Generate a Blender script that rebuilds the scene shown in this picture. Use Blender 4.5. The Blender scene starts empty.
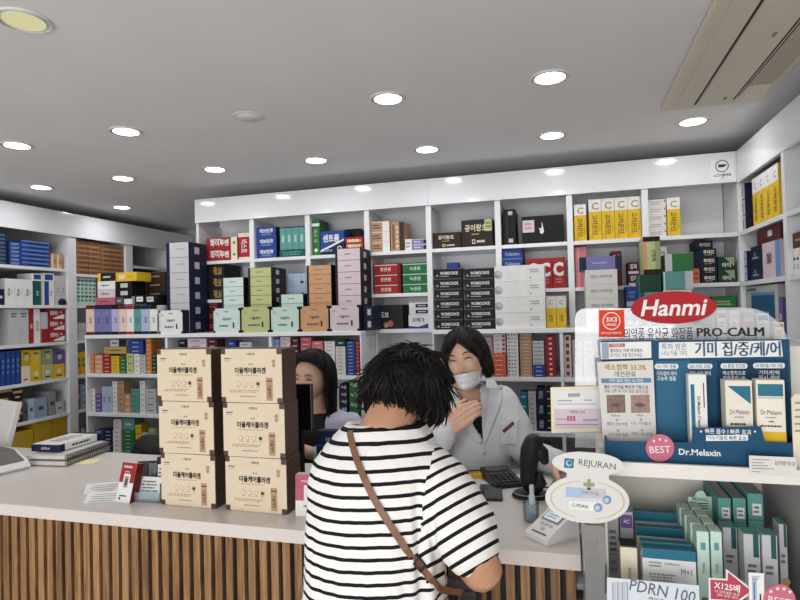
import bpy, bmesh, math, random
from mathutils import Vector, Matrix, Euler
from mathutils.bvhtree import BVHTree
from mathutils import noise as mnoise
random.seed(7)
SC = bpy.context.scene
C = SC.collection
R = math.radians

# ------------------------------------------------------------------ camera
FPX, YAW, PIT, ROL = 571.5, R(16.0), R(1.04), R(-1.43)
EYE = Vector((0, 0, 1.55))
FWD = Vector((-math.sin(YAW) * math.cos(PIT), math.cos(YAW) * math.cos(PIT), math.sin(PIT)))
_r = Vector((math.cos(YAW), math.sin(YAW), 0)); _u = _r.cross(FWD)
RGT = _r * math.cos(ROL) + _u * math.sin(ROL); UPV = RGT.cross(FWD)
cam = bpy.data.objects.new('camera', bpy.data.cameras.new('camera')); C.objects.link(cam)
m3 = Matrix((RGT, UPV, -FWD)).transposed()
cam.matrix_world = Matrix.Translation(EYE) @ m3.to_4x4()
cam.data.sensor_width = 36.0; cam.data.lens = FPX / 800 * 36.0
cam.data.clip_start = 0.02; cam.data.clip_end = 100
SC.camera = cam

# ------------------------------------------------------------------ light and exposure
SC.view_settings.view_transform = 'Standard'
SC.view_settings.look = 'None'
SC.view_settings.gamma = 1.0
SC.view_settings.use_curve_mapping = False
SC.view_settings.exposure = -0.15
world = bpy.data.worlds.new('world'); SC.world = world; world.use_nodes = True
bg = world.node_tree.nodes['Background']; bg.inputs[0].default_value = (0.93, 0.96, 1.0, 1); bg.inputs[1].default_value = 0.65
DAY = bpy.data.lights.new('daylight', 'AREA'); DAY.shape = 'RECTANGLE'; DAY.size = 3.8; DAY.size_y = 2.0
DAY.energy = 122; DAY.color = (1.0, 0.992, 0.985)
dayo = bpy.data.objects.new('daylight', DAY); C.objects.link(dayo)
dayo.location = (-.95, -2.9, 1.25); dayo.rotation_euler = (R(90), 0, 0)
LAMP_W = 1.65
try:
    SC.cycles.use_denoising = True
    SC.cycles.max_bounces = 8; SC.cycles.transparent_max_bounces = 16
    SC.cycles.sample_clamp_indirect = 6.0
except Exception:
    pass

# ------------------------------------------------------------------ pixel back to world on a real plane
def ray(px, py): return FWD + RGT * ((px - 400) / FPX) - UPV * ((py - 300) / FPX)
def at(px, py, ax, v):
    d = ray(px, py); i = 'xyz'.index(ax); return EYE + d * ((v - EYE[i]) / d[i])
def colm(px, ax, plane, z):
    """coordinate along a wall plane (y = plane or x = plane) of the point at height z seen in column px"""
    k = RGT * FPX - FWD * (px - 400)
    if ax == 'y': return -(k.y * plane + k.z * (z - EYE.z)) / k.x
    return -(k.x * plane + k.z * (z - EYE.z)) / k.y
def rowz(py, x, y):
    """height of the point above (x, y) seen in row py"""
    k = UPV * FPX + FWD * (py - 300)
    return EYE.z - (k.x * x + k.y * y) / k.z

# ------------------------------------------------------------------ materials
def lin(c):
    return tuple(((v / 255) / 12.92 if v / 255 <= 0.04045 else ((v / 255 + 0.055) / 1.055) ** 2.4) for v in c)
_m = {}
def mat(name, col, rough=0.5, spec=0.5, metal=0.0, bump=0.0, bscale=200, var=0.0, vscale=20, emit=0.0, coat=0.0, sss=0.0, sheen=0.0):
    if name in _m: return _m[name]
    m = bpy.data.materials.new(name); m.use_nodes = True; nt = m.node_tree; b = nt.nodes['Principled BSDF']
    L = lin(col)
    b.inputs['Base Color'].default_value = (*L, 1); b.inputs['Roughness'].default_value = rough
    b.inputs['Metallic'].default_value = metal
    b.inputs['Specular IOR Level'].default_value = spec
    if coat: b.inputs['Coat Weight'].default_value = coat; b.inputs['Coat Roughness'].default_value = 0.08
    if sss:
        b.inputs['Subsurface Weight'].default_value = sss; b.inputs['Subsurface Radius'].default_value = (0.012, 0.005, 0.003); b.inputs['Subsurface Scale'].default_value = 0.6
    if sheen: b.inputs['Sheen Weight'].default_value = sheen
    if emit:
        b.inputs['Emission Color'].default_value = (*L, 1); b.inputs['Emission Strength'].default_value = emit
    tc = nt.nodes.new('ShaderNodeTexCoord')
    n = nt.nodes.new('ShaderNodeTexNoise'); n.inputs['Scale'].default_value = vscale; n.inputs['Detail'].default_value = 3
    nt.links.new(tc.outputs['Object'], n.inputs['Vector'])
    if var:
        mx = nt.nodes.new('ShaderNodeMixRGB'); mx.blend_type = 'MULTIPLY'
        rp = nt.nodes.new('ShaderNodeMapRange'); rp.inputs[1].default_value = 0.3; rp.inputs[2].default_value = 0.7
        rp.inputs[3].default_value = 1 - var; rp.inputs[4].default_value = 1 + var
        nt.links.new(n.outputs[0], rp.inputs[0]); mx.inputs[0].default_value = 1; mx.inputs[1].default_value = (*L, 1)
        nt.links.new(rp.outputs[0], mx.inputs[2]); nt.links.new(mx.outputs[0], b.inputs['Base Color'])
    if bump:
        n2 = nt.nodes.new('ShaderNodeTexNoise'); n2.inputs['Scale'].default_value = bscale; n2.inputs['Detail'].default_value = 2
        nt.links.new(tc.outputs['Object'], n2.inputs['Vector'])
        bp = nt.nodes.new('ShaderNodeBump'); bp.inputs['Strength'].default_value = bump; bp.inputs['Distance'].default_value = 0.002
        nt.links.new(n2.outputs[0], bp.inputs['Height']); nt.links.new(bp.outputs[0], b.inputs['Normal'])
    _m[name] = m
    return m
PAL = dict(white=(232, 232, 230), paper=(222, 220, 214), cream=(232, 220, 194), black=(22, 21, 22), dark=(38, 35, 36), brown=(70, 48, 36), dbrown=(48, 36, 32),
    navy=(26, 34, 66), blue=(40, 72, 158), lblue=(168, 190, 220), sky=(110, 150, 205), teal=(90, 158, 152), dteal=(30, 88, 84), green=(38, 118, 62), dgreen=(24, 66, 48),
    mint=(205, 226, 222), lime=(190, 196, 130), orange=(212, 156, 110), dorange=(212, 120, 62), red=(176, 36, 44), dred=(120, 26, 34), maroon=(92, 26, 34), rose=(196, 92, 112),
    pink=(218, 198, 209), hpink=(226, 120, 128), lilac=(186, 178, 222), violet=(122, 122, 186), purple=(112, 84, 160), peach=(236, 206, 186), yellow=(232, 186, 26), dyellow=(200, 158, 20), gold=(190, 156, 84),
    grey=(150, 150, 152), lgrey=(196, 196, 198), dgrey=(86, 86, 90), tan=(190, 150, 112), wood=(150, 100, 62), silver=(190, 192, 196), mauve=(176, 140, 158), gblue=(150, 168, 188),
    xmint=(196, 224, 210), coral=(222, 92, 62), seablue=(36, 118, 146), mel=(34, 92, 132), ink=(50, 48, 50), moss=(150, 160, 120))
def pm(key):
    """printed card of a palette colour"""
    c = PAL[key]; y = .3 * c[0] + .59 * c[1] + .11 * c[2]
    return mat('card_' + key, tuple((v * .87 + y * .13) * .97 for v in c), 0.52, 0.22, var=0.04, vscale=30)
WHITE = mat('white_laminate', (226, 227, 230), 0.30, 0.5, var=0.015, vscale=6)
FASCIA = mat('gloss_white_panel', (232, 234, 238), 0.10, 0.55, var=0.01, vscale=4)
PLAST_W = mat('white_plastic', (226, 226, 224), 0.35)
PLAST_B = mat('black_plastic', (20, 20, 22), 0.38)
METAL = mat('brushed_steel', (170, 170, 172), 0.3, metal=1.0)

def acrylic(name, tint=(0.96, 0.98, 0.98), gl=0.10, haze=0.0):
    if name in _m: return _m[name]
    m = bpy.data.materials.new(name); m.use_nodes = True; nt = m.node_tree; nt.nodes.clear()
    o = nt.nodes.new('ShaderNodeOutputMaterial'); t = nt.nodes.new('ShaderNodeBsdfTransparent'); t.inputs[0].default_value = (*tint, 1)
    g = nt.nodes.new('ShaderNodeBsdfGlossy'); g.inputs['Roughness'].default_value = 0.04
    fr = nt.nodes.new('ShaderNodeFresnel'); fr.inputs[0].default_value = 1.49
    ad = nt.nodes.new('ShaderNodeMath'); ad.operation = 'ADD'; ad.inputs[1].default_value = gl; ad.use_clamp = True
    nt.links.new(fr.outputs[0], ad.inputs[0])
    x = nt.nodes.new('ShaderNodeMixShader'); nt.links.new(ad.outputs[0], x.inputs[0]); nt.links.new(t.outputs[0], x.inputs[1]); nt.links.new(g.outputs[0], x.inputs[2])
    last = x
    if haze:
        d = nt.nodes.new('ShaderNodeBsdfDiffuse'); d.inputs[0].default_value = (0.85, 0.88, 0.9, 1)
        y = nt.nodes.new('ShaderNodeMixShader'); y.inputs[0].default_value = haze
        nt.links.new(x.outputs[0], y.inputs[1]); nt.links.new(d.outputs[0], y.inputs[2]); last = y
    nt.links.new(last.outputs[0], o.inputs[0]); _m[name] = m
    return m
ACR = acrylic('clear_acrylic')
ACRH = acrylic('scuffed_acrylic', (0.94, 0.96, 0.97), 0.10, 0.22)

# ------------------------------------------------------------------ mesh building
class MB:
    def __init__(s): s.v = []; s.f = []; s.mi = []; s.ms = []
    def m(s, mt):
        if mt not in s.ms: s.ms.append(mt)
        return s.ms.index(mt)
    def raw(s, vs, fs, mt, M=None):
        b = len(s.v); k = s.m(mt)
        s.v += [(M @ Vector(v)) if M else Vector(v) for v in vs]
        for f in fs: s.f.append([i + b for i in f]); s.mi.append(k)
        return s
    def box(s, x0, x1, y0, y1, z0, z1, mt, bev=0.0, M=None):
        if bev <= 0:
            vs = [(x, y, z) for z in (z0, z1) for y in (y0, y1) for x in (x0, x1)]
            fs = [(0, 2, 3, 1), (4, 5, 7, 6), (0, 1, 5, 4), (2, 6, 7, 3), (0, 4, 6, 2), (1, 3, 7, 5)]
            return s.raw(vs, fs, mt, M)
        bm = bmesh.new(); bmesh.ops.create_cube(bm, size=1)
        for v in bm.verts: v.co = Vector(((x0 + x1) / 2 + v.co.x * (x1 - x0), (y0 + y1) / 2 + v.co.y * (y1 - y0), (z0 + z1) / 2 + v.co.z * (z1 - z0)))
        bmesh.ops.bevel(bm, geom=bm.edges[:], offset=bev, segments=2, affect='EDGES', profile=0.5)
        s.bm(bm, mt, M); bm.free(); return s
    def bm(s, bm, mt, M=None):
        bm.verts.index_update()
        return s.raw([v.co.copy() for v in bm.verts], [[v.index for v in f.verts] for f in bm.faces], mt, M)
    def lathe(s, prof, mt, n=24, M=None, sx=1, sy=1, caps=True):
        """prof: (radius, z) from bottom to top about z, closed at both ends"""
        vs = []; fs = []
        for r, z in prof:
            for i in range(n): a = 2 * math.pi * i / n; vs.append((r * sx * math.cos(a), r * sy * math.sin(a), z))
        for j in range(len(prof) - 1):
            for i in range(n): k = (i + 1) % n; fs.append((j * n + i, j * n + k, (j + 1) * n + k, (j + 1) * n + i))
        if caps: fs.append(tuple(range(n - 1, -1, -1))); fs.append(tuple((len(prof) - 1) * n + i for i in range(n)))
        return s.raw(vs, fs, mt, M)
    def prism(s, pts, t0, t1, mt, M=None):
        """outline in x,z extruded along y from t0 to t1"""
        n = len(pts)
        vs = [(p[0], t0, p[1]) for p in pts] + [(p[0], t1, p[1]) for p in pts]
        fs = [tuple(range(n)), tuple(range(2 * n - 1, n - 1, -1))] + [(i, n + i, n + (i + 1) % n, (i + 1) % n) for i in range(n)]
        return s.raw(vs, fs, mt, M)
    def tube(s, pts, rad, mt, n=10, M=None, cap=True):
        v, f = tube_geo(pts, rad, n, cap); return s.raw(v, f, mt, M)
    def text(s, body, mt, M, h, bold=0.0, shear=0.0, maxw=None, align=0.5):
        """flat lettering in the local x,z plane facing -y; h = cap-ish height, anchored at its centre"""
        vs, fs, w, hh = text_geo(body, bold, shear)
        if w <= 0: return s
        k = h / 0.72; kx = k
        if maxw and w * k > maxw: kx = maxw / w
        s.raw([((x - w * align) * kx, 0, (y - hh / 2) * k) for x, y in vs], fs, mt, M)
        return s
    def mesh(s, name, smooth=False):
        me = bpy.data.meshes.new(name); me.from_pydata([tuple(v) for v in s.v], [], s.f)
        for x in s.ms: me.materials.append(x)
        me.polygons.foreach_set('material_index', s.mi)
        if smooth: me.polygons.foreach_set('use_smooth', [True] * len(me.polygons))
        me.update(); return me
    def obj(s, name, parent=None, smooth=False, world=True):
        """link as one mesh object; under a parent the points given in world space are moved into its space"""
        if parent is not None and world:
            Mw = parent.matrix_basis.copy(); q = parent.parent
            while q is not None: Mw = q.matrix_basis @ Mw; q = q.parent
            inv = Mw.inverted(); s.v = [inv @ v for v in s.v]
        o = bpy.data.objects.new(name, s.mesh(name, smooth)); C.objects.link(o)
        if parent is not None: o.parent = parent
        if smooth:
            md = o.modifiers.new('edge', 'EDGE_SPLIT'); md.split_angle = R(40)
        return o
def tube_geo(pts, rad, n=10, cap=True):
    P = [Vector(p) for p in pts]; rr = list(rad) if hasattr(rad, '__len__') else [rad] * len(P)
    T = []
    for i in range(len(P)):
        t = (P[min(i + 1, len(P) - 1)] - P[max(i - 1, 0)])
        T.append(t.normalized() if t.length > 1e-9 else Vector((0, 0, 1)))
    rings = [(P[i], T[i], rr[i]) for i in range(len(P))]
    if cap:
        a = [(P[0] - T[0] * rr[0] * math.sin(k), T[0], rr[0] * math.cos(k)) for k in (1.45, 1.0, 0.5)]
        b = [(P[-1] + T[-1] * rr[-1] * math.sin(k), T[-1], rr[-1] * math.cos(k)) for k in (0.5, 1.0, 1.45)]
        rings = a + rings + b
    up = Vector((0, 0, 1)) if abs(rings[0][1].z) < 0.9 else Vector((1, 0, 0))
    vs = []; fs = []
    for c, t, r in rings:
        x = up.cross(t)
        if x.length < 1e-6: x = Vector((1, 0, 0)).cross(t)
        x.normalize(); y = t.cross(x); up = y
        for i in range(n): a = 2 * math.pi * i / n; vs.append(c + (x * math.cos(a) + y * math.sin(a)) * r)
    for j in range(len(rings) - 1):
        for i in range(n): k = (i + 1) % n; fs.append((j * n + i, j * n + k, (j + 1) * n + k, (j + 1) * n + i))
    fs.append(tuple(range(n - 1, -1, -1))); fs.append(tuple((len(rings) - 1) * n + i for i in range(n)))
    return vs, fs
_tc = {}
def text_geo(body, bold=0.0, shear=0.0):
    key = (body, bold, shear)
    if key in _tc: return _tc[key]
    cu = bpy.data.curves.new('t', 'FONT'); cu.body = body; cu.size = 1; cu.resolution_u = 2; cu.offset = bold; cu.shear = shear
    o = bpy.data.objects.new('t', cu); C.objects.link(o)
    dg = bpy.context.evaluated_depsgraph_get(); me = bpy.data.meshes.new_from_object(o.evaluated_get(dg))
    vs = [(v.co.x, v.co.y) for v in me.vertices]; fs = [tuple(reversed(p.vertices)) if p.normal.z < 0 else tuple(p.vertices) for p in me.polygons]
    bpy.data.objects.remove(o); bpy.data.curves.remove(cu); bpy.data.meshes.remove(me)
    if vs:
        x0 = min(v[0] for v in vs); y0 = min(v[1] for v in vs); vs = [(x - x0, y - y0) for x, y in vs]
        w = max(v[0] for v in vs); h = max(v[1] for v in vs)
    else: w = h = 0
    _tc[key] = (vs, fs, w, h)
    return _tc[key]
def tag(o, label, cat, group=None, kind=None):
    if label: o['label'] = label
    if cat: o['category'] = cat
    if group: o['group'] = group
    if kind: o['kind'] = kind
    if label and not 4 <= len(label.split()) <= 16: print('LABEL LENGTH', len(label.split()), label)
    return o
def thing(name, label, cat, loc=(0, 0, 0), rotz=0.0, group=None):
    o = bpy.data.objects.new(name, None); C.objects.link(o); o.location = loc; o.rotation_euler = (0, 0, rotz)
    o.empty_display_size = 0.05
    o.matrix_basis = Matrix.Translation(Vector(loc)) @ Matrix.Rotation(rotz, 4, 'Z')
    return tag(o, label, cat, group)
def structure(name, mb):
    o = mb.obj(name); o['kind'] = 'structure'; return o
def copy_tree(o, parent=None):
    c = o.copy(); C.objects.link(c)
    if parent is not None: c.parent = parent
    for ch in list(o.children): copy_tree(ch, c)
    return c

# ------------------------------------------------------------------ room shell
XL, XR, YB, YF, ZC = -3.95, 1.22, 5.0, -3.0, 2.42
ceil_m = mat('ceiling_paint', (236, 235, 236), 0.8, 0.2, var=0.02, vscale=3)
wall_m = mat('wall_paint', (208, 207, 205), 0.7, 0.3, var=0.02, vscale=3)
floor_m = mat('floor_tile', (196, 190, 182), 0.35, 0.5, var=0.06, vscale=5)
structure('floor', MB().box(XL - .1, XR + .1, YF, YB + .1, -.1, 0, floor_m))
structure('ceiling', MB().box(XL - .1, XR + .1, YF, YB + .1, ZC, ZC + .1, ceil_m))
structure('wall_left', MB().box(XL - .1, XL, YF, YB + .1, 0, ZC, wall_m))
structure('wall_right', MB().box(XR, XR + .1, YF, YB + .1, 0, ZC, wall_m))
structure('wall_back', MB().box(XL, XR, YB, YB + .1, 0, ZC, wall_m))

# ceiling lights
trim_m = mat('light_trim', (226, 226, 224), 0.4)
led = mat('led_lens', (255, 252, 246), 0.4, emit=14.0)
led_dim = mat('dim_lens', (214, 208, 160), 0.4, emit=0.55)
def downlight(px, py, label, dim=False, lamp=True):
    p = at(px, py, 'z', ZC)
    t = thing('ceiling_light', label, 'ceiling light', (p.x, p.y, ZC), 0, 'round ceiling lights')
    r = 0.056
    vs = MB().lathe([(r + .014, -.006), (r + .017, -.003), (r + .017, -.0005), (r + .001, -.0005), (r, -.0055)], trim_m, 32, caps=False)
    vs.obj('trim_ring', t, True, False)
    MB().lathe([(r, -.0045), (r, -.0012)], led_dim if dim else led, 32).obj('lens', t, False, False)
    if lamp and not dim:
        L = bpy.data.lights.new('lamp', 'AREA'); L.shape = 'DISK'; L.size = 0.1; L.energy = LAMP_W; L.color = (0.98, 0.99, 1.0); L.spread = R(165)
        lo = bpy.data.objects.new('lamp', L); C.objects.link(lo); lo.parent = t; lo.location = (0, 0, -.009)
    return t
for px, py, lb in [(17, 145, 'round ceiling light at the far left of the middle row'), (126, 131, 'round ceiling light second from the left in the middle row'),
    (388, 98, 'round ceiling light right of the flat ceiling cover'), (550, 77, 'large bright ceiling light above the upright folder bay'),
    (41, 187, 'small ceiling light nearest the left wall shelving'), (123, 178, 'small ceiling light second from left in the back row'),
    (215, 169, 'small ceiling light above the left end of the back shelving'), (316, 160, 'small ceiling light fourth from left in the back row'),
    (427, 149, 'small ceiling light third from right in the back row'), (552, 135, 'small ceiling light second from right in the back row'),
    (693, 121, 'ceiling light just beyond the air conditioner'), (122, 207, 'farthest small ceiling light over the passage at the left')]:
    downlight(px, py, lb)
downlight(24, 20, 'dim yellowish ceiling light at the upper left corner', True)
p = at(249, 116.5, 'z', ZC)
t = thing('ceiling_cover', 'flat round white ceiling cover plate left of a bright light', 'cover plate', (p.x, p.y, ZC))
MB().lathe([(.062, -.005), (.07, -.002), (.07, -.0003)], trim_m, 32).obj('plate', t, True, False)
MB().lathe([(.05, -.0075), (.052, -.006), (.052, -.0052)], ceil_m, 32).obj('disc', t, True, False)

# ceiling cassette air conditioner
ac_m = mat('aircon_plastic', (220, 210, 194), 0.45, var=0.02); ac_d = mat('aircon_slot', (28, 27, 27), 0.6)
c0 = at(661, 106, 'z', ZC); c1 = at(762, 97, 'z', ZC)
ax0, ax1, ay1 = c0.x, c1.x, (c0.y + c1.y) / 2; ay0 = ay1 - 1.15
t = thing('air_conditioner', 'beige ceiling cassette air conditioner above the right shelving', 'air conditioner', ((ax0 + ax1) / 2, (ay0 + ay1) / 2, ZC))
MB().box(ax0, ax1, ay0, ay1, ZC - .022, ZC - .0003, ac_m, .008).obj('panel', t)
W = ax1 - ax0
MB().box(ax0 + W * .12, ax0 + W * .30, ay0 + .06, ay1 - .06, ZC - .027, ZC - .0215, ac_m, .002).obj('louver', t)
MB().box(ax0 + W * .305, ax0 + W * .325, ay0 + .06, ay1 - .05, ZC - .0235, ZC - .0215, ac_d).obj('air_slot', t)
MB().box(ax0 + W * .335, ax0 + W * .665, ay0 + .06, ay1 - .06, ZC - .026, ZC - .0215, ac_m, .002).obj('centre_panel', t)
MB().box(ax0 + W * .67, ax0 + W * .685, ay0 + .06, ay1 - .06, ZC - .0235, ZC - .0215, ac_d).obj('air_slot', t)
g = MB(); n = 34
g.box(ax0 + W * .70, ax0 + W * .93, ay0 + .1, ay1 - .1, ZC - .0232, ZC - .0215, ac_d)
gr = g.obj('intake_grille', t)
s_ = MB()
for i in range(12):
    xx = ax0 + W * (.71 + .0185 * i); s_.box(xx, xx + W * .009, ay0 + .11, ay1 - .22, ZC - .027, ZC - .0232, ac_m)
for i in range(9):
    yy = ay1 - .215 + i * .0125; s_.box(ax0 + W * .705, ax0 + W * .925, yy, yy + .007, ZC - .027, ZC - .0232, ac_m)
s_.obj('grille_slats', gr, False, False) if False else s_.obj('grille_slats', t)
for yy in (ay0 + .45, ay1 - .12): MB().box(ax0 + W * .56, ax0 + W * .585, yy, yy + .03, ZC - .0285, ZC - .0262, mat('clip_grey', (130, 126, 120), .5), .001).obj('clip', t)

# ------------------------------------------------------------------ shelving
def frame_unit(name, label, axis_boxes):
    t = thing(name, label, 'shelving', axis_boxes['loc'])
    for nm, mt, boxes in axis_boxes['parts']:
        for b in boxes: MB().box(*b, mt, .0015).obj(nm, t)
    return t
UY, UB = 3.40, 3.68              # upper unit front and back
S1, S2, LEDGE = 1.920, 1.656, 1.436
L1, L2, L3, L4 = 1.176, 0.915, 0.650, 0.385
ux = [-2.427, -1.998, -1.590, -1.182, -0.782, -0.363, 0.045, 0.445, 0.895]
T = .022
parts = [('fascia', FASCIA, [(ux[0], ux[4], UY - .012, UY + .008, 2.186, 2.348), (ux[4] + .001, .897, UY - .012, UY + .008, 2.186, 2.348)]),
         ('top_panel', WHITE, [(ux[0], .897, UY + .008, UB, 2.326, 2.346)]),
         ('back_panel', WHITE, [(ux[0], .897, UB, UB + .012, LEDGE, 2.346)])]
up = [(ux[0], ux[0] + .02, UY, UB, LEDGE + .0005, 2.186)] + [(x - .017, x + .017, UY, UB, LEDGE + .0005, 2.186) for x in ux[1:8]]
parts.append(('upright', WHITE, up))
sh = []
for i in range(8):
    a = ux[i] + (.02 if i == 0 else .017); b = ux[i + 1] - (.017 if i < 7 else -.002)
    for z in (S1, S2): sh.append((a, b, UY + .002, UB, z - T, z))
parts.append(('shelf', WHITE, sh))
frame_unit('wall_shelving', 'long white open shelving with glossy fascia along the back', dict(loc=(-.77, UY, LEDGE), parts=parts))

def low_unit(label, xs, y0, top, rows, wide=.018, ends=True):
    t = thing('base_shelving', label, 'shelving', ((xs[0] + xs[-1]) / 2, y0, 0))
    MB().box(xs[0], xs[-1], y0 - .004, UB + .012, top - .024, top, WHITE, .002).obj('top_panel', t)
    for x in xs:
        MB().box(max(x - wide / 2, xs[0]), min(x + wide / 2, xs[-1]), y0, UB, 0, top - .0245, WHITE, .001).obj('upright', t)
    for i in range(len(xs) - 1):
        for z in rows: MB().box(xs[i] + wide / 2, xs[i + 1] - wide / 2, y0 + .003, UB, z - T, z, WHITE, .001).obj('shelf', t)
    MB().box(xs[0], xs[-1], UB, UB + .012, 0, top - .0245, WHITE).obj('back_panel', t)
    return t
LY = 3.12
lx = [-3.11, -2.466, -1.722, -1.134]
low_unit('white low shelving with three bays left of the stooping customer', lx, LY, LEDGE, (L1, L2, L3, L4, .1))
low_unit('narrow set-back white shelving bay behind the curly haired customer', [-1.132, -.715], UY - .02, LEDGE, (L1, L2, L3, L4, .1))
low_unit('white low shelving behind the white-coated pharmacist', [-.713, -.019, .44, .895], LY, LEDGE, (L1, L2 - .03, L3, L4, .1))

# left wall unit (front faces +x)
WX = -3.60
ly = [2.82, 3.50, 4.10, 4.62]
t = thing('side_shelving', 'white full-height shelving along the left wall', 'shelving', (WX, 3.7, 0))
MB().box(WX - .008, WX + .012, 2.2, 4.98, 2.174, 2.352, FASCIA, .0015).obj('fascia', t)
MB().box(XL, WX - .008, 2.2, 4.98, 2.33, 2.35, WHITE).obj('top_panel', t)
for y in [2.22] + ly: MB().box(XL + .002, WX, y - (.018 if y < 3 else .04), y + (.018 if y < 3 else .04), 0, 2.3295, WHITE, .001).obj('upright', t)
LS = {0: (1.925, 1.652, 1.38, 1.11, .845, .58, .31), 1: (1.895, 1.652, 1.38, 1.11, .845, .58, .31), 2: (2.0, 1.87, 1.65, 1.38, 1.11, .845, .58, .31)}
for b in range(3):
    a0 = ly[b] + (.018 if b == 0 else .04); a1 = ly[b + 1] - .04
    for z in LS[b]: MB().box(XL + .002, WX - .002, a0, a1, z - T, z, WHITE, .001).obj('shelf', t)
for z in LS[0]: MB().box(XL + .002, WX - .002, 2.238, 2.802, z - T, z, WHITE, .001).obj('shelf', t)

# right wall unit (front faces -x)
RX = .90
ry = [3.68, 2.75, 2.10, 1.62]
t = thing('side_shelving', 'white full-height shelving along the right wall', 'shelving', (RX, 2.6, 0))
MB().box(RX - .004, RX + .016, 1.6, 3.385, 2.176, 2.345, FASCIA, .0015).obj('fascia', t)
MB().box(RX + .016, XR - .002, 1.6, 3.69, 2.325, 2.343, WHITE).obj('top_panel', t)
for y in ry[1:]: MB().box(RX, XR - .002, y - .018, y + .018, 0, 2.3245, WHITE, .001).obj('upright', t)
MB().box(RX, XR - .002, 3.40, 3.70, 0, 2.3245, WHITE, .001).obj('upright', t)
for a, b in ((2.768, 3.40), (2.118, 2.732), (1.638, 2.082)):
    for z in (1.92, 1.656, 1.39, 1.12, .85, .58, .31): MB().box(RX + .002, XR - .002, a, b, z - T, z, WHITE, .001).obj('shelf', t)

# CCTV notice on the fascia
pa = at(711, 180, 'y', UY - .0125); pb = at(733, 159, 'y', UY - .0125)
t = thing('camera_notice', 'white square security camera notice on the fascia near the corner', 'notice', ((pa.x + pb.x) / 2, UY - .0125, pa.z))
cx, cz = (pa.x + pb.x) / 2, (pa.z + pb.z) / 2
MB().box(pa.x, pb.x, UY - .0145, UY - .0125, pa.z, pb.z, mat('sticker_white', (240, 240, 240), .4)).obj('card', t)
ink = mat('ink_black', (28, 27, 28), .5)
g = MB(); FR = UY - .0149
for k in range(28):
    a0 = 2 * math.pi * k / 28; a1 = 2 * math.pi * (k + 1) / 28
    q = [(cx + r * math.cos(a), FR, cz + .018 + r * math.sin(a)) for r, a in ((.028, a0), (.028, a1), (.0325, a1), (.0325, a0))]
    g.raw(q, [(0, 1, 2, 3)], ink)
g.raw([(cx - .018, FR, cz + .012), (cx + .008, FR, cz + .012), (cx + .02, FR, cz + .02), (cx + .02, FR, cz + .026), (cx - .018, FR, cz + .028)], [(0, 1, 2, 3, 4)], ink)
g.text('CCTV촬영중', ink, Matrix.Translation((cx, FR, cz - .03)), .013, .02, 0, .085)
g.text('녹화중', ink, Matrix.Translation((cx, FR, cz - .046)), .006)
g.obj('printing', t)

# ------------------------------------------------------------------ printed cartons
def face_pt(face, u, v, w, d, h, e):
    if face == 'F': return (-w / 2 + u * w, -d / 2 - e, v * h)
    if face == 'R': return (w / 2 + e, -d / 2 + u * d, v * h)
    if face == 'L': return (-w / 2 - e, d / 2 - u * d, v * h)
    return (-w / 2 + u * w, -d / 2 + v * d, h + e)
def face_M(face, u, v, w, d, h, e, vert=False):
    p = Vector(face_pt(face, u, v, w, d, h, e))
    rot = {'F': Matrix.Identity(4), 'R': Matrix.Rotation(R(90), 4, 'Z'), 'L': Matrix.Rotation(R(-90), 4, 'Z'), 'T': Matrix.Rotation(R(-90), 4, 'X')}[face]
    M = Matrix.Translation(p) @ rot
    if vert: M = M @ Matrix.Rotation(R(90), 4, 'Y')
    return M
def decorate(g, deco, w, d, h, e0=.0004):
    for i, el in enumerate(deco):
        k, face = el[0], el[1]; e = e0 + i * .00006
        fw, fh = (w, h) if face == 'F' else ((w, d) if face == 'T' else (d, h))
        if k == 'r':
            u0, v0, u1, v1, c = el[2:7]
            g.raw([face_pt(face, u, v, w, d, h, e) for u, v in ((u0, v0), (u1, v0), (u1, v1), (u0, v1))], [(0, 1, 2, 3)], pm(c))
        elif k == 'p':
            g.raw([face_pt(face, u, v, w, d, h, e) for u, v in el[2]], [tuple(range(len(el[2])))], pm(el[3]))
        elif k == 'e':
            u, v, r, c = el[2:6]; n = 20
            g.raw([face_pt(face, u + r / fw * math.cos(2 * math.pi * j / n), v + r / fh * math.sin(2 * math.pi * j / n), w, d, h, e) for j in range(n)], [tuple(range(n))], pm(c))
        elif k == 't' or k == 'v':                    # lettering, 'v' reads down the face
            u, v, hh, c, body = el[2:7]; mw = el[7] if len(el) > 7 else .86; bold = el[8] if len(el) > 8 else .015
            if k == 't': g.text(body, pm(c), face_M(face, u, v, w, d, h, e), hh * fh, bold, 0, mw * fw)
            else: g.text(body, pm(c), face_M(face, u, v, w, d, h, e, True), hh * fw, bold, 0, mw * fh)
        elif k == 'l':                                # rows of print too small to read
            u0, v0, u1, v1, n, c = el[2:8]; rnd = random.Random(n * 31 + int(w * 9000))
            for q in range(n):
                vc = v1 - (q + .5) * (v1 - v0) / n; th = (v1 - v0) / n * .27; u = u0 + (u1 - u0) * rnd.uniform(0, .12); ue = u1 - (u1 - u0) * rnd.uniform(0, .25)
                while u < ue:
                    du = (u1 - u0) * rnd.uniform(.04, .13); du = min(du, ue - u + .001)
                    g.raw([face_pt(face, a, b, w, d, h, e) for a, b in ((u, vc - th), (u + du, vc - th), (u + du, vc + th), (u, vc + th))], [(0, 1, 2, 3)], pm(c)); u += du + (u1 - u0) * .03
def carton_mesh(name, w, d, h, col, deco=(), bev=.0012):
    g = MB(); g.box(-w / 2, w / 2, -d / 2, d / 2, 0, h, pm(col), min(bev, w * .1, h * .1)); decorate(g, deco, w, d, h); return g
def is_deco(d): return [list(x) for x in d]

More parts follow.
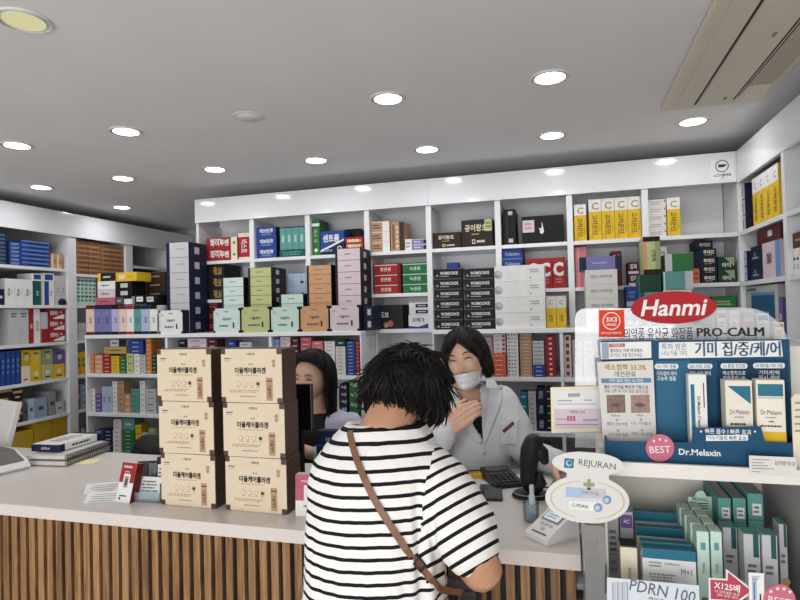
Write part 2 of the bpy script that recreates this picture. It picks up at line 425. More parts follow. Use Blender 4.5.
LEFT, RIGHT = ('x', WX), ('x', RX)
def Yp(y): return ('y', y)
def span(pl, px0, px1, zb):
    a = colm(px0, pl[0], pl[1], zb + .02); b = colm(px1, pl[0], pl[1], zb + .02); return a, b
def top_of(pl, px, py, s):
    return rowz(py, s, pl[1]) if pl[0] == 'y' else rowz(py, pl[1], s)
def put(o, pl, s, depth, zb):
    """stand o with its front face in the plane, centred at s along it"""
    if pl[0] == 'y': o.location = (s, pl[1] + depth / 2, zb); o.rotation_euler = (0, 0, 0)
    elif pl[1] < 0: o.location = (pl[1] - depth / 2, s, zb); o.rotation_euler = (0, 0, R(90))
    else: o.location = (pl[1] + depth / 2, s, zb); o.rotation_euler = (0, 0, R(-90))
ORD = ['', 'second', 'third', 'fourth', 'fifth', 'sixth', 'seventh', 'eighth', 'ninth', 'tenth', 'eleventh', 'twelfth', 'thirteenth', 'fourteenth']
def vord(i, n):
    if i == 0: return 'lowest of'
    if i == n - 1: return 'topmost of'
    if i == n // 2 and n % 2: return 'middle one of'
    return (ORD[i] + ' from bottom of') if i < n / 2 else (ORD[n - 1 - i] + ' from top of')
def hord(i, n):
    if i == 0: return 'leftmost of'
    if i == n - 1: return 'rightmost of'
    if i == n // 2 and n % 2: return 'middle one of'
    return (ORD[i] + ' from left of') if i < n / 2 else (ORD[n - 1 - i] + ' from right of')
BAYS = {'U': [(ux[i] + (.021 if i == 0 else .018), ux[i + 1] - (.018 if i < 7 else 0)) for i in range(8)],
        'B': [(lx[i] + .0095, lx[i + 1] - .0095) for i in range(3)] + [(-.704, -.0285), (-.0095, .43)],
        'L': [(2.84, 3.459), (3.541, 4.059), (4.141, 4.579)], 'R': [(2.769, 3.397), (2.119, 2.731)]}
def fit(pl, lo, hi, zb, zt):
    """keep a carton inside the shelf compartment it stands in"""
    k = None
    if pl[0] == 'y' and pl[1] >= UY and zb > S2 - .01: k = 'U'
    elif pl[0] == 'y' and pl[1] < UY and zb < LEDGE - .02: k = 'B'
    elif pl[0] == 'x' and pl[1] < 0: k = 'L'
    elif pl[0] == 'x': k = 'R'
    if k:
        c = (lo + hi) / 2; b = min(BAYS[k], key=lambda q: max(q[0] - c, c - q[1]))
        lo, hi = max(lo, b[0]), min(hi, b[1])
        zs = {'U': (S1, 2.18), 'B': (L1, L2, LEDGE), 'L': sorted(set(LS[0] + LS[2] + LS[1]) | {2.32}) if False else None, 'R': (1.656, 1.92, 2.32)}[k]
        if k == 'L': zs = sorted(LS[BAYS['L'].index(b)]) + [2.32]
        if k == 'B': zs = ((L2 - .03, L1, LEDGE) if c > -.72 else (L2, L1, LEDGE))
        nx = [z for z in zs if z > zb + .03]
        if nx: zt = min(zt, min(nx) - T - .003)
    return lo, hi, zt
def stack(name, desc, where, pl, px0, px1, top, zb, n, col, deco=(), depth=.16, group=None, cat='box', jit=.0, skip=None):
    """n equal cartons lying on one another; top = pixel row of the upper front edge (or a height in metres if < 10)"""
    a, b = span(pl, px0, px1, zb); lo, hi = min(a, b), max(a, b); s = (lo + hi) / 2
    zt = top if top < 10 else top_of(pl, (px0 + px1) / 2, top, s)
    lo, hi, zt = fit(pl, lo, hi, zb, zt); s = (lo + hi) / 2; w = hi - lo - .0016
    h = (zt - zb) / n - .0005
    first = None; out = []; rnd = random.Random(int(px0 * 10 + zb * 1000))
    for i in range(n):
        if first is None: o = first = carton_mesh(name, w, depth, h, col, deco).obj(name)
        else: o = first.copy(); C.objects.link(o)
        js = rnd.uniform(-jit, jit)
        put(o, pl, s + js, depth, zb + .0003 + i * (h + .0005))
        if jit: o.rotation_euler.z += rnd.uniform(-jit, jit) * 8
        tag(o, (desc if n == 1 and not where else ('%s %s' % (desc, where)) if n == 1 else '%s, %s %s' % (desc, vord(i, n), where)), cat, group if n > 1 else None)
        out.append(o)
    return zb + n * (h + .0005) + .0006
def row(name, desc, where, pl, px0, px1, top, zb, n, col, deco=(), depth=.14, group=None, cat='box', cols=None):
    """n cartons standing side by side from left to right"""
    a, b = span(pl, px0, px1, zb); zt = top if top < 10 else top_of(pl, (px0 + px1) / 2, top, (a + b) / 2)
    lo, hi, zt = fit(pl, min(a, b), max(a, b), zb, zt); a, b = (lo, hi) if b > a else (hi, lo); w = abs(b - a) / n; h = zt - zb - .0006
    first = None
    for i in range(n):
        s = a + (b - a) * (i + .5) / n
        if first is None or cols: o = carton_mesh(name, w - .0016, depth, h, cols[i] if cols else col, deco).obj(name); first = o
        else: o = first.copy(); C.objects.link(o)
        put(o, pl, s, depth, zb + .0003)
        tag(o, '%s, %s %s' % (desc, hord(i, n), where) if n > 1 else (desc + ' ' + where).strip(), cat, group if n > 1 else None)
    return zt + .0006

small = lambda c='ink': [('l', 'F', .12, .2, .88, .8, 2, c)]
one = lambda c='ink': [('l', 'F', .2, .35, .8, .65, 1, c)]
vert = lambda c='ink', t='비타민': [('v', 'F', .5, .5, .4, c, t, .6)]

# ---- upper shelving, top row
U = Yp(UY + .03)
stack('cold_remedy_box', 'red cold remedy box with white lettering and cream end', 'top left shelf pair', U, 206.5, 237.5, 237.5, S1, 2, 'red',
      [('r', 'F', .80, 0, 1, 1, 'cream'), ('e', 'F', .9, .5, .009, 'green'), ('t', 'F', .43, .55, .42, 'white', '화이투벤', .6, .03), ('l', 'F', .1, .75, .5, .95, 1, 'white')], .15, 'red cold remedy boxes')
stack('cold_remedy_box', 'upright red carton with cream ends', 'beside the red cold remedy pair', U, 238.5, 250, 233, S1, 1, 'red',
      [('r', 'F', 0, 0, 1, .1, 'cream'), ('r', 'F', 0, .85, 1, 1, 'cream'), ('v', 'F', .5, .5, .45, 'white', '비스토', .5)], .15)
stack('painkiller_box', 'blue flat box with white lettering', 'three-high blue stack on the top shelf', U, 254.8, 276.5, 227, S1, 3, 'blue',
      [('t', 'F', .5, .64, .3, 'white', '게보린큐', .7, .03), ('l', 'F', .25, .15, .75, .42, 1, 'sky'), ('r', 'R', 0, 0, 1, 1, 'navy')], .16, 'blue boxes on the top shelf')
z = stack('patch_box', 'flat dark green carton under the row of teal boxes', '', U, 279.5, 305, 249.5, S1, 1, 'dteal', small('teal'), .2)
row('patch_box', 'slim teal upright box', 'four above the dark green carton', U, 280, 305, 227.5, z, 4, 'teal', [('l', 'F', .3, .2, .7, .8, 1, 'xmint')], .16, 'teal upright boxes')
stack('carton', 'black carton behind the four teal upright boxes', '', Yp(UY + .235), 284, 308, 222, S1, 1, 'black', [('l', 'F', .2, .4, .8, .6, 1, 'dgrey')], .04)
stack('patch_box', 'tall green upright carton', 'left of the big blue multivitamin carton', U, 310, 320, 219.5, S1, 1, 'green', [('v', 'F', .45, .55, .4, 'lime', '파스 큐', .5), ('e', 'F', .5, .15, .012, 'white'), ('r', 'F', 0, .82, 1, .9, 'white')], .16)
stack('multivitamin_box', 'big blue and navy multivitamin carton with diagonal white stripe', '', U, 320.6, 344.5, 231, S1, 1, 'blue',
      [('p', 'F', [(0, 0), (1, 0), (1, .66), (0, .22)], 'white'), ('p', 'F', [(0, 0), (1, 0), (1, .58), (0, .12)], 'navy'), ('t', 'F', .45, .70, .24, 'white', '센트룸', .7, .03), ('l', 'F', .1, .1, .6, .28, 1, 'sky'), ('e', 'F', .8, .26, .016, 'white'), ('e', 'F', .8, .26, .011, 'blue')], .15)
stack('snack_box', 'small red and yellow patterned box', 'beside the multivitamin carton', U, 345.5, 363.5, 237, S1, 1, 'red',
      [('l', 'F', .05, .1, .95, .9, 3, 'yellow'), ('l', 'F', .1, .3, .9, .95, 2, 'cream')], .1)
stack('carton', 'dark grey carton behind the red and yellow patterned box', '', Yp(UY + .185), 344.5, 361, 229, S1, 1, 'dark', one('dgrey'), .1)
stack('herbal_tea_box', 'tan flat box with white end', 'three-high tan stack on the top shelf', U, 370, 390, 221.5, S1, 3, 'tan',
      [('r', 'F', .62, 0, 1, 1, 'white'), ('l', 'F', .1, .25, .55, .75, 2, 'brown'), ('r', 'F', 0, .92, 1, 1, 'peach')], .15, 'tan boxes on the top shelf')
stack('herbal_tea_box', 'upright brown carton', 'beside the three tan boxes', U, 391, 404.5, 222, S1, 1, 'tan', [('r', 'F', .1, .06, .3, .94, 'wood'), ('r', 'F', .64, 0, 1, 1, 'brown'), ('l', 'F', .38, .1, .6, .9, 5, 'cream')], .15)
stack('ointment_box', 'small white carton', 'left of the two violet flat boxes', U, 405, 412, 239, S1, 1, 'white', small('grey'), .12)
stack('ointment_box', 'violet and white flat box', 'pair on the top shelf', U, 412.5, 426.5, 239, S1, 2, 'lgrey', [('r', 'F', 0, .12, 1, .86, 'violet'), ('l', 'F', .1, .3, .7, .7, 1, 'white'), ('r', 'F', .8, .12, 1, .86, 'navy')], .12, 'violet flat boxes')
herb = [('t', 'F', .47, .7, .2, 'cream', '공이랑초', .72, .02), ('l', 'F', .32, .42, .62, .52, 1, 'gold'), ('r', 'F', .34, .12, .44, .28, 'cream'), ('r', 'F', .36, .15, .42, .25, 'dark'), ('l', 'F', .48, .12, .8, .28, 1, 'cream')]
stack('herbal_tonic_box', 'low dark brown gift carton with cream lettering', 'on the top shelf', U, 432.5, 461, 232.5, S1, 1, 'dbrown', herb, .15)
stack('herbal_tonic_box', 'taller dark brown gift carton with a yellow sticky note', '', U, 461.6, 493, 219.5, S1, 1, 'dbrown',
      herb + [('r', 'F', .75, .56, .98, .99, 'lime'), ('l', 'F', .78, .66, .95, .92, 2, 'dgrey')], .15)
stack('file_folder_box', 'narrow black upright box file with two metal corners', '', U, 503.5, 516, 209.5, S1, 1, 'black',
      [('r', 'F', .42, .84, .78, .95, 'silver'), ('r', 'F', .42, .07, .78, .18, 'silver'), ('r', 'F', .3, .2, .34, .8, 'dgrey')], .2)
bird = [(.50, .40), (.56, .36), (.60, .44), (.585, .56), (.565, .72), (.545, .80), (.55, .62), (.52, .55), (.475, .60), (.50, .50)]
stack('gift_box', 'wide black gift box with white bird emblem and pink note', '', U, 522, 564.5, 215.5, S1, 1, 'black',
      [('p', 'F', [(u - .07, v - .02) for u, v in bird], 'white'), ('r', 'F', .02, .42, .30, .86, 'pink'), ('l', 'F', .06, .5, .26, .8, 2, 'mauve')], .15)
yel = [('r', 'F', 0, .70, 1, 1, 'white'), ('t', 'F', .52, .83, .17, 'gold', 'C', .6, .03), ('v', 'F', .48, .38, .34, 'brown', '고려은단', .5), ('l', 'F', .1, .04, .4, .16, 2, 'dyellow'), ('v', 'F', .82, .3, .14, 'dyellow', 'VITAMIN', .3)]
stack('vitamin_box', 'shorter yellow and white vitamin carton', 'left of four taller ones on the top shelf', U, 574.5, 587, 204.5, S1, 1, 'yellow', yel, .13)
row('vitamin_box', 'tall yellow and white vitamin carton', 'four on the back top shelf', U, 589.3, 642, 197.5, S1, 4, 'yellow', yel, .13, 'yellow vitamin cartons on the back shelf')
stack('tablet_box', 'white printed flat box', 'five-high white stack beside the corner yellow carton', U, 647.5, 666.8, 199.5, S1, 5, 'paper', [('l', 'F', .08, .25, .8, .8, 2, 'mauve'), ('r', 'F', .9, .6, .96, .85, 'dark')], .14, 'white flat boxes near the corner')
stack('vitamin_box', 'single yellow and white vitamin carton', 'beside the five-high white stack', U, 667.5, 681, 197.5, S1, 1, 'yellow', yel, .13)

# ---- upper shelving, second row
stack('ginseng_box', 'black box with gold lettering', 'three-high stack under the red cold remedy boxes', U, 207, 225, 261.5, S2, 3, 'dark', [('t', 'F', .62, .55, .42, 'gold', '홍삼', .5, .02), ('l', 'F', .4, .1, .9, .3, 1, 'gold')], .2, 'black and gold boxes')
stack('serum_box', 'pale blue flat box', 'pair behind the lime boxes', U, 288, 306, 273.5, S2, 2, 'lblue', [('r', 'F', .72, .15, .88, .35, 'navy'), ('r', 'F', 0, .45, 1, .55, 'lgrey')], .14, 'pale blue flat boxes')
stack('ginseng_box', 'red flat box', 'three-high red stack beside the green stack', U, 375, 401, 263.5, S2, 3, 'red', [('r', 'F', 0, .8, 1, .88, 'cream'), ('t', 'F', .42, .42, .3, 'cream', '정관원', .5, .02), ('r', 'F', .88, 0, 1, 1, 'dred')], .2, 'red flat boxes')
stack('ginseng_box', 'green flat box', 'three-high green stack beside the red stack', U, 403, 428, 262.5, S2, 3, 'green', [('r', 'F', 0, .8, 1, .88, 'xmint'), ('t', 'F', .5, .42, .3, 'xmint', '녹용원', .5, .02)], .2, 'green flat boxes')
stack('eye_drop_box', 'small blue box on the shelf above the black stacks', '', Yp(UY + .05), 447, 459, 262.5, S2, 1, 'blue', small('white'), .08)
stack('painkiller_box', 'blue box with white lettering', 'stack behind the long white boxes', U, 499, 523.5, 248.5, S2, 4, 'blue', [('t', 'F', .5, .55, .36, 'lblue', 'Fulaxen', .7, .02), ('r', 'F', 0, 0, 1, .08, 'sky')], .2, 'blue boxes behind the long white ones')
row('vitamin_tub', 'red carton with a big white C', 'three above the yellow cartons', U, 527, 566, 258, S2, 3, 'red', [('t', 'F', .45, .62, .42, 'white', 'C', .8, .05), ('l', 'F', .2, .15, .8, .34, 2, 'hpink')], .12, 'red C cartons')
stack('skincare_box', 'slim white upright carton beside the pink one', '', U, 571, 575.3, 247.5, S2, 1, 'white', vert('grey', '크림'), .12)
stack('skincare_box', 'tall salmon pink upright carton by the shelf upright', '', U, 575.8, 587.5, 247, S2, 1, 'hpink', [('r', 'F', .25, 0, .32, 1, 'pink'), ('v', 'F', .6, .5, .3, 'white', '로즈', .5)], .12)
stack('ampoule_box', 'maroon upright box behind the violet carton', '', U, 612, 622.5, 251, S2, 1, 'maroon', [('t', 'F', .5, .8, .14, 'pink', '홍삼', .7)], .12)
stack('ampoule_box', 'maroon and white small box', 'pair standing right of the violet carton', U, 628.5, 639.5, 262, S2, 2, 'maroon', [('t', 'F', .5, .62, .34, 'white', '경옥', .66, .03), ('r', 'F', 0, 0, 1, .22, 'pink')], .12, 'maroon and white small boxes')
stack('tablet_box', 'white printed flat box', 'two-high white stack behind the green gradient box', U, 661.5, 668, 246, S2, 2, 'paper', [('l', 'F', .08, .25, .8, .8, 2, 'mauve')], .12, 'white boxes behind the gradient box')
stack('vitamin_box', 'orange red small box', 'beside the navy stack in the corner', U, 692.5, 700, 268.5, S2, 1, 'dorange', small('red'), .12)
z = stack('lutein_box', 'navy box with pale lettering', 'navy corner stack of four', U, 701, 717.5, 248.5, S2, 4, 'navy', [('t', 'F', .52, .6, .34, 'cream', '루테인', .66, .03), ('l', 'F', .25, .15, .8, .35, 1, 'gold')], .17, 'navy boxes in the corner')
stack('lutein_box', 'loose navy box lying on top of the navy corner stack', '', Yp(UY + .05), 694.5, 713, 240.8, z, 1, 'navy', [('t', 'F', .55, .5, .34, 'cream', '루테인', .6, .03)], .14)
stack('eye_care_box', 'dark green box with white diagonal edge', 'pair in the shelf corner', U, 718.5, 736, 256.5, S2, 2, 'dgreen', [('p', 'F', [(.35, .95), (.95, .95), (.95, .2)], 'moss'), ('t', 'F', .48, .35, .3, 'white', '아이', .5, .02)], .14, 'dark green boxes in the corner')
stack('tea_box', 'bright green flat box', 'under the corner navy stack', U, 713, 737, 296, LEDGE, 2, 'green', [('l', 'F', .1, .3, .9, .7, 2, 'lime')], .14, 'green boxes on the corner ledge')

# ---- ledge: boxes behind, then the front rows
BK = Yp(UY + .03)
stack('ginseng_box', 'dark maroon box with pale lettering', 'stack half hidden behind the mint boxes', BK, 206.5, 219.5, 300.5, LEDGE, 3, 'maroon', [('l', 'F', .2, .25, .85, .75, 2, 'rose')], .16, 'dark maroon boxes')
stack('cosmetic_box', 'black box with a coloured picture', 'on the set-back ledge', Yp(UY + .0), 375, 403, 305, LEDGE, 1, 'dark', [('r', 'F', .2, .45, .62, .8, 'navy'), ('t', 'F', .35, .6, .2, 'white', '도브', .3, .03), ('e', 'F', .55, .22, .02, 'rose'), ('e', 'F', .4, .16, .016, 'tan')], .2)
z = stack('capsule_box', 'white carton with blue wave', 'under two flat white and blue boxes', Yp(UY + .0), 408.5, 428.5, 314.5, LEDGE, 1, 'white', [('p', 'F', [(0, 0), (1, 0), (1, .35), (.5, .12), (0, .2)], 'blue'), ('t', 'F', .5, .62, .24, 'blue', '오메가', .7, .03)], .14)
stack('capsule_box', 'flat white and blue box', 'pair on the white wave carton', Yp(UY + .0), 409, 428, 302.5, z, 2, 'white', [('r', 'F', .35, .15, 1, .75, 'navy'), ('l', 'F', .45, .3, .9, .6, 1, 'white')], .14, 'flat white and blue boxes')
FR_ = Yp(LY + .015)
blk = [('r', 'F', 0, .9, 1, 1, 'dgrey'), ('t', 'F', .55, .52, .3, 'white', 'WOMIOCHOE', .62, .03), ('l', 'F', .22, .14, .6, .3, 1, 'silver'), ('e', 'F', .14, .3, .007, 'grey'), ('p', 'F', [(0, 0), (.08, 0), (.02, .5), (0, .9)], 'dgrey')]
stack('vitamin_drink_box', 'black box with white lettering', 'left-hand black stack of six', FR_, 434.3, 463.6, 268.3, LEDGE, 6, 'black', blk, .17, 'black boxes in two stacks of six')
stack('vitamin_drink_box', 'black box with white lettering', 'right-hand black stack of six', FR_, 464.4, 495, 268, LEDGE, 6, 'black', blk, .17, 'black boxes in two stacks of six')
stack('supplement_box', 'long white box with grey leaf print', 'long white stack of four', FR_, 495.6, 546, 265.3, LEDGE, 4, 'white', [('e', 'F', .075, .45, .022, 'gblue'), ('e', 'F', .09, .5, .015, 'lgrey'), ('e', 'F', .06, .36, .009, 'grey'), ('l', 'F', .70, .48, .92, .78, 2, 'grey'), ('e', 'F', .72, .2, .0035, 'ink')], .19, 'long white boxes')
row('vitamin_box', 'yellow and white upright vitamin carton', 'two on the ledge', Yp(LY + .08), 546.5, 567, 296, LEDGE, 2, 'yellow', [('r', 'F', 0, .62, 1, 1, 'paper'), ('t', 'F', .5, .8, .14, 'gold', 'C', .6, .03), ('v', 'F', .5, .3, .3, 'brown', '은단', .4)], .13, 'yellow vitamin cartons on the ledge')
z = stack('probiotic_box', 'off-white flat box with grey lettering', 'stack of four under violet carton', FR_, 586.5, 619, 269.5, LEDGE, 4, 'paper', [('t', 'F', .5, .52, .17, 'dgrey', '덴프스 프리미엄', .66, .01), ('r', 'R', 0, 0, 1, 1, 'grey')], .20, 'off-white flat boxes')
stack('probiotic_box', 'violet carton with navy ends lying on the off-white stack', '', FR_, 579.5, 622.3, 256.5, z, 1, 'violet', [('r', 'F', 0, 0, .16, 1, 'navy'), ('r', 'F', .84, 0, 1, 1, 'navy'), ('l', 'F', .3, .4, .72, .6, 1, 'lilac')], .2)
stack('capsule_box', 'blue and white small box', 'pair right of the off-white stack', Yp(LY + .1), 627, 639.5, 286.5, LEDGE, 2, 'blue', [('r', 'F', 0, 0, 1, .25, 'lgrey'), ('l', 'F', .2, .4, .8, .8, 2, 'sky')], .12, 'blue and white small boxes')
z = stack('herbal_tonic_box', 'teal upright carton with dark green top', 'under the yellow and green gradient box', FR_, 641, 662.5, 274.5, LEDGE, 1, 'teal', [('r', 'F', 0, .66, 1, 1, 'dgreen'), ('v', 'F', .5, .4, .1, 'dgreen', '정', .2), ('r', 'F', 0, 0, .2, .66, 'dteal')], .18)
stack('herbal_tonic_box', 'upright yellow to green carton with black ends', '', FR_, 643.5, 661, 236.5, z, 1, 'lime', [('r', 'F', 0, 0, .22, 1, 'orange'), ('r', 'F', .7, 0, 1, 1, 'moss'), ('r', 'F', 0, .87, 1, 1, 'black'), ('r', 'F', 0, 0, 1, .13, 'black'), ('v', 'F', .62, .5, .2, 'dgreen', '산청목', .45)], .15)
z = stack('herbal_tonic_box', 'flat white box hidden under the bright green carton', '', FR_, 664, 693, 290, LEDGE, 1, 'paper', [('l', 'F', .1, .7, .6, .85, 1, 'grey')], .18)
z = stack('herbal_tonic_box', 'bright mint green carton with white right end', '', FR_, 663.5, 693.5, 271.3, z, 1, 'teal', [('r', 'F', .74, 0, 1, 1, 'lgrey'), ('r', 'F', 0, 0, .06, 1, 'xmint')], .18)
stack('herbal_tonic_box', 'dark green carton with white left end', '', FR_, 665, 693, 253.5, z, 1, 'green', [('r', 'F', 0, 0, .26, 1, 'lgrey')], .16)

# left part of the ledge: lying stacks at the back, square display boxes at the front
def square_deco(edge, txt, ic='dgrey', bar='brown'):
    """a sleeve with notched corners round a dark carton"""
    a = .07
    sl = [(a, 0), (1 - a, 0), (1 - a, .1), (.99, .1), (.99, .9), (1 - a, .9), (1 - a, 1), (a, 1), (a, .9), (.01, .9), (.01, .1), (a, .1)]
    return [('p', 'F', sl, edge), ('t', 'F', .5, .56, .085, 'ink', txt, .6, .03), ('l', 'F', .4, .82, .62, .9, 1, 'dgrey'), ('l', 'F', .08, .74, .24, .84, 2, 'grey'), ('l', 'F', .22, .22, .66, .36, 1, ic), ('r', 'F', .72, .2, .78, .42, bar)]
lies = lambda sl, lab: [('r', 'F', .10, 0, .99, .97, sl), ('l', 'F', .34, .42, .72, .6, 1, 'dgrey'), ('r', 'R', .3, .25, .52, .75, lab)]
ST = Yp(LY + .078); SQ = Yp(LY + .008)
stack('supplement_box', 'white-fronted navy box with silver sticker', 'tall navy tower', ST, 167.3, 190, 242.3, LEDGE, 6, 'navy', [('r', 'F', .16, 0, 1, .98, 'lgrey'), ('l', 'F', .42, .48, .8, .62, 1, 'grey'), ('r', 'R', .32, .25, .58, .7, 'silver')], .196, 'navy boxes in the tall tower')
for k, (a, b, tp, colr, edge, nm, l0, l1, lt, n, sidec) in enumerate([
        (213.5, 240.5, 308.3, 'black', 'mint', 'mint', 222, 244.5, 277.5, 6, 'dgrey'), (241.5, 270, 306.8, 'black', 'lime', 'lime', 249, 272.5, 267.5, 7, 'silver'),
        (271, 299.5, 307, 'black', 'xmint', 'pale green', 279.5, 304, 294, 4, 'dgrey'), (300.5, 329, 306, 'black', 'orange', 'orange', 307.5, 332.5, 265, 7, 'dgrey'), (330, 359.5, 305.2, 'black', 'pink', 'pale pink', 336.5, 362, 248.3, 7, 'silver')]):
    stack('supplement_box', 'square %s display box' % nm, 'standing at the front of the ledge', SQ, a, b, tp, LEDGE, 1, colr, square_deco(edge, '더올케어'), .066)
    stack('supplement_box', '%s fronted dark flat box' % nm, 'stack behind square %s box' % nm, ST, l0, l1, lt, LEDGE, n, 'dark', lies(edge, sidec), .196, '%s flat boxes' % nm)
stack('supplement_box', 'square white display box', 'in front of the navy tower', SQ, 159, 183, 310.3, LEDGE, 1, 'navy', square_deco('white', '더올케어'), .066)
stack('supplement_box', 'dark navy flat box with silver sticker', 'pair right of the pale pink boxes', ST, 363.5, 373, 306, LEDGE, 2, 'navy', [('r', 'F', .45, .25, .8, .75, 'silver')], .17, 'navy boxes at the ledge end')
# standing pastel row
xs = [86, 94.4, 102.2, 111.6, 119.3, 126.8, 134, 141.2, 149.7, 157.5]
cols = ['peach', 'violet', 'violet', 'lilac', 'peach', 'white', 'teal', 'lblue', 'white']
nms = ['peach', 'violet', 'violet', 'lilac', 'pale orange', 'white', 'teal', 'pale blue', 'white']
wh = ['at the left end of the pastel row', 'next to the peach one in the pastel row', 'left of the lilac one in the pastel row', 'in the middle of the pastel row', 'left of the red-banded white one in the row',
      'with red bands in the pastel row', 'in the pastel row beside the red-banded white one', 'in the right part of the pastel row', 'at the right end of the pastel row']
for i in range(9):
    band = 'red' if i == 5 else ('dred' if i in (0, 4) else ('navy' if i in (1, 2, 7) else 'black'))
    stack('herbal_extract_box', '%s upright box with dark ends' % nms[i], wh[i], FR_, xs[i], xs[i + 1], 305.3, LEDGE, 1, cols[i], [('r', 'F', 0, .87, 1, 1, band), ('r', 'F', 0, 0, 1, .1, band), ('v', 'F', .55, .5, .24, 'ink', '진액', .3)], .15)
zt = rowz(305.0, colm(110, 'y', FR_[1], LEDGE + .1), FR_[1]) + .0012
z = zt
for nm, col, side, tp in (('rose red', 'rose', 'dark', 298), ('pale pink', 'pink', 'black', 289.6), ('white', 'white', 'black', 281.2), ('black and yellow', 'dark', 'black', 273)):
    a = 95 if col == 'rose' else 97.5
    z = stack('herbal_extract_box', '%s flat box' % nm, 'on the pastel row, %s' % {'rose': 'lowest of its stack', 'pink': 'second from bottom of its stack', 'white': 'under the black and yellow one', 'dark': 'topmost of its stack'}[col], FR_, a, 115, tp, z, 1, col,
              [('r', 'F', 0, 0, .18, 1, 'yellow'), ('l', 'F', .3, .3, .85, .7, 1, 'cream')] if col == 'dark' else one('dgrey'), .14)
z = zt
z = stack('herbal_extract_box', 'grey and black low box', 'lowest beside the rose red box', FR_, 115.6, 123.5, 297, z, 1, 'dgrey', one('white'), .14)
z = stack('herbal_extract_box', 'black box with white label', 'under the long yellow carton', FR_, 115.6, 132, 281.5, z, 2, 'black', [('r', 'F', .3, .2, .75, .75, 'lgrey')], .14, 'black boxes under the yellow carton')
stack('herbal_extract_box', 'long yellow carton', 'lying highest beside the black and yellow box', FR_, 115.6, 136.5, 272.3, z, 1, 'yellow', [('r', 'F', .15, .25, .45, .75, 'cream'), ('l', 'F', .55, .3, .9, .7, 1, 'gold')], .14)
stack('ampoule_box', 'small white box with black top', 'on the white red-banded pastel box', FR_, 124, 132, 296.5, zt, 1, 'white', [('r', 'F', 0, .7, 1, 1, 'black')], .12)
z = stack('ampoule_box', 'black box with white label', 'between the small white box and brown stack', FR_, 134.5, 144.5, 295, zt, 1, 'black', [('r', 'F', .2, .25, .85, .8, 'white'), ('l', 'F', .3, .4, .75, .65, 1, 'ink')], .12)
stack('ampoule_box', 'black box with grey label', 'at the right end atop the pastel row', FR_, 145, 156.5, 295, zt, 1, 'black', [('r', 'F', .15, .2, .75, .8, 'lgrey'), ('l', 'F', .2, .4, .6, .65, 1, 'ink')], .12)
stack('herbal_extract_box', 'dark brown flat box', 'brown stack left of the navy tower', Yp(LY + .19), 147.5, 166.5, 272, LEDGE, 7, 'dbrown', [('l', 'F', .15, .35, .75, .65, 1, 'tan'), ('r', 'F', 0, .88, 1, 1, 'brown')], .16, 'dark brown flat boxes')

# ---- low shelving, small medicine cartons in columns
LP = Yp(LY + .035)
def column(px0, px1, top, zb, n, col, desc, where, deco=None, depth=.09, pl=LP, name='medicine_box'):
    return stack(name, desc, where, pl, px0, px1, top, zb, n, col, small('ink') if deco is None else deco, depth, desc + ' column ' + where)
w_ = one('white'); d_ = one('ink')
q = [(88, 94.2, 354.5, 4, 'dorange', 'small orange carton', 'leftmost upper column'), (94.8, 102.5, 355, 4, 'orange', 'small peach carton', 'column beside the leftmost orange one'),
     (103, 110.6, 354, 5, 'red', 'small red carton', 'red column on the upper shelf'), (111.2, 119.2, 356, 5, 'yellow', 'small yellow carton', 'yellow column on the upper shelf'),
     (119.8, 126, 358.5, 4, 'green', 'small green carton', 'short green column on the upper shelf'), (126.6, 133.6, 353.5, 3, 'lime', 'lime green carton', 'lime column on the upper shelf'),
     (134.2, 139.8, 354, 4, 'white', 'small white carton', 'white column under the blue boxes'), (140.4, 145.6, 355, 5, 'lgrey', 'white and black carton', 'column left of the orange tower'),
     (146.2, 151.8, 338.5, 8, 'dorange', 'orange carton', 'tall orange tower'), (152.2, 156.5, 354, 5, 'dgreen', 'dark green carton', 'column at the orange tower')]
tops = {}
for a, b, tp, n, col, ds, wr in q:
    tops[a] = column(a, b, tp, L1, n, col, ds, wr, d_ if col in ('white', 'lgrey', 'yellow', 'lime', 'peach') else w_)
zz = max(tops[x] for x in (103, 111.2, 119.8)); zz2 = max(tops[x] for x in (126.6, 134.2, 140.4))
zz = stack('medicine_box', 'flat gold carton', 'lying across the red and yellow columns', LP, 104, 126, 346.8, zz, 1, 'gold', d_, .09)
stack('medicine_box', 'white and navy carton', 'lying on the flat gold carton', LP, 110, 126.2, 339.5, zz, 1, 'lgrey', [('r', 'F', .55, 0, 1, 1, 'navy'), ('l', 'F', .1, .3, .5, .7, 1, 'ink')], .09)
stack('medicine_box', 'blue carton', 'short blue stack atop the white column', LP, 128.5, 143, 340.5, zz2, 3, 'blue', w_, .09, 'blue cartons on the upper shelf')
for a, b, tp, n, col, ds, wr in [(91.5, 95.2, 389, 5, 'white', 'narrow white carton', 'leftmost column of the middle shelf'), (95.6, 101.4, 394, 4, 'purple', 'small purple carton', 'purple column on the middle shelf'),
     (112.6, 117.4, 381.5, 7, 'white', 'white carton', 'tall white column beside the pale blue pair'), (118, 124.2, 381, 6, 'tan', 'tan carton', 'tan column on the middle shelf'),
     (124.6, 130.6, 394, 3, 'orange', 'peach orange carton', 'short column on the middle shelf'), (131.2, 139.4, 389, 5, 'teal', 'pale green carton', 'green column on the middle shelf'),
     (140, 145.4, 381, 6, 'white', 'white carton', 'white column right of the green one'), (146, 156, 389, 4, 'lgrey', 'grey and white carton', 'wide column at the middle shelf end')]:
    column(a, b, tp, L2, n, col, ds, wr, d_ if col in ('white', 'lgrey', 'tan', 'teal') else w_)
row('medicine_box', 'pale blue upright carton', 'pair on the middle shelf', LP, 101.9, 112.2, 386.5, L2, 2, 'lblue', vert('ink', '안약'), .09, 'pale blue upright cartons')
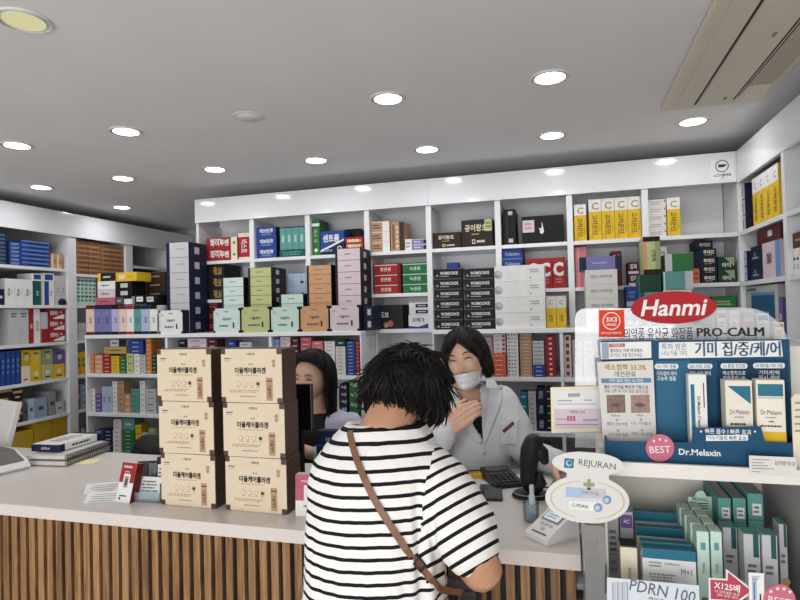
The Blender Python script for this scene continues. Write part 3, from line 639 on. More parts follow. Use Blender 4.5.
for a, b, tp, n, col, ds, wr in [(95, 103.4, 430, 6, 'blue', 'dark blue carton', 'left column of the lowest visible shelf'), (103.8, 112.4, 430, 6, 'navy', 'navy carton', 'second column of the lowest visible shelf'),
     (113, 121, 430, 5, 'white', 'white carton', 'column between navy and green ones'), (123, 134.2, 430, 6, 'green', 'green carton', 'wide green column near the chair'),
     (135.6, 141.4, 425, 5, 'yellow', 'yellow carton', 'yellow column above the chair'), (142, 148, 433, 4, 'lblue', 'pale blue carton', 'column behind the office chair'), (148.6, 156, 428, 5, 'moss', 'olive green carton', 'column behind the office chair')]:
    tops[a] = column(a, b, tp, L3, n, col, ds, wr, d_ if col in ('white', 'yellow', 'lblue') else w_)
stack('medicine_box', 'sky blue upright carton', 'on top of the wide green column', LP, 122.6, 134.6, 418.5, tops[123], 1, 'teal', w_, .09)
stack('medicine_box', 'white carton', 'on top of the low white column', LP, 113.4, 121.4, 419.5, tops[113], 2, 'paper', d_, .09, 'white cartons above the low white column')
# bay behind the brown boxes
for a, b, tp, n, col, ds, wr in [(178.5, 187, 340, 6, 'dark', 'black carton', 'column just above the left collagen boxes'), (188, 207, 338.5, 7, 'pink', 'pink and white carton', 'wide column above the left collagen boxes'),
     (207.8, 218, 339, 7, 'maroon', 'maroon carton', 'column above the left collagen boxes'), (228.5, 236, 341, 6, 'blue', 'blue carton', 'column above the right collagen boxes'),
     (240, 252, 342, 6, 'lgrey', 'grey carton', 'column above the right collagen boxes')]:
    column(a, b, tp, L1, n, col, ds, wr, d_ if col in ('pink', 'lgrey') else w_)
for a, b, tp, n, col, ds, wr in [(271.8, 280.2, 339, 7, 'sky', 'light blue carton', 'column left of the seated woman'), (280.8, 291, 337, 8, 'pink', 'pink and white carton', 'column behind the seated woman'),
     (291.6, 299.5, 338, 7, 'maroon', 'maroon carton', 'column behind the seated woman'), (301, 312, 337.3, 8, 'rose', 'rose red carton', 'column behind the seated woman'), (312.6, 323.5, 341, 7, 'hpink', 'pink red carton', 'column behind the seated woman'),
     (325, 335.4, 341.2, 9, 'white', 'white carton', 'column right behind the seated woman'), (336, 345.8, 346.5, 8, 'paper', 'white carton', 'column under the dark green box'),
     (346.6, 355.8, 341, 10, 'blue', 'blue carton', 'tall blue column right of the seated woman'), (356.2, 359.8, 341, 9, 'red', 'narrow red carton', 'column at the upright')]:
    tops[a] = column(a, b, tp, L1, n, col, ds, wr, d_ if col in ('pink', 'white', 'paper') else w_)
stack('medicine_box', 'dark green carton', 'on the white column behind the seated woman', LP, 336, 345, 339.5, tops[336], 1, 'dgreen', w_, .08)
for a, b, tp, n, col, ds, wr in [(340.5, 348, 383.5, 5, 'navy', 'navy carton', 'column beside the green ones below'), (349.5, 359.3, 379, 4, 'green', 'dark green carton with white lettering', 'green column left of the customer'), (330, 339.5, 388, 4, 'lgrey', 'grey carton', 'column behind the lilac sleeve')]:
    column(a, b, tp, L2, n, col, ds, wr, d_ if col == 'lgrey' else [('t', 'F', .5, .5, .34, 'white', '녹십', .66, .02)])
# bay right of the pharmacist
dots = [('r', 'F', .1, .3, .25, .65, 'ink'), ('r', 'F', .4, .35, .5, .65, 'ink'), ('r', 'F', .62, .35, .8, .6, 'dgrey')]
for a, b, tp, n, col, ds, wr, dc in [(483, 493.6, 336.7, 8, 'mauve', 'mauve and white carton', 'mauve column beside the pharmacist', w_), (494.2, 506.4, 334, 10, 'paper', 'pinkish white carton', 'column behind the orange red boxes', [('r', 'F', .72, .2, .95, .8, 'red'), ('l', 'F', .1, .3, .6, .7, 1, 'mauve')]),
     (507.6, 519, 332.5, 12, 'white', 'white carton with black marks', 'twelve-high white column', dots), (520.6, 532.6, 333, 13, 'tan', 'tan carton', 'tall tan column', one('cream')),
     (533.2, 544.8, 341, 9, 'lgrey', 'silver grey carton', 'grey column next to the tan one', [('r', 'F', 0, .8, 1, 1, 'white'), ('l', 'F', .1, .3, .8, .6, 1, 'dgrey')]), (546, 556.2, 336, 8, 'red', 'red carton with white lettering', 'red column by the upright', [('t', 'F', .5, .5, .4, 'white', '88', .7, .04)])]:
    column(a, b, tp, L1, n, col, ds, wr, dc, .1)
LQ = Yp(LY + .008)
column(493, 506, 353.3, L1, 5, 'coral', 'orange red carton', 'front stack beside the pharmacist shoulder', [('l', 'F', .15, .35, .8, .65, 1, 'peach')], .024, LQ)
column(533.4, 545, 365, L1, 3, 'blue', 'blue carton', 'low stack before the silver grey column', w_, .024, LQ)
L2r = L2 - .03
for a, b, tp, n, col, ds, wr, dc in [(520.5, 528.4, 392, 4, 'seablue', 'blue teal carton', 'column beside the pharmacist sleeve', w_), (529, 536.8, 391.5, 8, 'lgrey', 'white and grey carton', 'column left of the navy one', d_),
     (537.4, 546, 387.3, 3, 'navy', 'navy upright carton', 'navy column near the framed card', [('v', 'F', .5, .5, .4, 'lblue', '훼럼', .7)]), (546.6, 553, 388, 6, 'dark', 'black carton', 'column behind the framed card', w_)]:
    column(a, b, tp, L2r, n, col, ds, wr, dc, .1)
for a, b, tp, n, col, ds, wr in [(535, 542.6, 437.5, 4, 'grey', 'grey carton', 'low column beside the scanner'), (543.4, 552, 445, 3, 'moss', 'olive grey carton', 'low column by the upright')]:
    column(a, b, tp, L3, n, col, ds, wr, d_, .1)
for a, b, tp, n, col, ds, wr, zb in [(563.5, 572, 335, 6, 'paper', 'white carton with red print', 'column left behind the clear panel', L1), (573, 582, 340, 6, 'lgrey', 'grey white carton', 'column behind the clear panel', L1), (584, 594, 337, 7, 'pink', 'pale carton', 'column behind the clear panel edge', L1)]:
    column(a, b, tp, zb, n, col, ds, wr, [('r', 'F', .3, .2, .75, .8, 'red')] if n == 6 and col == 'paper' else d_, .1)

# ---- left wall shelving
LW = ('x', WX - .02)
st = lambda *a, **k: stack(*a, **k)
st('cream_box', 'dark navy flat box', 'navy stack at the picture edge', LW, -4, 7.6, 233, LS[0][0], 8, 'navy', small('sky'), .2, 'navy flat boxes at the left edge')
st('cream_box', 'blue flat box', 'blue stack next to the navy one', LW, 9.5, 21, 242, LS[0][0], 6, 'blue', small('lblue'), .2, 'blue flat boxes, narrow stack')
st('cream_box', 'bright blue flat box', 'wide blue stack on the left top shelf', LW, 21.6, 49.5, 241.5, LS[0][0], 6, 'blue', [('r', 'F', 0, .75, 1, 1, 'sky'), ('l', 'F', .15, .2, .9, .6, 1, 'navy')], .2, 'blue flat boxes, wide stack')
row('cream_box', 'orange and white upright box', 'pair beside the wide blue stack', LW, 51.5, 62.5, 254, LS[0][0], 2, 'orange', [('r', 'F', 0, 0, .3, 1, 'cream'), ('v', 'F', .62, .5, .3, 'brown', '크림', .4)], .14, 'orange upright boxes')
row('cleanser_box', 'dark blue slim upright box', 'at the left end of the second shelf', LW, -3, 4.4, 289, LS[0][1], 1, 'navy', w_, .14)
row('cleanser_box', 'white upright box with grey lettering', 'three on the left wall second shelf', LW, 5, 33, 279, LS[0][1], 3, 'white', [('v', 'F', .4, .5, .2, 'ink', '세타필', .5), ('v', 'F', .7, .5, .12, 'grey', '로션', .4)], .15, 'white upright boxes on the left wall')
z = row('cleanser_box', 'dark teal upright box', 'beside the white ones on the left wall', LW, 34, 43, 281, LS[0][1], 1, 'dteal', [('r', 'F', .8, 0, 1, 1, 'lgrey'), ('v', 'F', .4, .5, .2, 'white', '로션', .4)], .15)
row('cleanser_box', 'flat white and blue box', 'on top of the dark teal box', LW, 32, 42.5, 273.5, z, 1, 'white', [('r', 'F', .15, .2, .85, .85, 'blue')], .14)
z = row('cleanser_box', 'blue and white upright box', 'right of the dark teal one', LW, 43.5, 54.5, 281.5, LS[0][1], 1, 'white', [('r', 'F', .08, 0, .5, 1, 'blue'), ('v', 'F', .7, .5, .16, 'blue', '로션', .5)], .15)
row('cleanser_box', 'flat white box with blue label', 'on the blue and white upright box', LW, 43.5, 54.5, 273, z, 1, 'white', [('r', 'F', .1, .15, .85, .8, 'blue')], .14)
row('cleanser_box', 'white and grey upright box', 'two beside the left wall upright', LW, 55.2, 66.5, 275.5, LS[0][1], 2, 'lgrey', [('v', 'F', .5, .5, .2, 'ink', '젤 크림', .6)], .13, 'white and grey upright boxes')
o = MB().lathe([(.012, 0), (.03, .004), (.036, .018), (.032, .034), (.02, .046), (.008, .05)], pm('navy'), 20).obj('coin_pouch', None, True)
p = (WX - .045 + .001, colm(61, 'x', WX - .03, LS[0][1]), LS[0][1] + .0004); o.location = (WX + .0 - .0185, p[1], p[2]); o.scale = (.5, 1, 1)
tag(o, 'small round navy pouch before the white upright boxes', 'pouch')
# the third shelf: red and white cartons
row('cough_syrup_box', 'grey white upright box', 'two at the left of the red ones', LW, 9, 29, 309, LS[0][2], 2, 'lgrey', [('l', 'F', .2, .75, .8, .9, 2, 'ink')], .15, 'grey white boxes on the third shelf')
row('cough_syrup_box', 'tall red upright box', 'left of the white slim one', LW, 29.4, 33.8, 308, LS[0][2], 1, 'red', vert('white', '판콜'), .15)
row('cough_syrup_box', 'slim white upright box', 'between the red box and grey box', LW, 34.2, 40.4, 308.5, LS[0][2], 1, 'white', vert('red', '판피린'), .15)
row('cough_syrup_box', 'grey upright box with red foot', 'right of the slim white one', LW, 41, 48, 312, LS[0][2], 1, 'lgrey', [('r', 'F', 0, 0, 1, .45, 'red')], .15)
stack('cough_syrup_box', 'red and white carton', 'red column on the left wall', LW, 48.5, 65.5, 309, LS[0][2], 3, 'red', [('p', 'F', [(.3, .1), (.95, .1), (.95, .55), (.3, .2)], 'white'), ('t', 'F', .35, .65, .3, 'white', '판콜에스', .5, .03), ('e', 'F', .75, .7, .008, 'white')], .15, 'red and white cartons on the left wall')
LWF = ('x', WX + .0)
row('dietary_box', 'blue upright box', 'four on the fourth shelf of the left wall', LW, 1, 21, 351, LS[0][3], 4, 'blue', [('r', 'F', .85, 0, 1, 1, 'navy'), ('l', 'F', .2, .3, .7, .8, 3, 'sky')], .15, 'blue upright boxes on the left wall')
for a, b, cl, tp, nm in ((21.6, 30.6, ('cream', 'dyellow'), 350, 'cream and yellow'), (31, 41.2, ('yellow', 'yellow'), 350, 'yellow'), (42, 53.2, ('lime', 'moss'), 349, 'green'), (53.8, 64.5, ('yellow', 'purple'), 350, 'purple and yellow')):
    mid = LS[0][3] + (rowz(tp, WX - .02, colm(a, 'x', WX - .02, 1.2)) - LS[0][3]) / 2
    z = stack('dietary_box', '%s lower carton' % nm, 'of the fourth shelf', LW, a, b, mid, LS[0][3], 1, cl[0], [('e', 'F', .5, .5, .018, 'cream'), ('l', 'F', .2, .1, .8, .3, 1, 'ink')], .15)
    stack('dietary_box', '%s upper carton' % nm, 'of the fourth shelf', LW, a, b, tp, z, 1, cl[1], [('e', 'F', .55, .5, .02, 'lime'), ('l', 'F', .2, .7, .8, .9, 1, 'ink')], .15)
stack('coffee_box', 'dark brown carton', 'dark stack on the fifth shelf', LW, -3, 12.5, 388, LS[0][4], 2, 'dbrown', [('r', 'F', 0, .85, 1, 1, 'tan'), ('l', 'F', .3, .3, .8, .6, 1, 'gold')], .15, 'dark brown cartons on the left wall')
stack('coffee_box', 'black carton with gold band', 'stack right of the dark brown ones', LW, 13, 22.5, 390, LS[0][4], 3, 'dark', [('r', 'F', 0, .7, 1, .95, 'gold'), ('l', 'F', .2, .2, .8, .5, 1, 'cream')], .15, 'black and gold cartons')
for a, b, tp, cl, nm in ((23, 28, 403, 'dgrey', 'dark grey'), (28.4, 35, 399, 'lblue', 'pale blue'), (35.4, 47.5, 398, 'gblue', 'slate blue'), (49, 56, 391, 'grey', 'grey tall'), (56.5, 64, 402, 'lgrey', 'light grey')):
    row('coffee_box', '%s upright carton' % nm, 'on the fifth left wall shelf', LW, a, b, tp, LS[0][4], 1, cl, d_, .15)
for a, b, tp, nm in ((14, 33.6, 431, 'leftmost'), (34.4, 52.6, 420, 'middle'), (53.2, 66.6, 417.5, 'rightmost')):
    row('diaper_box', '%s yellow carton on the lowest left wall shelf' % nm, '', LW, a, b, tp, LS[0][5], 1, 'dyellow', [('l', 'F', .1, .5, .6, .8, 2, 'gold')], .2)
# second bay of the left wall
z = None
for k, (a, b) in enumerate(((76.8, 100.5), (101, 124.2))):
    stack('plaster_box', 'brown kraft flat box', '%s brown pile' % ('left' if k == 0 else 'right'), LW, a, b, 241.5 if k == 0 else 245.5, LS[1][0], 7, 'wood', [('r', 'F', 0, .85, 1, 1, 'tan'), ('l', 'F', .1, .25, .9, .65, 1, 'brown'), ('r', 'F', .46, 0, .48, 1, 'brown')], .25, 'brown kraft flat boxes')
row('herb_box', 'pale green patterned upright box', 'five beside the brown cartons', LW, 76.8, 96, 277.5, LS[1][1], 5, 'xmint', [('l', 'F', .1, .1, .9, .95, 6, 'green')], .2, 'pale green patterned boxes')
row('herb_box', 'brown upright carton', 'three behind the stacked flat boxes', LW, 97, 124, 279, LS[1][1], 3, 'wood', [('l', 'F', .2, .3, .8, .7, 2, 'brown')], .2, 'brown upright cartons')
row('herb_box', 'white and grey upright carton', 'three at the low shelving end', LW, 77, 86, 323, LS[1][2], 3, 'lgrey', vert('ink', '차'), .15, 'white and grey cartons by the low shelving')
row('herb_box', 'yellow printed carton', 'three in the gap beside the low shelving', LW, 77, 90, 352, LS[1][3], 3, 'yellow', [('l', 'F', .1, .3, .9, .8, 2, 'green')], .15, 'yellow cartons in the gap')
row('herb_box', 'red carton', 'left one in the gap below the yellow cartons', LW, 77, 80.2, 384, LS[1][4], 1, 'rose', w_, .15)
stack('herb_box', 'teal grey carton', 'column in the gap below the yellow cartons', LW, 80.6, 88, 384, LS[1][4], 4, 'gblue', w_, .15, 'teal grey cartons in the gap')
for k, pxs in enumerate((78.2, 82.6)):
    o = MB().lathe([(.018, 0), (.021, .004), (.021, .07), (.016, .088), (.008, .095), (.008, .112)], PLAST_W, 18).obj('spray_bottle', None, True)
    o.location = (WX - .05, colm(pxs, 'x', WX - .05, .65), LS[1][5] + .0004)
    tag(o, 'white bottle on the low shelf, %s of the pair in the gap' % ('left' if k == 0 else 'right'), 'bottle', 'white bottles in the gap')
row('pill_box', 'dark blue flat carton', 'two in the far left wall bay', LW, 136.5, 153, 264, LS[2][1], 2, 'navy', [('l', 'F', .2, .4, .8, .7, 1, 'blue')], .2, 'dark blue cartons in the far bay')
row('pill_box', 'grey carton', 'two in the far left bay below the blue ones', LW, 134, 152, 283, LS[2][2], 2, 'grey', d_, .2, 'grey cartons in the far bay')

# ---- right wall shelving
RW = ('x', RX + .02)
stack('night_cream_box', 'white box with dark side', 'three-high stack at the right corner', RW, 738.5, 746, 185.5, S1, 3, 'navy', [('r', 'F', .03, .03, .97, .97, 'lgrey'), ('r', 'F', .12, .2, .3, .75, 'ink'), ('l', 'F', .4, .5, .8, .8, 2, 'grey')], .16, 'white boxes with dark sides')
yr = [('r', 'F', 0, .68, 1, 1, 'white'), ('t', 'F', .5, .82, .13, 'gold', 'C', .6, .03), ('v', 'F', .5, .36, .3, 'brown', '고려은단', .5)]
row('vitamin_box', 'yellow and white vitamin carton', 'four on the right wall', RW, 753.5, 779.5, 171.5, S1, 4, 'yellow', yr, .15, 'yellow vitamin cartons on the right wall')
z1 = stack('cosmetic_box', 'navy and white flat box', 'pair at the corner of the right wall', RW, 739.5, 747.5, 252, S2, 2, 'navy', [('r', 'F', 0.03, .05, .97, .95, 'lblue'), ('l', 'F', .1, .4, .7, .6, 1, 'ink')], .16, 'navy and white flat boxes')
z = stack('cosmetic_box', 'dark navy patterned carton', 'two under the maroon carton', RW, 751.5, 762, 246, S2, 2, 'navy', [('e', 'F', .4, .5, .012, 'sky'), ('l', 'F', .1, .2, .9, .4, 1, 'lblue')], .16, 'dark navy patterned cartons')
zz = row('cosmetic_box', 'pink upright carton with blue edge', 'on the right wall', RW, 763, 781, 241.5, S2, 1, 'pink', [('r', 'F', .74, 0, 1, 1, 'sky'), ('v', 'F', .4, .55, .22, 'dred', '율', .4)], .16)
row('cosmetic_box', 'dark maroon carton with white label', 'lying across the pink carton', RW, 757, 781, 227, max(z, zz), 1, 'maroon', [('r', 'F', .48, .35, .66, .75, 'lgrey')], .15)
row('picture_box', 'large white box with blue picture panel', 'on the lower right wall shelf', RW, 746, 779, 285.5, 1.39, 1, 'lgrey', [('r', 'F', .2, .05, .92, .8, 'mel'), ('r', 'F', .2, .8, .92, .86, 'sky'), ('l', 'F', .3, .4, .8, .5, 1, 'sky'), ('l', 'F', .05, .88, .4, .97, 1, 'ink')], .2)
row('picture_box', 'purple slim carton', 'beside the blue picture box', RW, 780, 783.5, 297, 1.39, 1, 'purple', w_, .15)
z = row('lotion_box', 'white printed carton', 'two in the nearest right wall bay', RW, 786.5, 800, 249, S2, 2, 'white', [('e', 'F', .3, .6, .006, 'ink'), ('e', 'F', .6, .6, .006, 'ink'), ('l', 'F', .15, .2, .85, .4, 2, 'grey')], .16, 'white printed cartons at the right edge')
row('lotion_box', 'dark brown flat carton', 'on the white cartons at the right edge', RW, 790, 806, 232, z, 1, 'brown', one('tan'), .16)

# ------------------------------------------------------------------ counter
CY, CB, CT, CX0, CX1 = 1.445, 2.10, .95, -3.0, .022
def wood_mat():
    m = bpy.data.materials.new('slat_wood'); m.use_nodes = True; nt = m.node_tree; b = nt.nodes['Principled BSDF']; b.inputs['Roughness'].default_value = .5
    tc = nt.nodes.new('ShaderNodeTexCoord'); mp = nt.nodes.new('ShaderNodeMapping'); mp.inputs['Scale'].default_value = (60, 6, 3)
    n = nt.nodes.new('ShaderNodeTexNoise'); n.inputs['Scale'].default_value = 1.6; n.inputs['Detail'].default_value = 6; n.inputs['Distortion'].default_value = 1.2
    nt.links.new(tc.outputs['Object'], mp.inputs[0]); nt.links.new(mp.outputs[0], n.inputs['Vector'])
    w = nt.nodes.new('ShaderNodeTexNoise'); w.inputs['Scale'].default_value = 1; mp2 = nt.nodes.new('ShaderNodeMapping'); mp2.inputs['Scale'].default_value = (19, 1, .35)
    nt.links.new(tc.outputs['Object'], mp2.inputs[0]); nt.links.new(mp2.outputs[0], w.inputs['Vector'])
    ad = nt.nodes.new('ShaderNodeMath'); ad.operation = 'MULTIPLY_ADD'; ad.inputs[1].default_value = .55
    nt.links.new(n.outputs[0], ad.inputs[0]); m2 = nt.nodes.new('ShaderNodeMath'); m2.operation = 'MULTIPLY'; m2.inputs[1].default_value = .45
    nt.links.new(w.outputs[0], m2.inputs[0]); nt.links.new(m2.outputs[0], ad.inputs[2])
    cr = nt.nodes.new('ShaderNodeValToRGB'); e = cr.color_ramp.elements
    e[0].position = .34; e[0].color = (*lin((92, 64, 40)), 1); e[1].position = .66; e[1].color = (*lin((178, 138, 94)), 1)
    x = cr.color_ramp.elements.new(.5); x.color = (*lin((140, 103, 66)), 1)
    nt.links.new(ad.outputs[0], cr.inputs[0]); nt.links.new(cr.outputs[0], b.inputs['Base Color']); return m
SLAT = wood_mat()
TOPM = mat('counter_stone', (216, 209, 204), .32, .5, var=.03, vscale=90)
t = thing('counter', 'long pharmacy counter with pale stone top and vertical wooden slats', 'counter', ((CX0 + CX1) / 2, (CY + CB) / 2, 0))
MB().box(CX0, CX1, CY, CB, CT - .038, CT, TOPM, .003).obj('worktop', t)
MB().box(CX0 + .02, CX1 - .012, CY + .026, CB - .03, .0, CT - .0385, mat('slat_backing', (24, 22, 21), .7)).obj('body', t)
g = MB(); x = CX1 - .014
while x > CX0 + .03:
    g.box(x - .0232, x, CY + .008, CY + .0258, .03, CT - .0385, SLAT, .0015); x -= .0363
g.obj('slat_panel', t, False)
MB().box(CX0 + .02, CX1 - .012, CY + .016, CY + .0255, 0, .0295, mat('kick_board', (40, 37, 35), .6)).obj('plinth', t)

# ------------------------------------------------------------------ collagen boxes on the counter
CARTB = mat('dark_brown_card', (74, 52, 42), .45, var=.06, vscale=40); SLEEVE = mat('cream_card', (218, 203, 177), .5, var=.02, vscale=30)
def oriented(o, M): o.matrix_world = M
def collagen(w, h, d, label, loc, rz):
    t = thing('collagen_box', label, 'box', loc, rz, 'brown and cream collagen boxes')
    MB().box(-w / 2, w / 2, -d / 2, d / 2, 0, h, CARTB, .002).obj('carton', t, False, False)
    n = .085; e = .006
    sl = [(n, .004), (1 - n, .004), (1 - n, .1), (1 - e, .1), (1 - e, .9), (1 - n, .9), (1 - n, .997), (n, .997), (n, .9), (e * 2, .9), (e * 2, .1), (n, .1)]
    g = MB(); g.prism([((u - .5) * w, v * h) for u, v in sl], -d / 2 - .0018, -d / 2 - .0002, SLEEVE)
    dd = [('t', 'F', .5, .905, .035, 'brown', '더좋은담', .3), ('l', 'F', .06, .80, .19, .84, 1, 'ink'), ('l', 'F', .06, .765, .17, .79, 1, 'grey'), ('r', 'F', .47, .70, .485, .73, 'brown'), ('r', 'F', .51, .70, .525, .73, 'brown'),
          ('t', 'F', .49, .60, .085, 'dbrown', '더올케어콜라겐', .50, .035), ('l', 'F', .24, .495, .72, .52, 1, 'tan'), ('l', 'F', .12, .185, .66, .245, 2, 'tan'), ('l', 'F', .3, .10, .62, .14, 1, 'grey'),
          ('r', 'F', .745, .05, .845, .47, 'tan'), ('v', 'F', .795, .22, .05, 'dbrown', '더올케어', .22), ('r', 'F', .745, .40, .845, .42, 'brown'), ('e', 'F', .87, .77, .006, 'tan'), ('e', 'F', .87, .70, .006, 'tan')]
    for q in range(4):
        dd.append(('e', 'F', .30 + q * .105, .355, .0065, 'tan')); dd.append(('e', 'F', .30 + q * .105, .355, .0052, 'cream') if q < 3 else ('e', 'F', .30 + q * .105, .355, .0045, 'brown')); dd.append(('l', 'F', .275 + q * .105, .28, .335 + q * .105, .305, 1, 'tan'))
    decorate(g, dd, w, d, h, .0021); g.obj('sleeve', t, False, False)
    return t
hh = .1648
names = ['bottom', 'middle', 'top']
for c, (xa, xb) in enumerate(((at(158.5, 430, 'y', 1.55).x, at(214.5, 430, 'y', 1.55).x), (at(222, 430, 'y', 1.55).x, at(285, 430, 'y', 1.55).x))):
    for i in range(3):
        jx = (.004, .0, -.004)[i] + (.002 if c else 0)
        collagen(xb - xa - .004, hh - .0006, .09, 'brown collagen box with cream sleeve, %s of the %s stack on the counter' % (names[i], 'left' if c == 0 else 'right'),
                 ((xa + xb) / 2 + jx, 1.55 + .045, CT + .0004 + i * hh), R((-.6, .5, -.3)[i]))

# ------------------------------------------------------------------ things on the left of the counter
def slab(w, d, h, mt, bev=.002): return MB().box(-w / 2, w / 2, -d / 2, d / 2, 0, h, mt, bev)
# receipt printer with sloping grey lid
t = thing('card_terminal', 'white rounded till terminal with grey sloping top at the left edge', 'terminal', (-2.265, 1.75, CT), R(-14))
prof = [(-.16, 0), (.15, 0), (.165, .012), (.15, .03), (.06, .068), (-.15, .075), (-.165, .06)]
MB().prism(prof, -.10, .10, PLAST_W).obj('body', t, False, False)
lid = [(-.13, .0762), (.06, .0690), (.142, .0340), (.144, .0352), (.062, .0708), (-.13, .0784)]
MB().prism(lid, -.088, .088, mat('grey_lid', (74, 70, 68), .4)).obj('lid', t, False, False)
gg = MB(); gg.raw([(.064, -.025, .0706), (.094, -.025, .0577), (.094, .005, .0577), (.064, .005, .0706)], [(0, 1, 2, 3)], pm('lgrey')); gg.obj('sticker', t, False, False)
# monitor seen from behind
t = thing('monitor', 'pale grey monitor seen from behind at the left picture edge', 'monitor', (-2.47, 2.0, CT), R(-20))
slab(.14, .09, .012, PLAST_W, .003).obj('base', t, False, False)
MB().box(-.03, .03, .0, .03, .0125, .12, PLAST_W, .004).obj('neck', t, False, False)
Mx = Matrix.Translation((0, -.005, .045)) @ Matrix.Rotation(R(-14), 4, 'X')
t = MB().box(-.30, .145, -.034, -.006, 0, .19, mat('monitor_shell', (206, 202, 198), .4), .006, Mx).obj('housing', t, False, False)
MB().box(-.29, .135, -.0058, -.0035, .008, .184, PLAST_B, 0, Mx).obj('screen', t, False, False)
# notebooks with spiral, flat white box on top, yellow note
SPI = mat('spiral_wire', (34, 34, 42), .35, metal=.6); PAPER = mat('paper_block', (214, 212, 208), .7, var=.03, vscale=80); COVER = mat('notebook_cover', (178, 174, 168), .5)
ang = math.atan2(.279, -.03) - math.pi / 2
def notebook(label, loc, rz, w, d, h, cov):
    t = thing('spiral_notebook', label, 'notebook', loc, rz, 'spiral notebooks on the counter')
    MB().box(-w / 2, w / 2 - .006, -d / 2, d / 2, .0022, h - .0022, PAPER).obj('pages', t, False, False)
    g = MB(); g.box(-w / 2 - .001, w / 2, -d / 2 - .001, d / 2 + .001, 0, .002, cov); g.box(-w / 2 - .001, w / 2, -d / 2 - .001, d / 2 + .001, h - .002, h, cov); g.obj('covers', t, False, False)
    g = MB(); n = int(d / .0125)
    for i in range(n):
        y = -d / 2 + .008 + i * (d - .016) / (n - 1); r = h / 2 + .002
        g.tube([(w / 2 - .004 + r * .9 * math.sin(a) * 1.0, y, h / 2 + r * math.cos(a)) for a in [2 * math.pi * q / 12 for q in range(13)]], .0014, SPI, 5)
    g.obj('spiral_binding', t, False, False)
notebook('lower grey spiral notebook on the left of the counter', (-2.065, 1.985, CT + .003), ang, .185, .27, .018, COVER)
notebook('upper spiral notebook lying on the lower one', (-2.075, 1.99, CT + .026), ang + R(1), .18, .265, .015, mat('notebook_cover_white', (206, 203, 198), .5))
t = thing('flat_box', 'flat white box with navy ends and blue lettering on the notebooks', 'box', (-2.115, 2.02, CT + .0445), ang + R(-3))
w, d, h = .14, .24, .03
g = slab(w, d, h, pm('white'), .0015); g.obj('carton', t, False, False)
g = MB(); decorate(g, [('r', 'F', 0, 0, 1, 1, 'navy'), ('t', 'F', .5, .5, .4, 'lgrey', 'ubiline', .7, .02), ('r', 'R', 0, 0, .12, 1, 'navy'), ('r', 'R', .88, 0, 1, 1, 'navy'), ('l', 'R', .25, .25, .75, .75, 1, 'navy'),
                       ('r', 'T', 0, .88, 1, 1, 'navy'), ('l', 'T', .2, .2, .8, .75, 4, 'grey')], w, d, h); g.obj('printing', t, False, False)
o = slab(.085, .075, .0012, mat('sticky_yellow', (244, 232, 178), .7), 0).obj('sticky_note'); o.location = (-1.932, 1.945, CT + .0003); o.rotation_euler.z = R(15)
tag(o, 'pale yellow sticky note lying beside the spiral notebooks', 'note')
# office chair behind the counter
t = thing('office_chair', 'black office chair behind the counter beside the brown boxes', 'chair', (at(152, 437, 'y', 2.24).x, 2.24, 0), R(195))
CHF = mat('chair_fabric', (26, 26, 28), .7, bump=.2)
bm = bmesh.new(); bmesh.ops.create_uvsphere(bm, u_segments=32, v_segments=20, radius=1)
for v in bm.verts:
    x_, y_, z_ = v.co; v.co = Vector((.135 * math.copysign(abs(x_) ** .8, x_), .035 * y_ + .05 * x_ * x_ * -1 + .0, .24 * math.copysign(abs(z_) ** .8, z_) + .765))
MB().bm(bm, CHF).obj('backrest', t, True, False); bm.free()
MB().lathe([(.1, .45), (.22, .455), (.24, .48), (.235, .51), (.2, .52)], CHF, 32, Matrix.Translation((0, -.2, 0))).obj('seat', t, True, False)
MB().tube([(0, .03, .62), (0, .05, .5), (0, -.02, .44), (0, -.2, .44)], .018, PLAST_B, 10).obj('back_support', t, True, False)
MB().lathe([(.028, .08), (.028, .44)], METAL, 16, Matrix.Translation((0, -.2, 0))).obj('gas_lift', t, True, False)
for k in range(5):
    a = 2 * math.pi * k / 5; MB().tube([(0, -.2, .09), (.26 * math.cos(a), -.2 + .26 * math.sin(a), .06)], [.022, .014], PLAST_B, 8).obj('leg', t, True, False)
    MB().lathe([(.02, -.024), (.027, -.015), (.027, .015), (.02, .024)], PLAST_B, 14, Matrix.Translation((.26 * math.cos(a), -.2 + .26 * math.sin(a), .0275)) @ Matrix.Rotation(R(90), 4, 'X')).obj('caster', t, True, False)

# leaflet holder cluster left of the brown boxes
def leaning(name, label, cat, base, w, d, h, rz, tilt, mt, deco=(), group=None):
    """a carton leaning back by tilt about its lower edge"""
    t = thing(name, label, cat, base, rz, group)
    M = Matrix.Rotation(R(-tilt), 4, 'X')
    MB().box(-w / 2, w / 2, 0, d, 0, h, mt, .001, M).obj('card', t, False, False)
    if deco:
        g = MB(); g0 = MB(); decorate(g0, deco, w, d, h); g.v = [M @ (v + Vector((0, d / 2, 0))) for v in g0.v]; g.f = g0.f; g.mi = g0.mi; g.ms = g0.ms; g.obj('printing', t, False, False)
    return t
leaning('test_kit_box', 'red and white test kit box leaning on the counter', 'box', (-1.392, 1.535, CT + .0005), .062, .03, .125, R(-6), 16, pm('white'),
        [('r', 'F', 0, .5, 1, 1, 'red'), ('r', 'F', .28, .22, .72, .72, 'white'), ('r', 'F', .36, .38, .64, .66, 'grey'), ('r', 'F', .42, .44, .58, .6, 'dgrey'), ('l', 'F', .15, .84, .85, .95, 1, 'pink'), ('l', 'F', .3, .74, .7, .8, 1, 'pink'), ('r', 'R', 0, .0, 1, 1, 'dred'), ('e', 'F', .25, .1, .004, 'dred'), ('l', 'F', .2, .14, .8, .2, 1, 'ink')])
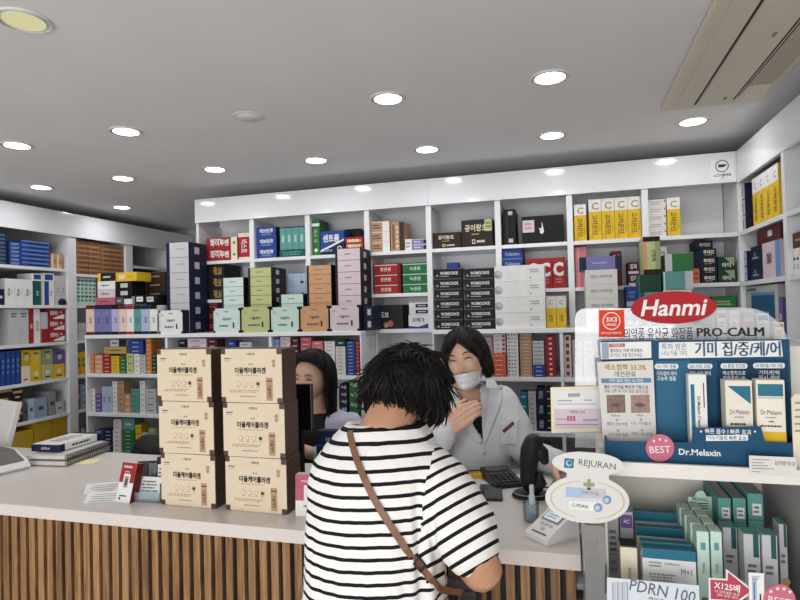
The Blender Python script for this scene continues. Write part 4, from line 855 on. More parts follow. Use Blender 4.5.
for k, (x_, y_, rz, nm) in enumerate(((-1.56, 1.645, 30, 'white folded leaflet with dark print, leftmost beside the red kit'), (-1.475, 1.565, 22, 'white leaflet lying in front of the leftmost one beside the red kit'))):
    t = thing('leaflet', nm, 'leaflet', (x_, y_, CT + .0006), R(rz), 'white leaflets')
    M = Matrix.Rotation(R(-62), 4, 'X') if False else Matrix.Identity(4)
    gq = MB(); gq.raw([(-.06, -.045, 0), (.06, -.045, 0), (.06, 0, .022), (-.06, 0, .022), (-.06, .045, .001), (.06, .045, .001)], [(0, 1, 2, 3), (3, 2, 5, 4)], pm('white'))
    ob = gq.obj('sheet', t, False, False); md = ob.modifiers.new('thick', 'SOLIDIFY'); md.thickness = .0012; md.offset = 1
    gq = MB()
    for q in range(4): gq.raw([(-.045 + .01 * (q % 2), -.04 + q * .009, .0042 + q * .0044), (.03 + .006 * q, -.04 + q * .009, .0042 + q * .0044), (.03 + .006 * q, -.0385 + q * .009, .0050 + q * .0044), (-.045 + .01 * (q % 2), -.0385 + q * .009, .0050 + q * .0044)], [(0, 1, 2, 3)], pm('dgrey'))
    gq.obj('printing', t, False, False)
t = thing('leaflet_holder', 'clear bluish acrylic holder with leaflets beside the brown boxes', 'leaflet holder', (-1.318, 1.60, CT + .0004), R(4))
HB = acrylic('blue_acrylic', (.78, .9, .94), .08, .12)
g = MB(); g.box(-.05, .05, -.045, .045, 0, .004, HB); g.box(-.05, .05, -.045, -.042, .004, .03, HB); g.box(-.05, .05, .042, .045, .004, .10, HB); g.box(-.05, -.047, -.042, .042, .004, .06, HB); g.box(.047, .05, -.042, .042, .004, .06, HB)
g.obj('tray', t, False, False)
leaning('leaflet', 'white card with small print standing in the clear holder', 'leaflet', (-1.325, 1.572, CT + .0048), .08, .0015, .07, R(4), 20, pm('white'), [('l', 'F', .1, .3, .9, .85, 4, 'dgrey')])
leaning('tablet_box', 'navy and white box standing behind the holder card', 'box', (-1.297, 1.612, CT + .0048), .05, .016, .125, R(4), 3, pm('navy'), [('r', 'F', .1, .35, .9, .82, 'white'), ('l', 'F', .15, .45, .85, .75, 3, 'ink'), ('e', 'F', .5, .55, .008, 'tan'), ('l', 'F', .15, .1, .8, .25, 1, 'sky')])
leaning('glasses_case', 'black sunglasses pouch leaning behind the leaflet holder', 'case', (-1.40, 1.66, CT + .0005), .085, .028, .10, R(20), 20, PLAST_B)
leaning('card_sign', 'small green card sign standing behind the red test kit', 'sign', (-1.452, 1.70, CT + .0005), .05, .004, .062, R(-4), 12, pm('green'), [('l', 'F', .15, .62, .85, .9, 2, 'lime'), ('r', 'F', .12, .15, .42, .5, 'xmint'), ('l', 'F', .5, .2, .9, .5, 2, 'xmint')])
# right of the brown boxes
leaning('test_kit_box', 'red and white kit box standing right of the brown boxes', 'box', (-.742, 1.545, CT + .0005), .075, .03, .122, R(6), 4, pm('white'),
        [('r', 'F', 0, .38, 1, 1, 'rose'), ('r', 'F', .35, .38, .95, .74, 'white'), ('r', 'F', .5, .44, .85, .62, 'grey'), ('l', 'F', .2, .8, .7, .88, 1, 'pink'), ('l', 'F', .3, .2, .8, .3, 1, 'rose'), ('e', 'F', .5, .1, .005, 'ink')])
leaning('card_sign', 'green square card sign above the red kit box', 'sign', (-.748, 1.66, CT + .0005), .062, .004, .152, R(0), 6, pm('green'), [('r', 'F', .2, .62, .55, .84, 'lime'), ('r', 'F', .24, .645, .51, .815, 'green'), ('l', 'F', .65, .6, .92, .9, 2, 'xmint')])
leaning('blue_case', 'dark blue case under the black customer screen', 'case', (-.80, 1.845, CT + .0005), .10, .05, .185, 0, 3, pm('navy'), [('l', 'F', .3, .78, .9, .9, 1, 'sky'), ('r', 'F', 0, .7, 1, .74, 'blue')])
t = thing('customer_display', 'tall black screen between the brown boxes and the seated woman', 'screen', (-.88, 1.79, CT))
slab(.10, .09, .010, PLAST_B, .002).obj('base', t, False, False)
MB().box(-.012, .012, -.008, .008, .0105, .205, PLAST_B, .002).obj('pole', t, False, False)
MB().box(-.055, .05, -.012, .006, .2, .358, mat('screen_black', (9, 9, 10), .22), .003).obj('panel', t, False, False)

# ------------------------------------------------------------------ things on the right of the counter
t = thing('calculator', 'black desk calculator on the counter near the pharmacist', 'calculator', (-.225, 2.0, CT + .0004), R(28))
pr = [(-.075, 0), (.075, 0), (.075, .034), (-.075, .014)]
t = MB().prism([(a, b) for a, b in pr], -.05, .05, PLAST_B, Matrix.Rotation(R(90), 4, 'Z')).obj('body', t, False, False)
Mc = Matrix.Translation((0, 0, .0246)) @ Matrix.Rotation(R(7.6), 4, 'X')
g = MB()
for i in range(5):
    for j in range(4): g.box(-.042 + i * .0175, -.03 + i * .0175, -.065 + j * .02, -.052 + j * .02, 0, .004, mat('calc_key', (44, 44, 47), .5), .001, Mc)
g.obj('keypad', t, False, False)
MB().box(-.04, .04, .03, .062, 0, .002, mat('lcd', (58, 62, 56), .2), 0, Mc).obj('display', t, False, False)
t = thing('paper_sheet', 'white paper sheets on the counter behind the calculator', 'paper', (-.12, 2.03, CT + .0005), R(-12))
slab(.13, .10, .003, pm('white'), 0).obj('sheets', t, False, False)
g = MB(); decorate(g, [('l', 'T', .1, .2, .9, .9, 5, 'grey')], .13, .10, .003); g.obj('printing', t, False, False)
t = thing('tape_pack', 'small yellow and black pack beside the calculator', 'box', (-.335, 2.04, CT + .0005), R(20))
g = slab(.07, .05, .016, pm('yellow'), .001); decorate(g, [('r', 'T', 0, .55, 1, 1, 'black'), ('l', 'T', .1, .1, .9, .45, 2, 'black'), ('r', 'F', 0, 0, .3, 1, 'black')], .07, .05, .016); g.obj('pack', t, False, False)
t = thing('mobile_phone', 'dark phone lying on the counter beside the striped sleeve', 'phone', (-.245, 1.862, CT + .0005), R(8))
slab(.072, .145, .009, PLAST_B, .003).obj('case', t, False, False)
MB().box(-.033, .033, -.068, .068, .0091, .0096, mat('phone_glass', (40, 41, 44), .12)).obj('screen', t, False, False)
# barcode scanner standing on its oval base
t = thing('barcode_scanner', 'black barcode scanner standing upright on an oval base', 'scanner', (-.118, 1.86, CT + .0004), R(10))
SCN = mat('scanner_rubber', (19, 19, 20), .55, bump=.4, bscale=60)
MB().lathe([(.055, 0), (.06, .004), (.058, .009), (.04, .012)], SCN, 32, None, 1, .8).obj('base_plate', t, True, False)
g = MB()
for r_ in (.05,):
    g.tube([(r_ * math.cos(a) * 1.05, r_ * math.sin(a) * .85, .0135) for a in [2 * math.pi * k / 40 for k in range(41)]], .0022, METAL, 6)
g.obj('chrome_ring', t, True, False)
g = MB(); g.tube([(-.002, .005, .036), (-.006, .002, .06), (-.006, -.002, .09)], [.024, .027, .026], SCN, 16); g.obj('stand', t, True, False)
g = MB(); g.tube([(-.006, -.001, .085), (-.004, -.006, .115), (.004, -.012, .15), (.010, -.014, .172)], [.027, .029, .034, .030], SCN, 18); g.obj('scan_head', t, True, False)
g = MB(); g.tube([(.02, -.012, .150), (.036, -.02, .138), (.042, -.022, .120)], [.028, .024, .014], SCN, 14); g.obj('trigger_guard', t, True, False)
g = MB(); g.tube([(.018, .0, .034), (.032, -.004, .046), (.026, -.006, .07)], [.022, .019, .012], SCN, 14); g.obj('cable_boot', t, True, False)
g = MB(); g.tube([(.0, .03, .02), (.04, .07, .007), (.09, .09, .0034), (.11, .13, .0034)], .0026, PLAST_B, 8); g.obj('cable', t, True, False)
# clear pen cup
t = thing('pen_cup', 'small clear blue cup holding a slim bottle by the terminal', 'cup', (-.106, 1.655, CT + .0004))
g = MB(); g.lathe([(.019, 0), (.021, .002), (.023, .05), (.0215, .05), (.0195, .004), (.0001, .004)], HB, 28, caps=False); g.obj('cup', t, True, False)
MB().lathe([(.0175, .0045), (.0188, .018)], mat('blue_liquid', (120, 170, 200), .2), 24).obj('blue_gel', t, True, False)
o = MB().lathe([(.008, 0), (.009, .003), (.009, .05), (.006, .055), (.0065, .057), (.0065, .078), (.005, .08)], mat('clear_bottle', (206, 214, 220), .15), 16).obj('slim_bottle', None, True); o.location = (-.103, 1.655, CT + .0194)
tag(o, 'slim clear bottle standing in the small blue cup', 'bottle')
# payment terminal
t = thing('payment_terminal', 'white payment terminal with small lit screen on the counter end', 'card terminal', (-.050, 1.548, CT + .0004), R(-43))
w_t, d_t = .078, .108
side = [(-d_t / 2, 0), (d_t / 2, 0), (d_t / 2, .068), (-d_t / 2, .014)]
Mz = Matrix.Rotation(R(90), 4, 'Z')
t = MB().prism(side, -w_t / 2, w_t / 2, PLAST_W, Mz).obj('body', t, False, False)
sl = math.atan2(.054, d_t); Mt = Matrix.Translation((0, 0, .0415)) @ Matrix.Rotation(sl, 4, 'X')
MB().box(-.029, .029, -.004, .042, 0, .0022, mat('terminal_bezel', (120, 122, 126), .3), .0006, Mt).obj('bezel', t, False, False)
MB().box(-.025, .025, .0, .038, .0024, .0028, mat('lit_screen', (196, 214, 226), .3, emit=.35), 0, Mt).obj('screen', t, False, False)
g = MB()
for q in range(3): g.box(-.02, .012 + .004 * q, .008 + q * .009, .011 + q * .009, .0029, .0031, pm('gblue'), 0, Mt)
g.obj('screen_text', t, False, False)
g = MB()
for i in range(3): g.box(-.02 + i * .015, -.011 + i * .015, -.020, -.013, 0, .0018, pm('lgrey'), .0004, Mt)
g.box(-.006, .006, -.036, -.028, 0, .0018, pm('silver'), .0004, Mt); g.obj('buttons', t, False, False)
MB().box(-.024, .024, -.050, -.0465, 0, .0012, pm('dgrey'), 0, Mt).obj('card_slot', t, False, False)

# ------------------------------------------------------------------ display rack at the end of the counter
def pp(pts, Y): return [(lambda q: (q.x, q.z))(at(px, py, 'y', Y)) for px, py in pts]
def pan(g, pts, Y, th, mt): return g.prism(pp(pts, Y), Y, Y + th, mt)
def ell(cx, cy, rx, ry, n=40, rot=0):
    return [(cx + rx * math.cos(a) * math.cos(rot) - ry * math.sin(a) * math.sin(rot), cy + rx * math.cos(a) * math.sin(rot) + ry * math.sin(a) * math.cos(rot)) for a in [2 * math.pi * k / n for k in range(n)]]
def wtext(g, body, mt, px, py, Y, hpx, maxpx, bold=.015, shear=0, rot=0):
    """lettering on a board at distance Y; sizes given as seen from the eye"""
    p = at(px, py, 'y', Y); q = at(px + 1, py, 'y', Y); s = abs(q.x - p.x); s2 = abs(at(px, py + 1, 'y', Y).z - p.z)
    g.text(body, mt, Matrix.Translation((p.x, Y, p.z)) @ Matrix.Rotation(R(rot), 4, 'Y'), hpx * s2, bold, shear, maxpx * s)
MELB = mat('melaxin_blue', (28, 76, 108), .6, .2, var=.03); MELL = mat('melaxin_light', (48, 102, 132), .6, .2); SIGNW = mat('sign_white', (228, 228, 226), .5, .3); BLK = mat('sign_black', (20, 20, 22), .45)
RACKW = mat('rack_white', (222, 218, 210), .4, var=.02)
RX0, RX1, RF, RB = .066, .80, 1.225, 1.52
SHZ, BINZ = 1.229, .92
t = thing('display_rack', 'white cosmetics display rack at the right end of the counter', 'display rack', ((RX0 + RX1) / 2, (RF + RB) / 2, 0))
MB().box(RX0, RX0 + .005, RF, RB, 0, SHZ - .0202, RACKW).obj('side_panel', t)
MB().box(RX1 - .005, RX1, RF, RB, 0, SHZ - .0202, RACKW).obj('side_panel', t)
MB().box(RX0 + .0052, RX1 - .0052, RB - .006, RB, 0, SHZ - .0202, RACKW).obj('back_panel', t)
MB().box(.43, .436, RF + .03, RB - .0062, BINZ, SHZ - .0202, mat('rack_grey', (168, 166, 164), .4)).obj('divider', t)
g = MB(); g.box(RX0, RX1, RF + .005, RB, SHZ - .02, SHZ, RACKW, .001); g.obj('top_shelf', t)
g = MB(); pts = pp([(600, 461), (812, 470), (812, 484), (600, 472.5)], RF); zt_, zb_ = (pts[0][1] + pts[1][1]) / 2, (pts[2][1] + pts[3][1]) / 2
g.box(RX0, RX1, RF - .004, RF + .0048, SHZ - .0205, zt_, RACKW, .001); g.obj('shelf_lip', t)
for z in (BINZ, .60, .28): MB().box(RX0 + .0052, RX1 - .0052, RF - .05 if z == BINZ else RF, RB - .0062, z - .016, z - .0003, RACKW, .001).obj('shelf', t)
MB().box(RX0 + .0052, RX1 - .0052, RF - .058, RF - .054, BINZ - .016, 1.0, acrylic('lip_acrylic', (.9, .93, .95), .1, .35)).obj('front_lip', t)
MB().box(.024, RX0 - .0004, RF - .03, RF - .026, .45, 1.115, acrylic('smoky_acrylic', (.42, .43, .45), .14, .05)).obj('side_screen', t)
MB().box(.024, .0265, RF - .0258, RF + .2, .45, 1.115, ACRH).obj('side_screen', t)

# clear back sheet with lettering
SY = 1.36
pts = []
x0, x1, y0, y1 = 575, 792, 308.5, 470
for cx, cy, rr_, a0, a1 in ((x0 + 10, y0 + 10, 10, 180, 270), (x1 - 48, y0 + 46, 47, 270, 360)):
    for k in range(9):
        a = R(a0 + (a1 - a0) * k / 8); pts.append((cx + rr_ * math.cos(a), cy + rr_ * math.sin(a)))
top_pts = pp(pts, SY)
out = top_pts + [(at(x1, 440, 'y', SY).x, SHZ + .0005), (at(x0, 440, 'y', SY).x, SHZ + .0005)]
t = thing('acrylic_screen', 'clear rounded acrylic screen behind the blue cosmetics display', 'screen', (at(680, 400, 'y', SY).x, SY, SHZ))
g = MB(); g.prism(out, SY, SY + .004, acrylic('screen_acrylic', (.97, .98, .98), .06, .24)); g.obj('sheet', t)  # diffuse haze put into the material for daylight reflected on the sheet
g = MB(); wtext(g, '의약품 유산균 화장품', BLK, 658, 333.5, SY - .0006, 9.5, 69, .0); [wtext(g, 'PRO-CALM', BLK, 730 + dx, 332, SY - .0006 - abs(dx) * .0001, 9, 67, 0) for dx in (-.5, 0, .5)]; g.obj('lettering', t)
# red oval sign
t = thing('oval_sign', 'red oval sign with slanted white lettering above the blue display', 'sign', (at(674, 307.5, 'y', SY).x, SY - .006, at(674, 307.5, 'y', SY).z))
g = MB(); pan(g, ell(674, 307.5, 42.5, 16.3, 56, R(-1.4)), SY - .0065, .005, mat('sign_red', (168, 34, 42), .6, .2)); t = g.obj('plate', t)
g = MB(); wtext(g, 'Hanmi', SIGNW, 673.5, 307.5, SY - .0069, 16.5, 69, .02, .22, 0); g.obj('lettering', t)
# orange red square sticker
t = thing('square_sticker', 'orange red square card with white ring on the clear screen', 'sticker', (at(611, 323, 'y', SY).x, SY - .003, at(611, 337, 'y', SY).z))
g = MB(); pan(g, [(599, 310), (624, 310), (625, 337), (599, 337)], SY - .0022, .0015, mat('orange_red', (214, 62, 36), .6, .2)); t = g.obj('card', t)
g = MB()
for k in range(30):
    a = 2 * math.pi * k / 30; b = 2 * math.pi * (k + 1) / 30
    g.raw([(x_, SY - .0026, z_) for x_, z_ in pp([(611.5 + r_ * math.cos(q), 321 + r_ * math.sin(q)) for r_, q in ((8.0, a), (8.0, b), (8.9, b), (8.9, a))], SY - .0026)], [(0, 1, 2, 3)], SIGNW)
wtext(g, '3X3', SIGNW, 611.5, 319.5, SY - .0026, 4.6, 11, .02); wtext(g, 'MAGIC', SIGNW, 611.5, 324.6, SY - .0026, 2.4, 10, .02); wtext(g, '면역 유산균 프로바이오', SIGNW, 611.5, 333, SY - .0026, 2, 20, .01); g.obj('lettering', t)
# framed card at the left edge
t = thing('framed_card', 'cream framed information card fixed to the left of the clear screen', 'card', (at(577, 410, 'y', SY).x, SY - .006, at(577, 433, 'y', SY).z))
g = MB(); pan(g, [(550.5, 387.5), (603, 386), (604, 431.5), (551.5, 433)], SY - .0065, .004, mat('frame_cream', (222, 212, 172), .35)); g.obj('frame', t)
g = MB(); pan(g, [(553.5, 390), (600.5, 389), (601.5, 429), (554.5, 430)], SY - .0085, .0018, mat('card_white', (232, 228, 224), .3)); g.obj('card', t)
g = MB(); Y = SY - .0089
def wq(g, pts, Y, mt): g.raw([(x_, Y, z_) for x_, z_ in pp(pts, Y)], [tuple(range(len(pts)))[::-1]], mt)
wq(g, [(554, 409), (601, 408.5), (601.3, 428.6), (554.6, 429.4)], Y, pm('pink')); wq(g, [(568, 393.5), (580, 393.2), (580, 396.6), (568, 397)], Y - .0001, pm('gblue'))
for a, b, y_, c in ((558, 572, 400, 'gblue'), (584, 592, 399.5, 'gblue'), (558, 596, 403.5, 'lgrey'), (556, 566, 418.5, 'grey'), (556, 598, 424, 'mauve'), (566, 598, 426.5, 'lgrey')): wq(g, [(a, y_), (b, y_), (b, y_ + 1.2), (a, y_ + 1.2)], Y - .0001, pm(c))
for x_ in (567, 570, 573): wq(g, [(x_, 416), (x_ + 2.2, 416), (x_ + 2.2, 421), (x_, 421)], Y - .0001, pm('rose'))
wq(g, [(583, 419), (598, 418.6), (598, 421), (583, 421.4)], Y - .0001, pm('gblue')); wtext(g, '리쥬란 안내', BLK, 577, 412, Y - .0001, 2.2, 18, .01); g.obj('printing', t)

# blue cosmetics display
BY = 1.315
t = thing('cosmetics_display', 'dark blue cosmetics display stand with white headline banner', 'display', (at(700, 440, 'y', BY).x, BY, SHZ))
a = pp([(601, 341.5), (789.5, 338.5)], BY); bx0, bx1, bzt = a[0][0], a[1][0], (a[0][1] + a[1][1]) / 2
g = MB(); g.box(bx0, bx1, BY, BY + .005, SHZ + .0006, bzt, MELB, .001); g.obj('back_board', t)
g = MB(); wq(g, [(655.5, 361), (690, 360.5), (690, 441), (657, 441)], BY - .0004, MELL); wq(g, [(717, 360.5), (788, 359.5), (790, 443), (717, 442)], BY - .0004, mat('melaxin_deep', (20, 58, 86), .6, .2)); g.obj('colour_fields', t)
LIP = 1.247
lipz = at(700, 466, 'y', LIP).z
g = MB(); up_ = pp([(601, 441), (691.5, 442.5), (694, 428), (761, 426.5), (765, 442), (800, 443.5)], LIP)
up_[0] = (bx0, up_[0][1]); up_[-1] = (bx1, up_[-1][1])
g.prism([(bx0, SHZ + .0006), (bx1, SHZ + .0006)] + up_[::-1], LIP, LIP + .003, MELB); g.obj('front_lip', t)
tz = SHZ + .012
g = MB(); g.box(bx0, bx1, LIP + .0032, BY - .0005, SHZ + .0006, tz, MELB); g.obj('tray', t)
g = MB(); g.box(bx0, bx0 + .003, LIP + .0032, BY - .0005, tz + .0002, up_[0][1], MELB); g.box(bx1 - .003, bx1, LIP + .0032, BY - .0005, tz + .0002, up_[-1][1], MELB); g.obj('end_panels', t)
g = MB(); pan(g, [(659, 342.5), (781, 340.5), (783, 356.5), (659, 358.5)], BY - .0032, .0028, SIGNW); g.obj('banner', t)
BL = mat('banner_blue', (28, 84, 122), .45); Y = BY - .0036
g = MB(); [wtext(g, '기미 집/중/케/어', BL, 737 + dx, 348.8, Y - abs(dx) * .0001, 11.5, 85, 0) for dx in (-.5, 0, .5)]; wtext(g, '특허 받은', BL, 674, 346.5, Y, 5, 25, .0); wtext(g, '나노기술 기미', BL, 674, 353, Y, 4, 25, .0); g.obj('banner_lettering', t)
g = MB(); Y = BY - .0008
for px, py, wd, s1, l1, l2 in ((666.5, 366.5, 24, '1X 기미 앰플', '기미/잡티 케어', '고농축 앰플'), (700, 366.3, 25, '1X 기미 크림', '집중 기미 케어', ''), (734, 366, 27, '1X 톤업 선크림', '색소침착으로', '하루종일 UP'), (769, 365.6, 32, '1X 레티놀 기미 크림', '기미/탄력', '동시 케어')):
    n = 8; pts = [(px + wd / 2 - 2.5 + 2.5 * math.cos(a_), py + 2.7 * math.sin(a_)) for a_ in [R(-90 + 180 * k / n) for k in range(n + 1)]] + [(px - wd / 2 + 2.5 + 2.5 * math.cos(a_), py + 2.7 * math.sin(a_)) for a_ in [R(90 + 180 * k / n) for k in range(n + 1)]]
    wq(g, pts[::-1], Y, SIGNW); wtext(g, s1, BL, px, py, Y - .0002, 3.2, wd - 5, .01); wtext(g, l1, SIGNW, px, py + 7, Y, 3.4, wd - 4, .01)
    if l2: wtext(g, l2, SIGNW, px, py + 12, Y, 3.4, wd - 5, .01)
g.obj('feature_labels', t)
g = MB(); Y = LIP - .0004
wtext(g, '빠른 흡수 l 빠른 효과', SIGNW, 728, 431.6, Y, 4.2, 46, .012); wq(g, [(706, 435.2), (748, 434.8), (748, 440.6), (706, 441)], Y, SIGNW); wtext(g, '나노기술로 빠른 효과', BL, 727, 437.9, Y - .0002, 3.4, 38, .012)
for x_ in (701, 755): wq(g, ell(x_, 431.6, 1.1, 1.1, 10), Y, SIGNW)
wtext(g, 'Dr.Melaxin', SIGNW, 699.5, 452.5, Y, 6.2, 46, .02); g.obj('lip_lettering', t)
t2 = t
# round badge
t = thing('round_badge', 'round pink badge with three stars on the blue display lip', 'badge', (at(660, 447, 'y', LIP).x, LIP - .003, at(660, 447, 'y', LIP).z))
BADGE = mat('badge_pink', (196, 106, 130), .55, .25)
g = MB(); pan(g, ell(660, 448, 14.2, 13.6, 40), LIP - .0032, .0026, BADGE); t = g.obj('disc', t)
def star(cx, cy, r): return [(cx + (r if k % 2 == 0 else r * .42) * math.sin(math.pi * k / 5), cy - (r if k % 2 == 0 else r * .42) * math.cos(math.pi * k / 5)) for k in range(10)]
g = MB(); wtext(g, 'BEST', SIGNW, 660, 449.5, LIP - .0036, 7, 21, .0, 0, -4)
for x_, y_ in ((654, 441), (660, 439.4), (666, 440.6)): wq(g, star(x_, y_, 1.9), LIP - .0036, SIGNW)
g.obj('lettering', t)
# leaflet panel at the left of the display
LYY = BY - .012
t = thing('product_leaflet', 'white before and after leaflet panel at the left of the blue display', 'leaflet', (at(626, 440, 'y', LYY).x, LYY, tz))
o_ = pp([(597, 362), (653, 360), (656.5, 438), (602.5, 440)], LYY); o_[2] = (o_[2][0], tz + .0006); o_[3] = (o_[3][0] + .002, tz + .0006)
g = MB(); g.prism(o_, LYY, LYY + .003, mat('leaflet_white', (212, 210, 205), .6, .2)); t = g.obj('board', t)
Y = LYY - .0004; g = MB()
wtext(g, '색소침착 33.3%', mat('gold_ink', (170, 140, 40), .5), 625, 367.2, Y, 4.8, 42, .03); wtext(g, '개선완료', BL, 625, 374, Y, 4.6, 22, .01)
wq(g, [(601, 378.5), (651, 378), (651.3, 382.6), (601.4, 383.2)], Y, mat('band_blue', (70, 118, 158), .45)); wtext(g, '기미 잡티 개선 1% 미만', SIGNW, 626, 380.6, Y - .0002, 2.6, 34, .01)
wtext(g, '멜라 기미색을 빠르게 기침으로', BLK, 626, 387, Y, 3, 44, .012); wtext(g, '사용 12주 후 기미 개선 효과 있음', BLK, 626, 391.2, Y, 3, 44, .004)
for xa, xb, c1 in ((606.5, 625, (118, 92, 84)), (630.5, 649.5, (150, 118, 108))):
    wq(g, [(xa, 395), (xb, 394.6), (xb + .6, 412.6), (xa + .6, 413)], Y, mat('photo_skin_%d' % xa, c1, .5, var=.25, vscale=120))
    wq(g, ell((xa + xb) / 2, 405, 5, 2, 14), Y - .0002, mat('photo_dark_%d' % xa, (84, 62, 58), .5))
wtext(g, 'Before', BLK, 616, 415.6, Y, 2.2, 10, .0); wtext(g, 'After', BLK, 640, 415.2, Y, 2.2, 10, .0)
for px, py, s in ((617, 424, '멜라닌 생성 억제'), (641, 423.4, '나노 기미흡수'), (618, 434.5, '기미 잡티 집중'), (642, 434, '피부 기미 환경')):
    wq(g, ell(px, py - 4, 1.3, 1.3, 10), Y, pm('gblue')); wtext(g, s, BLK, px, py, Y, 2.6, 20, .0)
g.obj('printing', t)
t = thing('label_strip', 'white strip label with red tag above the leaflet panel', 'label', (at(625, 350, 'y', BY).x, BY - .003, at(625, 359, 'y', BY).z))
g = MB(); pan(g, [(600, 342.5), (651, 341.5), (651.5, 358), (601, 359.3)], BY - .0022, .0018, SIGNW); t = g.obj('card', t)
Y = BY - .0026; g = MB(); wq(g, [(601.5, 343), (608.5, 342.8), (609, 358.6), (602, 358.8)], Y, pm('gblue')); wq(g, [(609, 343.6), (625, 343.3), (625, 347), (609, 347.3)], Y, pm('rose')); wtext(g, '기미연고', SIGNW, 617, 345.3, Y - .0002, 2.4, 12, .0)
wtext(g, '멜라토닝 이제 약국에서', BLK, 626, 350.5, Y, 3.2, 32, .012); wtext(g, '효과있는 제품 확인하세요', BLK, 626, 355, Y, 3, 32, .0); g.obj('printing', t)
# product boxes in the display
def product(label, pxl, pxr, pyt, side, Y, d, zb, deco, base='sign_white', rz=0):
    a = colm(pxl, 'y', Y, zb + .03); b = colm(pxr, 'y', Y, zb + .03); zt = rowz(pyt, (a + b) / 2, Y); w = b - a; h = zt - zb - .0005
    g = MB(); g.box(-w / 2, w / 2, -d / 2, d / 2, 0, h, _m[base], .0008); decorate(g, deco, w, d, h)
    o = g.obj('cosmetic_box'); o.location = ((a + b) / 2, Y + d / 2, zb + .0005); o.rotation_euler.z = rz; return tag(o, label, 'box')
CRM = mat('carton_cream', (228, 222, 208), .42)
product('slim white tube box in the blue display', 690.5, 708.5, 374.5, 0, 1.268, .026, tz, [('r', 'F', .1, .32, .32, .88, 'seablue'), ('r', 'F', .1, .1, .16, .32, 'gblue'), ('v', 'F', .55, .55, .18, 'ink', 'Dr.Melaxin Cream', .5), ('r', 'F', .8, .6, .86, .9, 'dred'), ('l', 'F', .4, .06, .9, .14, 2, 'grey')])
mel = lambda last: [('p', 'F', [(.08, .93), (.93, .93), (.93, .70)], 'seablue') if not last else ('r', 'F', .06, .80, .94, .95, 'seablue'), ('t', 'F', .5, .60, .06, 'ink', 'Dr.Melaxin', .72, .0), ('l', 'F', .3, .52, .7, .55, 1, 'grey')] + \
    ([('l', 'F', .4, .47, .6, .5, 1, 'ink'), ('r', 'F', 0, .2, 1, .36, 'yellow'), ('l', 'F', .1, .41, .9, .45, 1, 'ink'), ('r', 'F', .06, .77, .94, .79, 'lgrey')] if last else [('l', 'F', .14, .42, .8, .47, 1, 'ink'), ('l', 'F', .14, .3, .86, .36, 2, 'grey')])
product('cream coloured cosmetic box with blue triangle in the blue display', 726.5, 754, 380.5, 0, 1.266, .03, tz, mel(False), 'carton_cream', R(3))
product('cream coloured cosmetic box with blue band and yellow foot', 758.5, 787, 380, 0, 1.262, .03, tz, mel(True), 'carton_cream', R(-2))
# price card on the shelf lip
t = thing('price_card', 'white handwritten price card on the right of the shelf lip', 'card', (at(773, 466, 'y', RF).x, RF - .006, at(773, 476, 'y', RF).z))
g = MB(); pan(g, [(749, 455.5), (796, 457.5), (797, 477), (749.5, 474)], RF - .0062, .0012, pm('paper')); t = g.obj('card', t)
Y = RF - .0066; g = MB(); wtext(g, '남대문약국', BLK, 785, 463.5, Y, 3.6, 20, .0, 0, 3)
for k, (xa, xb) in enumerate(((752, 770), (752, 764), (752, 768), (752, 774), (752, 761))): wq(g, [(xa, 459 + k * 3), (xb, 459.6 + k * 3), (xb, 460.4 + k * 3), (xa, 459.8 + k * 3)], Y, pm('grey'))
g.obj('lettering', t)
# small cartons on a riser behind the clear screen
a = at(705, 330, 'y', 1.41).x; b = at(800, 330, 'y', 1.41).x
t = thing('riser_block', 'white riser block behind the clear screen', 'riser', ((a + b) / 2, 1.445, SHZ + .0004))
MB().box(a, b, 1.385, 1.505, SHZ + .0004, 1.455, RACKW, .002).obj('block', t)
for pl_, pr_, tp_, base, lb, dk in ((704, 716, 313, 'pink', 'white and pink small carton behind the screen, leftmost of the row', 'pink'), (717.5, 727.5, 310, 'white', 'plain white small carton behind the clear screen beside the leftmost one', 'grey'), (730, 740.5, 310.5, 'white', 'white small carton in the middle of the row behind the screen', 'pink'),
        (744, 755, 310, 'lgrey', 'pale grey small carton behind the screen left of the green one', 'gblue'), (757, 770, 313, 'xmint', 'mint green small carton behind the screen', 'dteal'), (774, 785, 322, 'cream', 'short cream carton behind the screen at the right end', 'tan')):
    stack('small_carton', lb, '', Yp(1.40), pl_, pr_, tp_, 1.4553, 1, base, [('r', 'F', .1, .78, .9, .92, dk), ('l', 'F', .2, .5, .8, .68, 2, 'grey')], .04)
o = MB(); pan(o, [(741, 322), (753, 321.5), (753, 328), (741, 328.5)], 1.396, .002, pm('hpink')); o = o.obj('price_tag'); tag(o, 'small pink price tag before the pale grey carton', 'price tag')

# blob-shaped white sign
Y0 = 1.18
t = thing('product_sign', 'white double-oval product sign with green cross left of the rack', 'sign', (at(588, 500, 'y', Y0).x, Y0, at(588, 520, 'y', Y0).z))
pl, prr = [], []
for k in range(61):
    y_ = 452.5 + k * (523 - 452.5) / 60; hw = 0; c = 588
    e1 = 1 - ((y_ - 464) / 12) ** 2; e2 = 1 - ((y_ - 499.5) / 24) ** 2
    w1 = 36 * math.sqrt(e1) if e1 > 0 else 0; w2 = 42 * math.sqrt(e2) if e2 > 0 else 0; wn = 21 if 464 < y_ < 490 else 0
    hw = max(w1, w2, wn, 1.0); sl_ = (y_ - 464) * -.02
    pl.append((c - hw + sl_, y_ - hw * .06)); prr.append((c + hw + sl_, y_ + hw * .06))
g = MB(); pan(g, pl + prr[::-1], Y0, .004, mat('oval_sign_white', (210, 210, 206), .5, .3)); troot = t; t = g.obj('board', t)
Y = Y0 - .0005; g = MB()
TAN = mat('sign_tan', (196, 168, 128), .5)
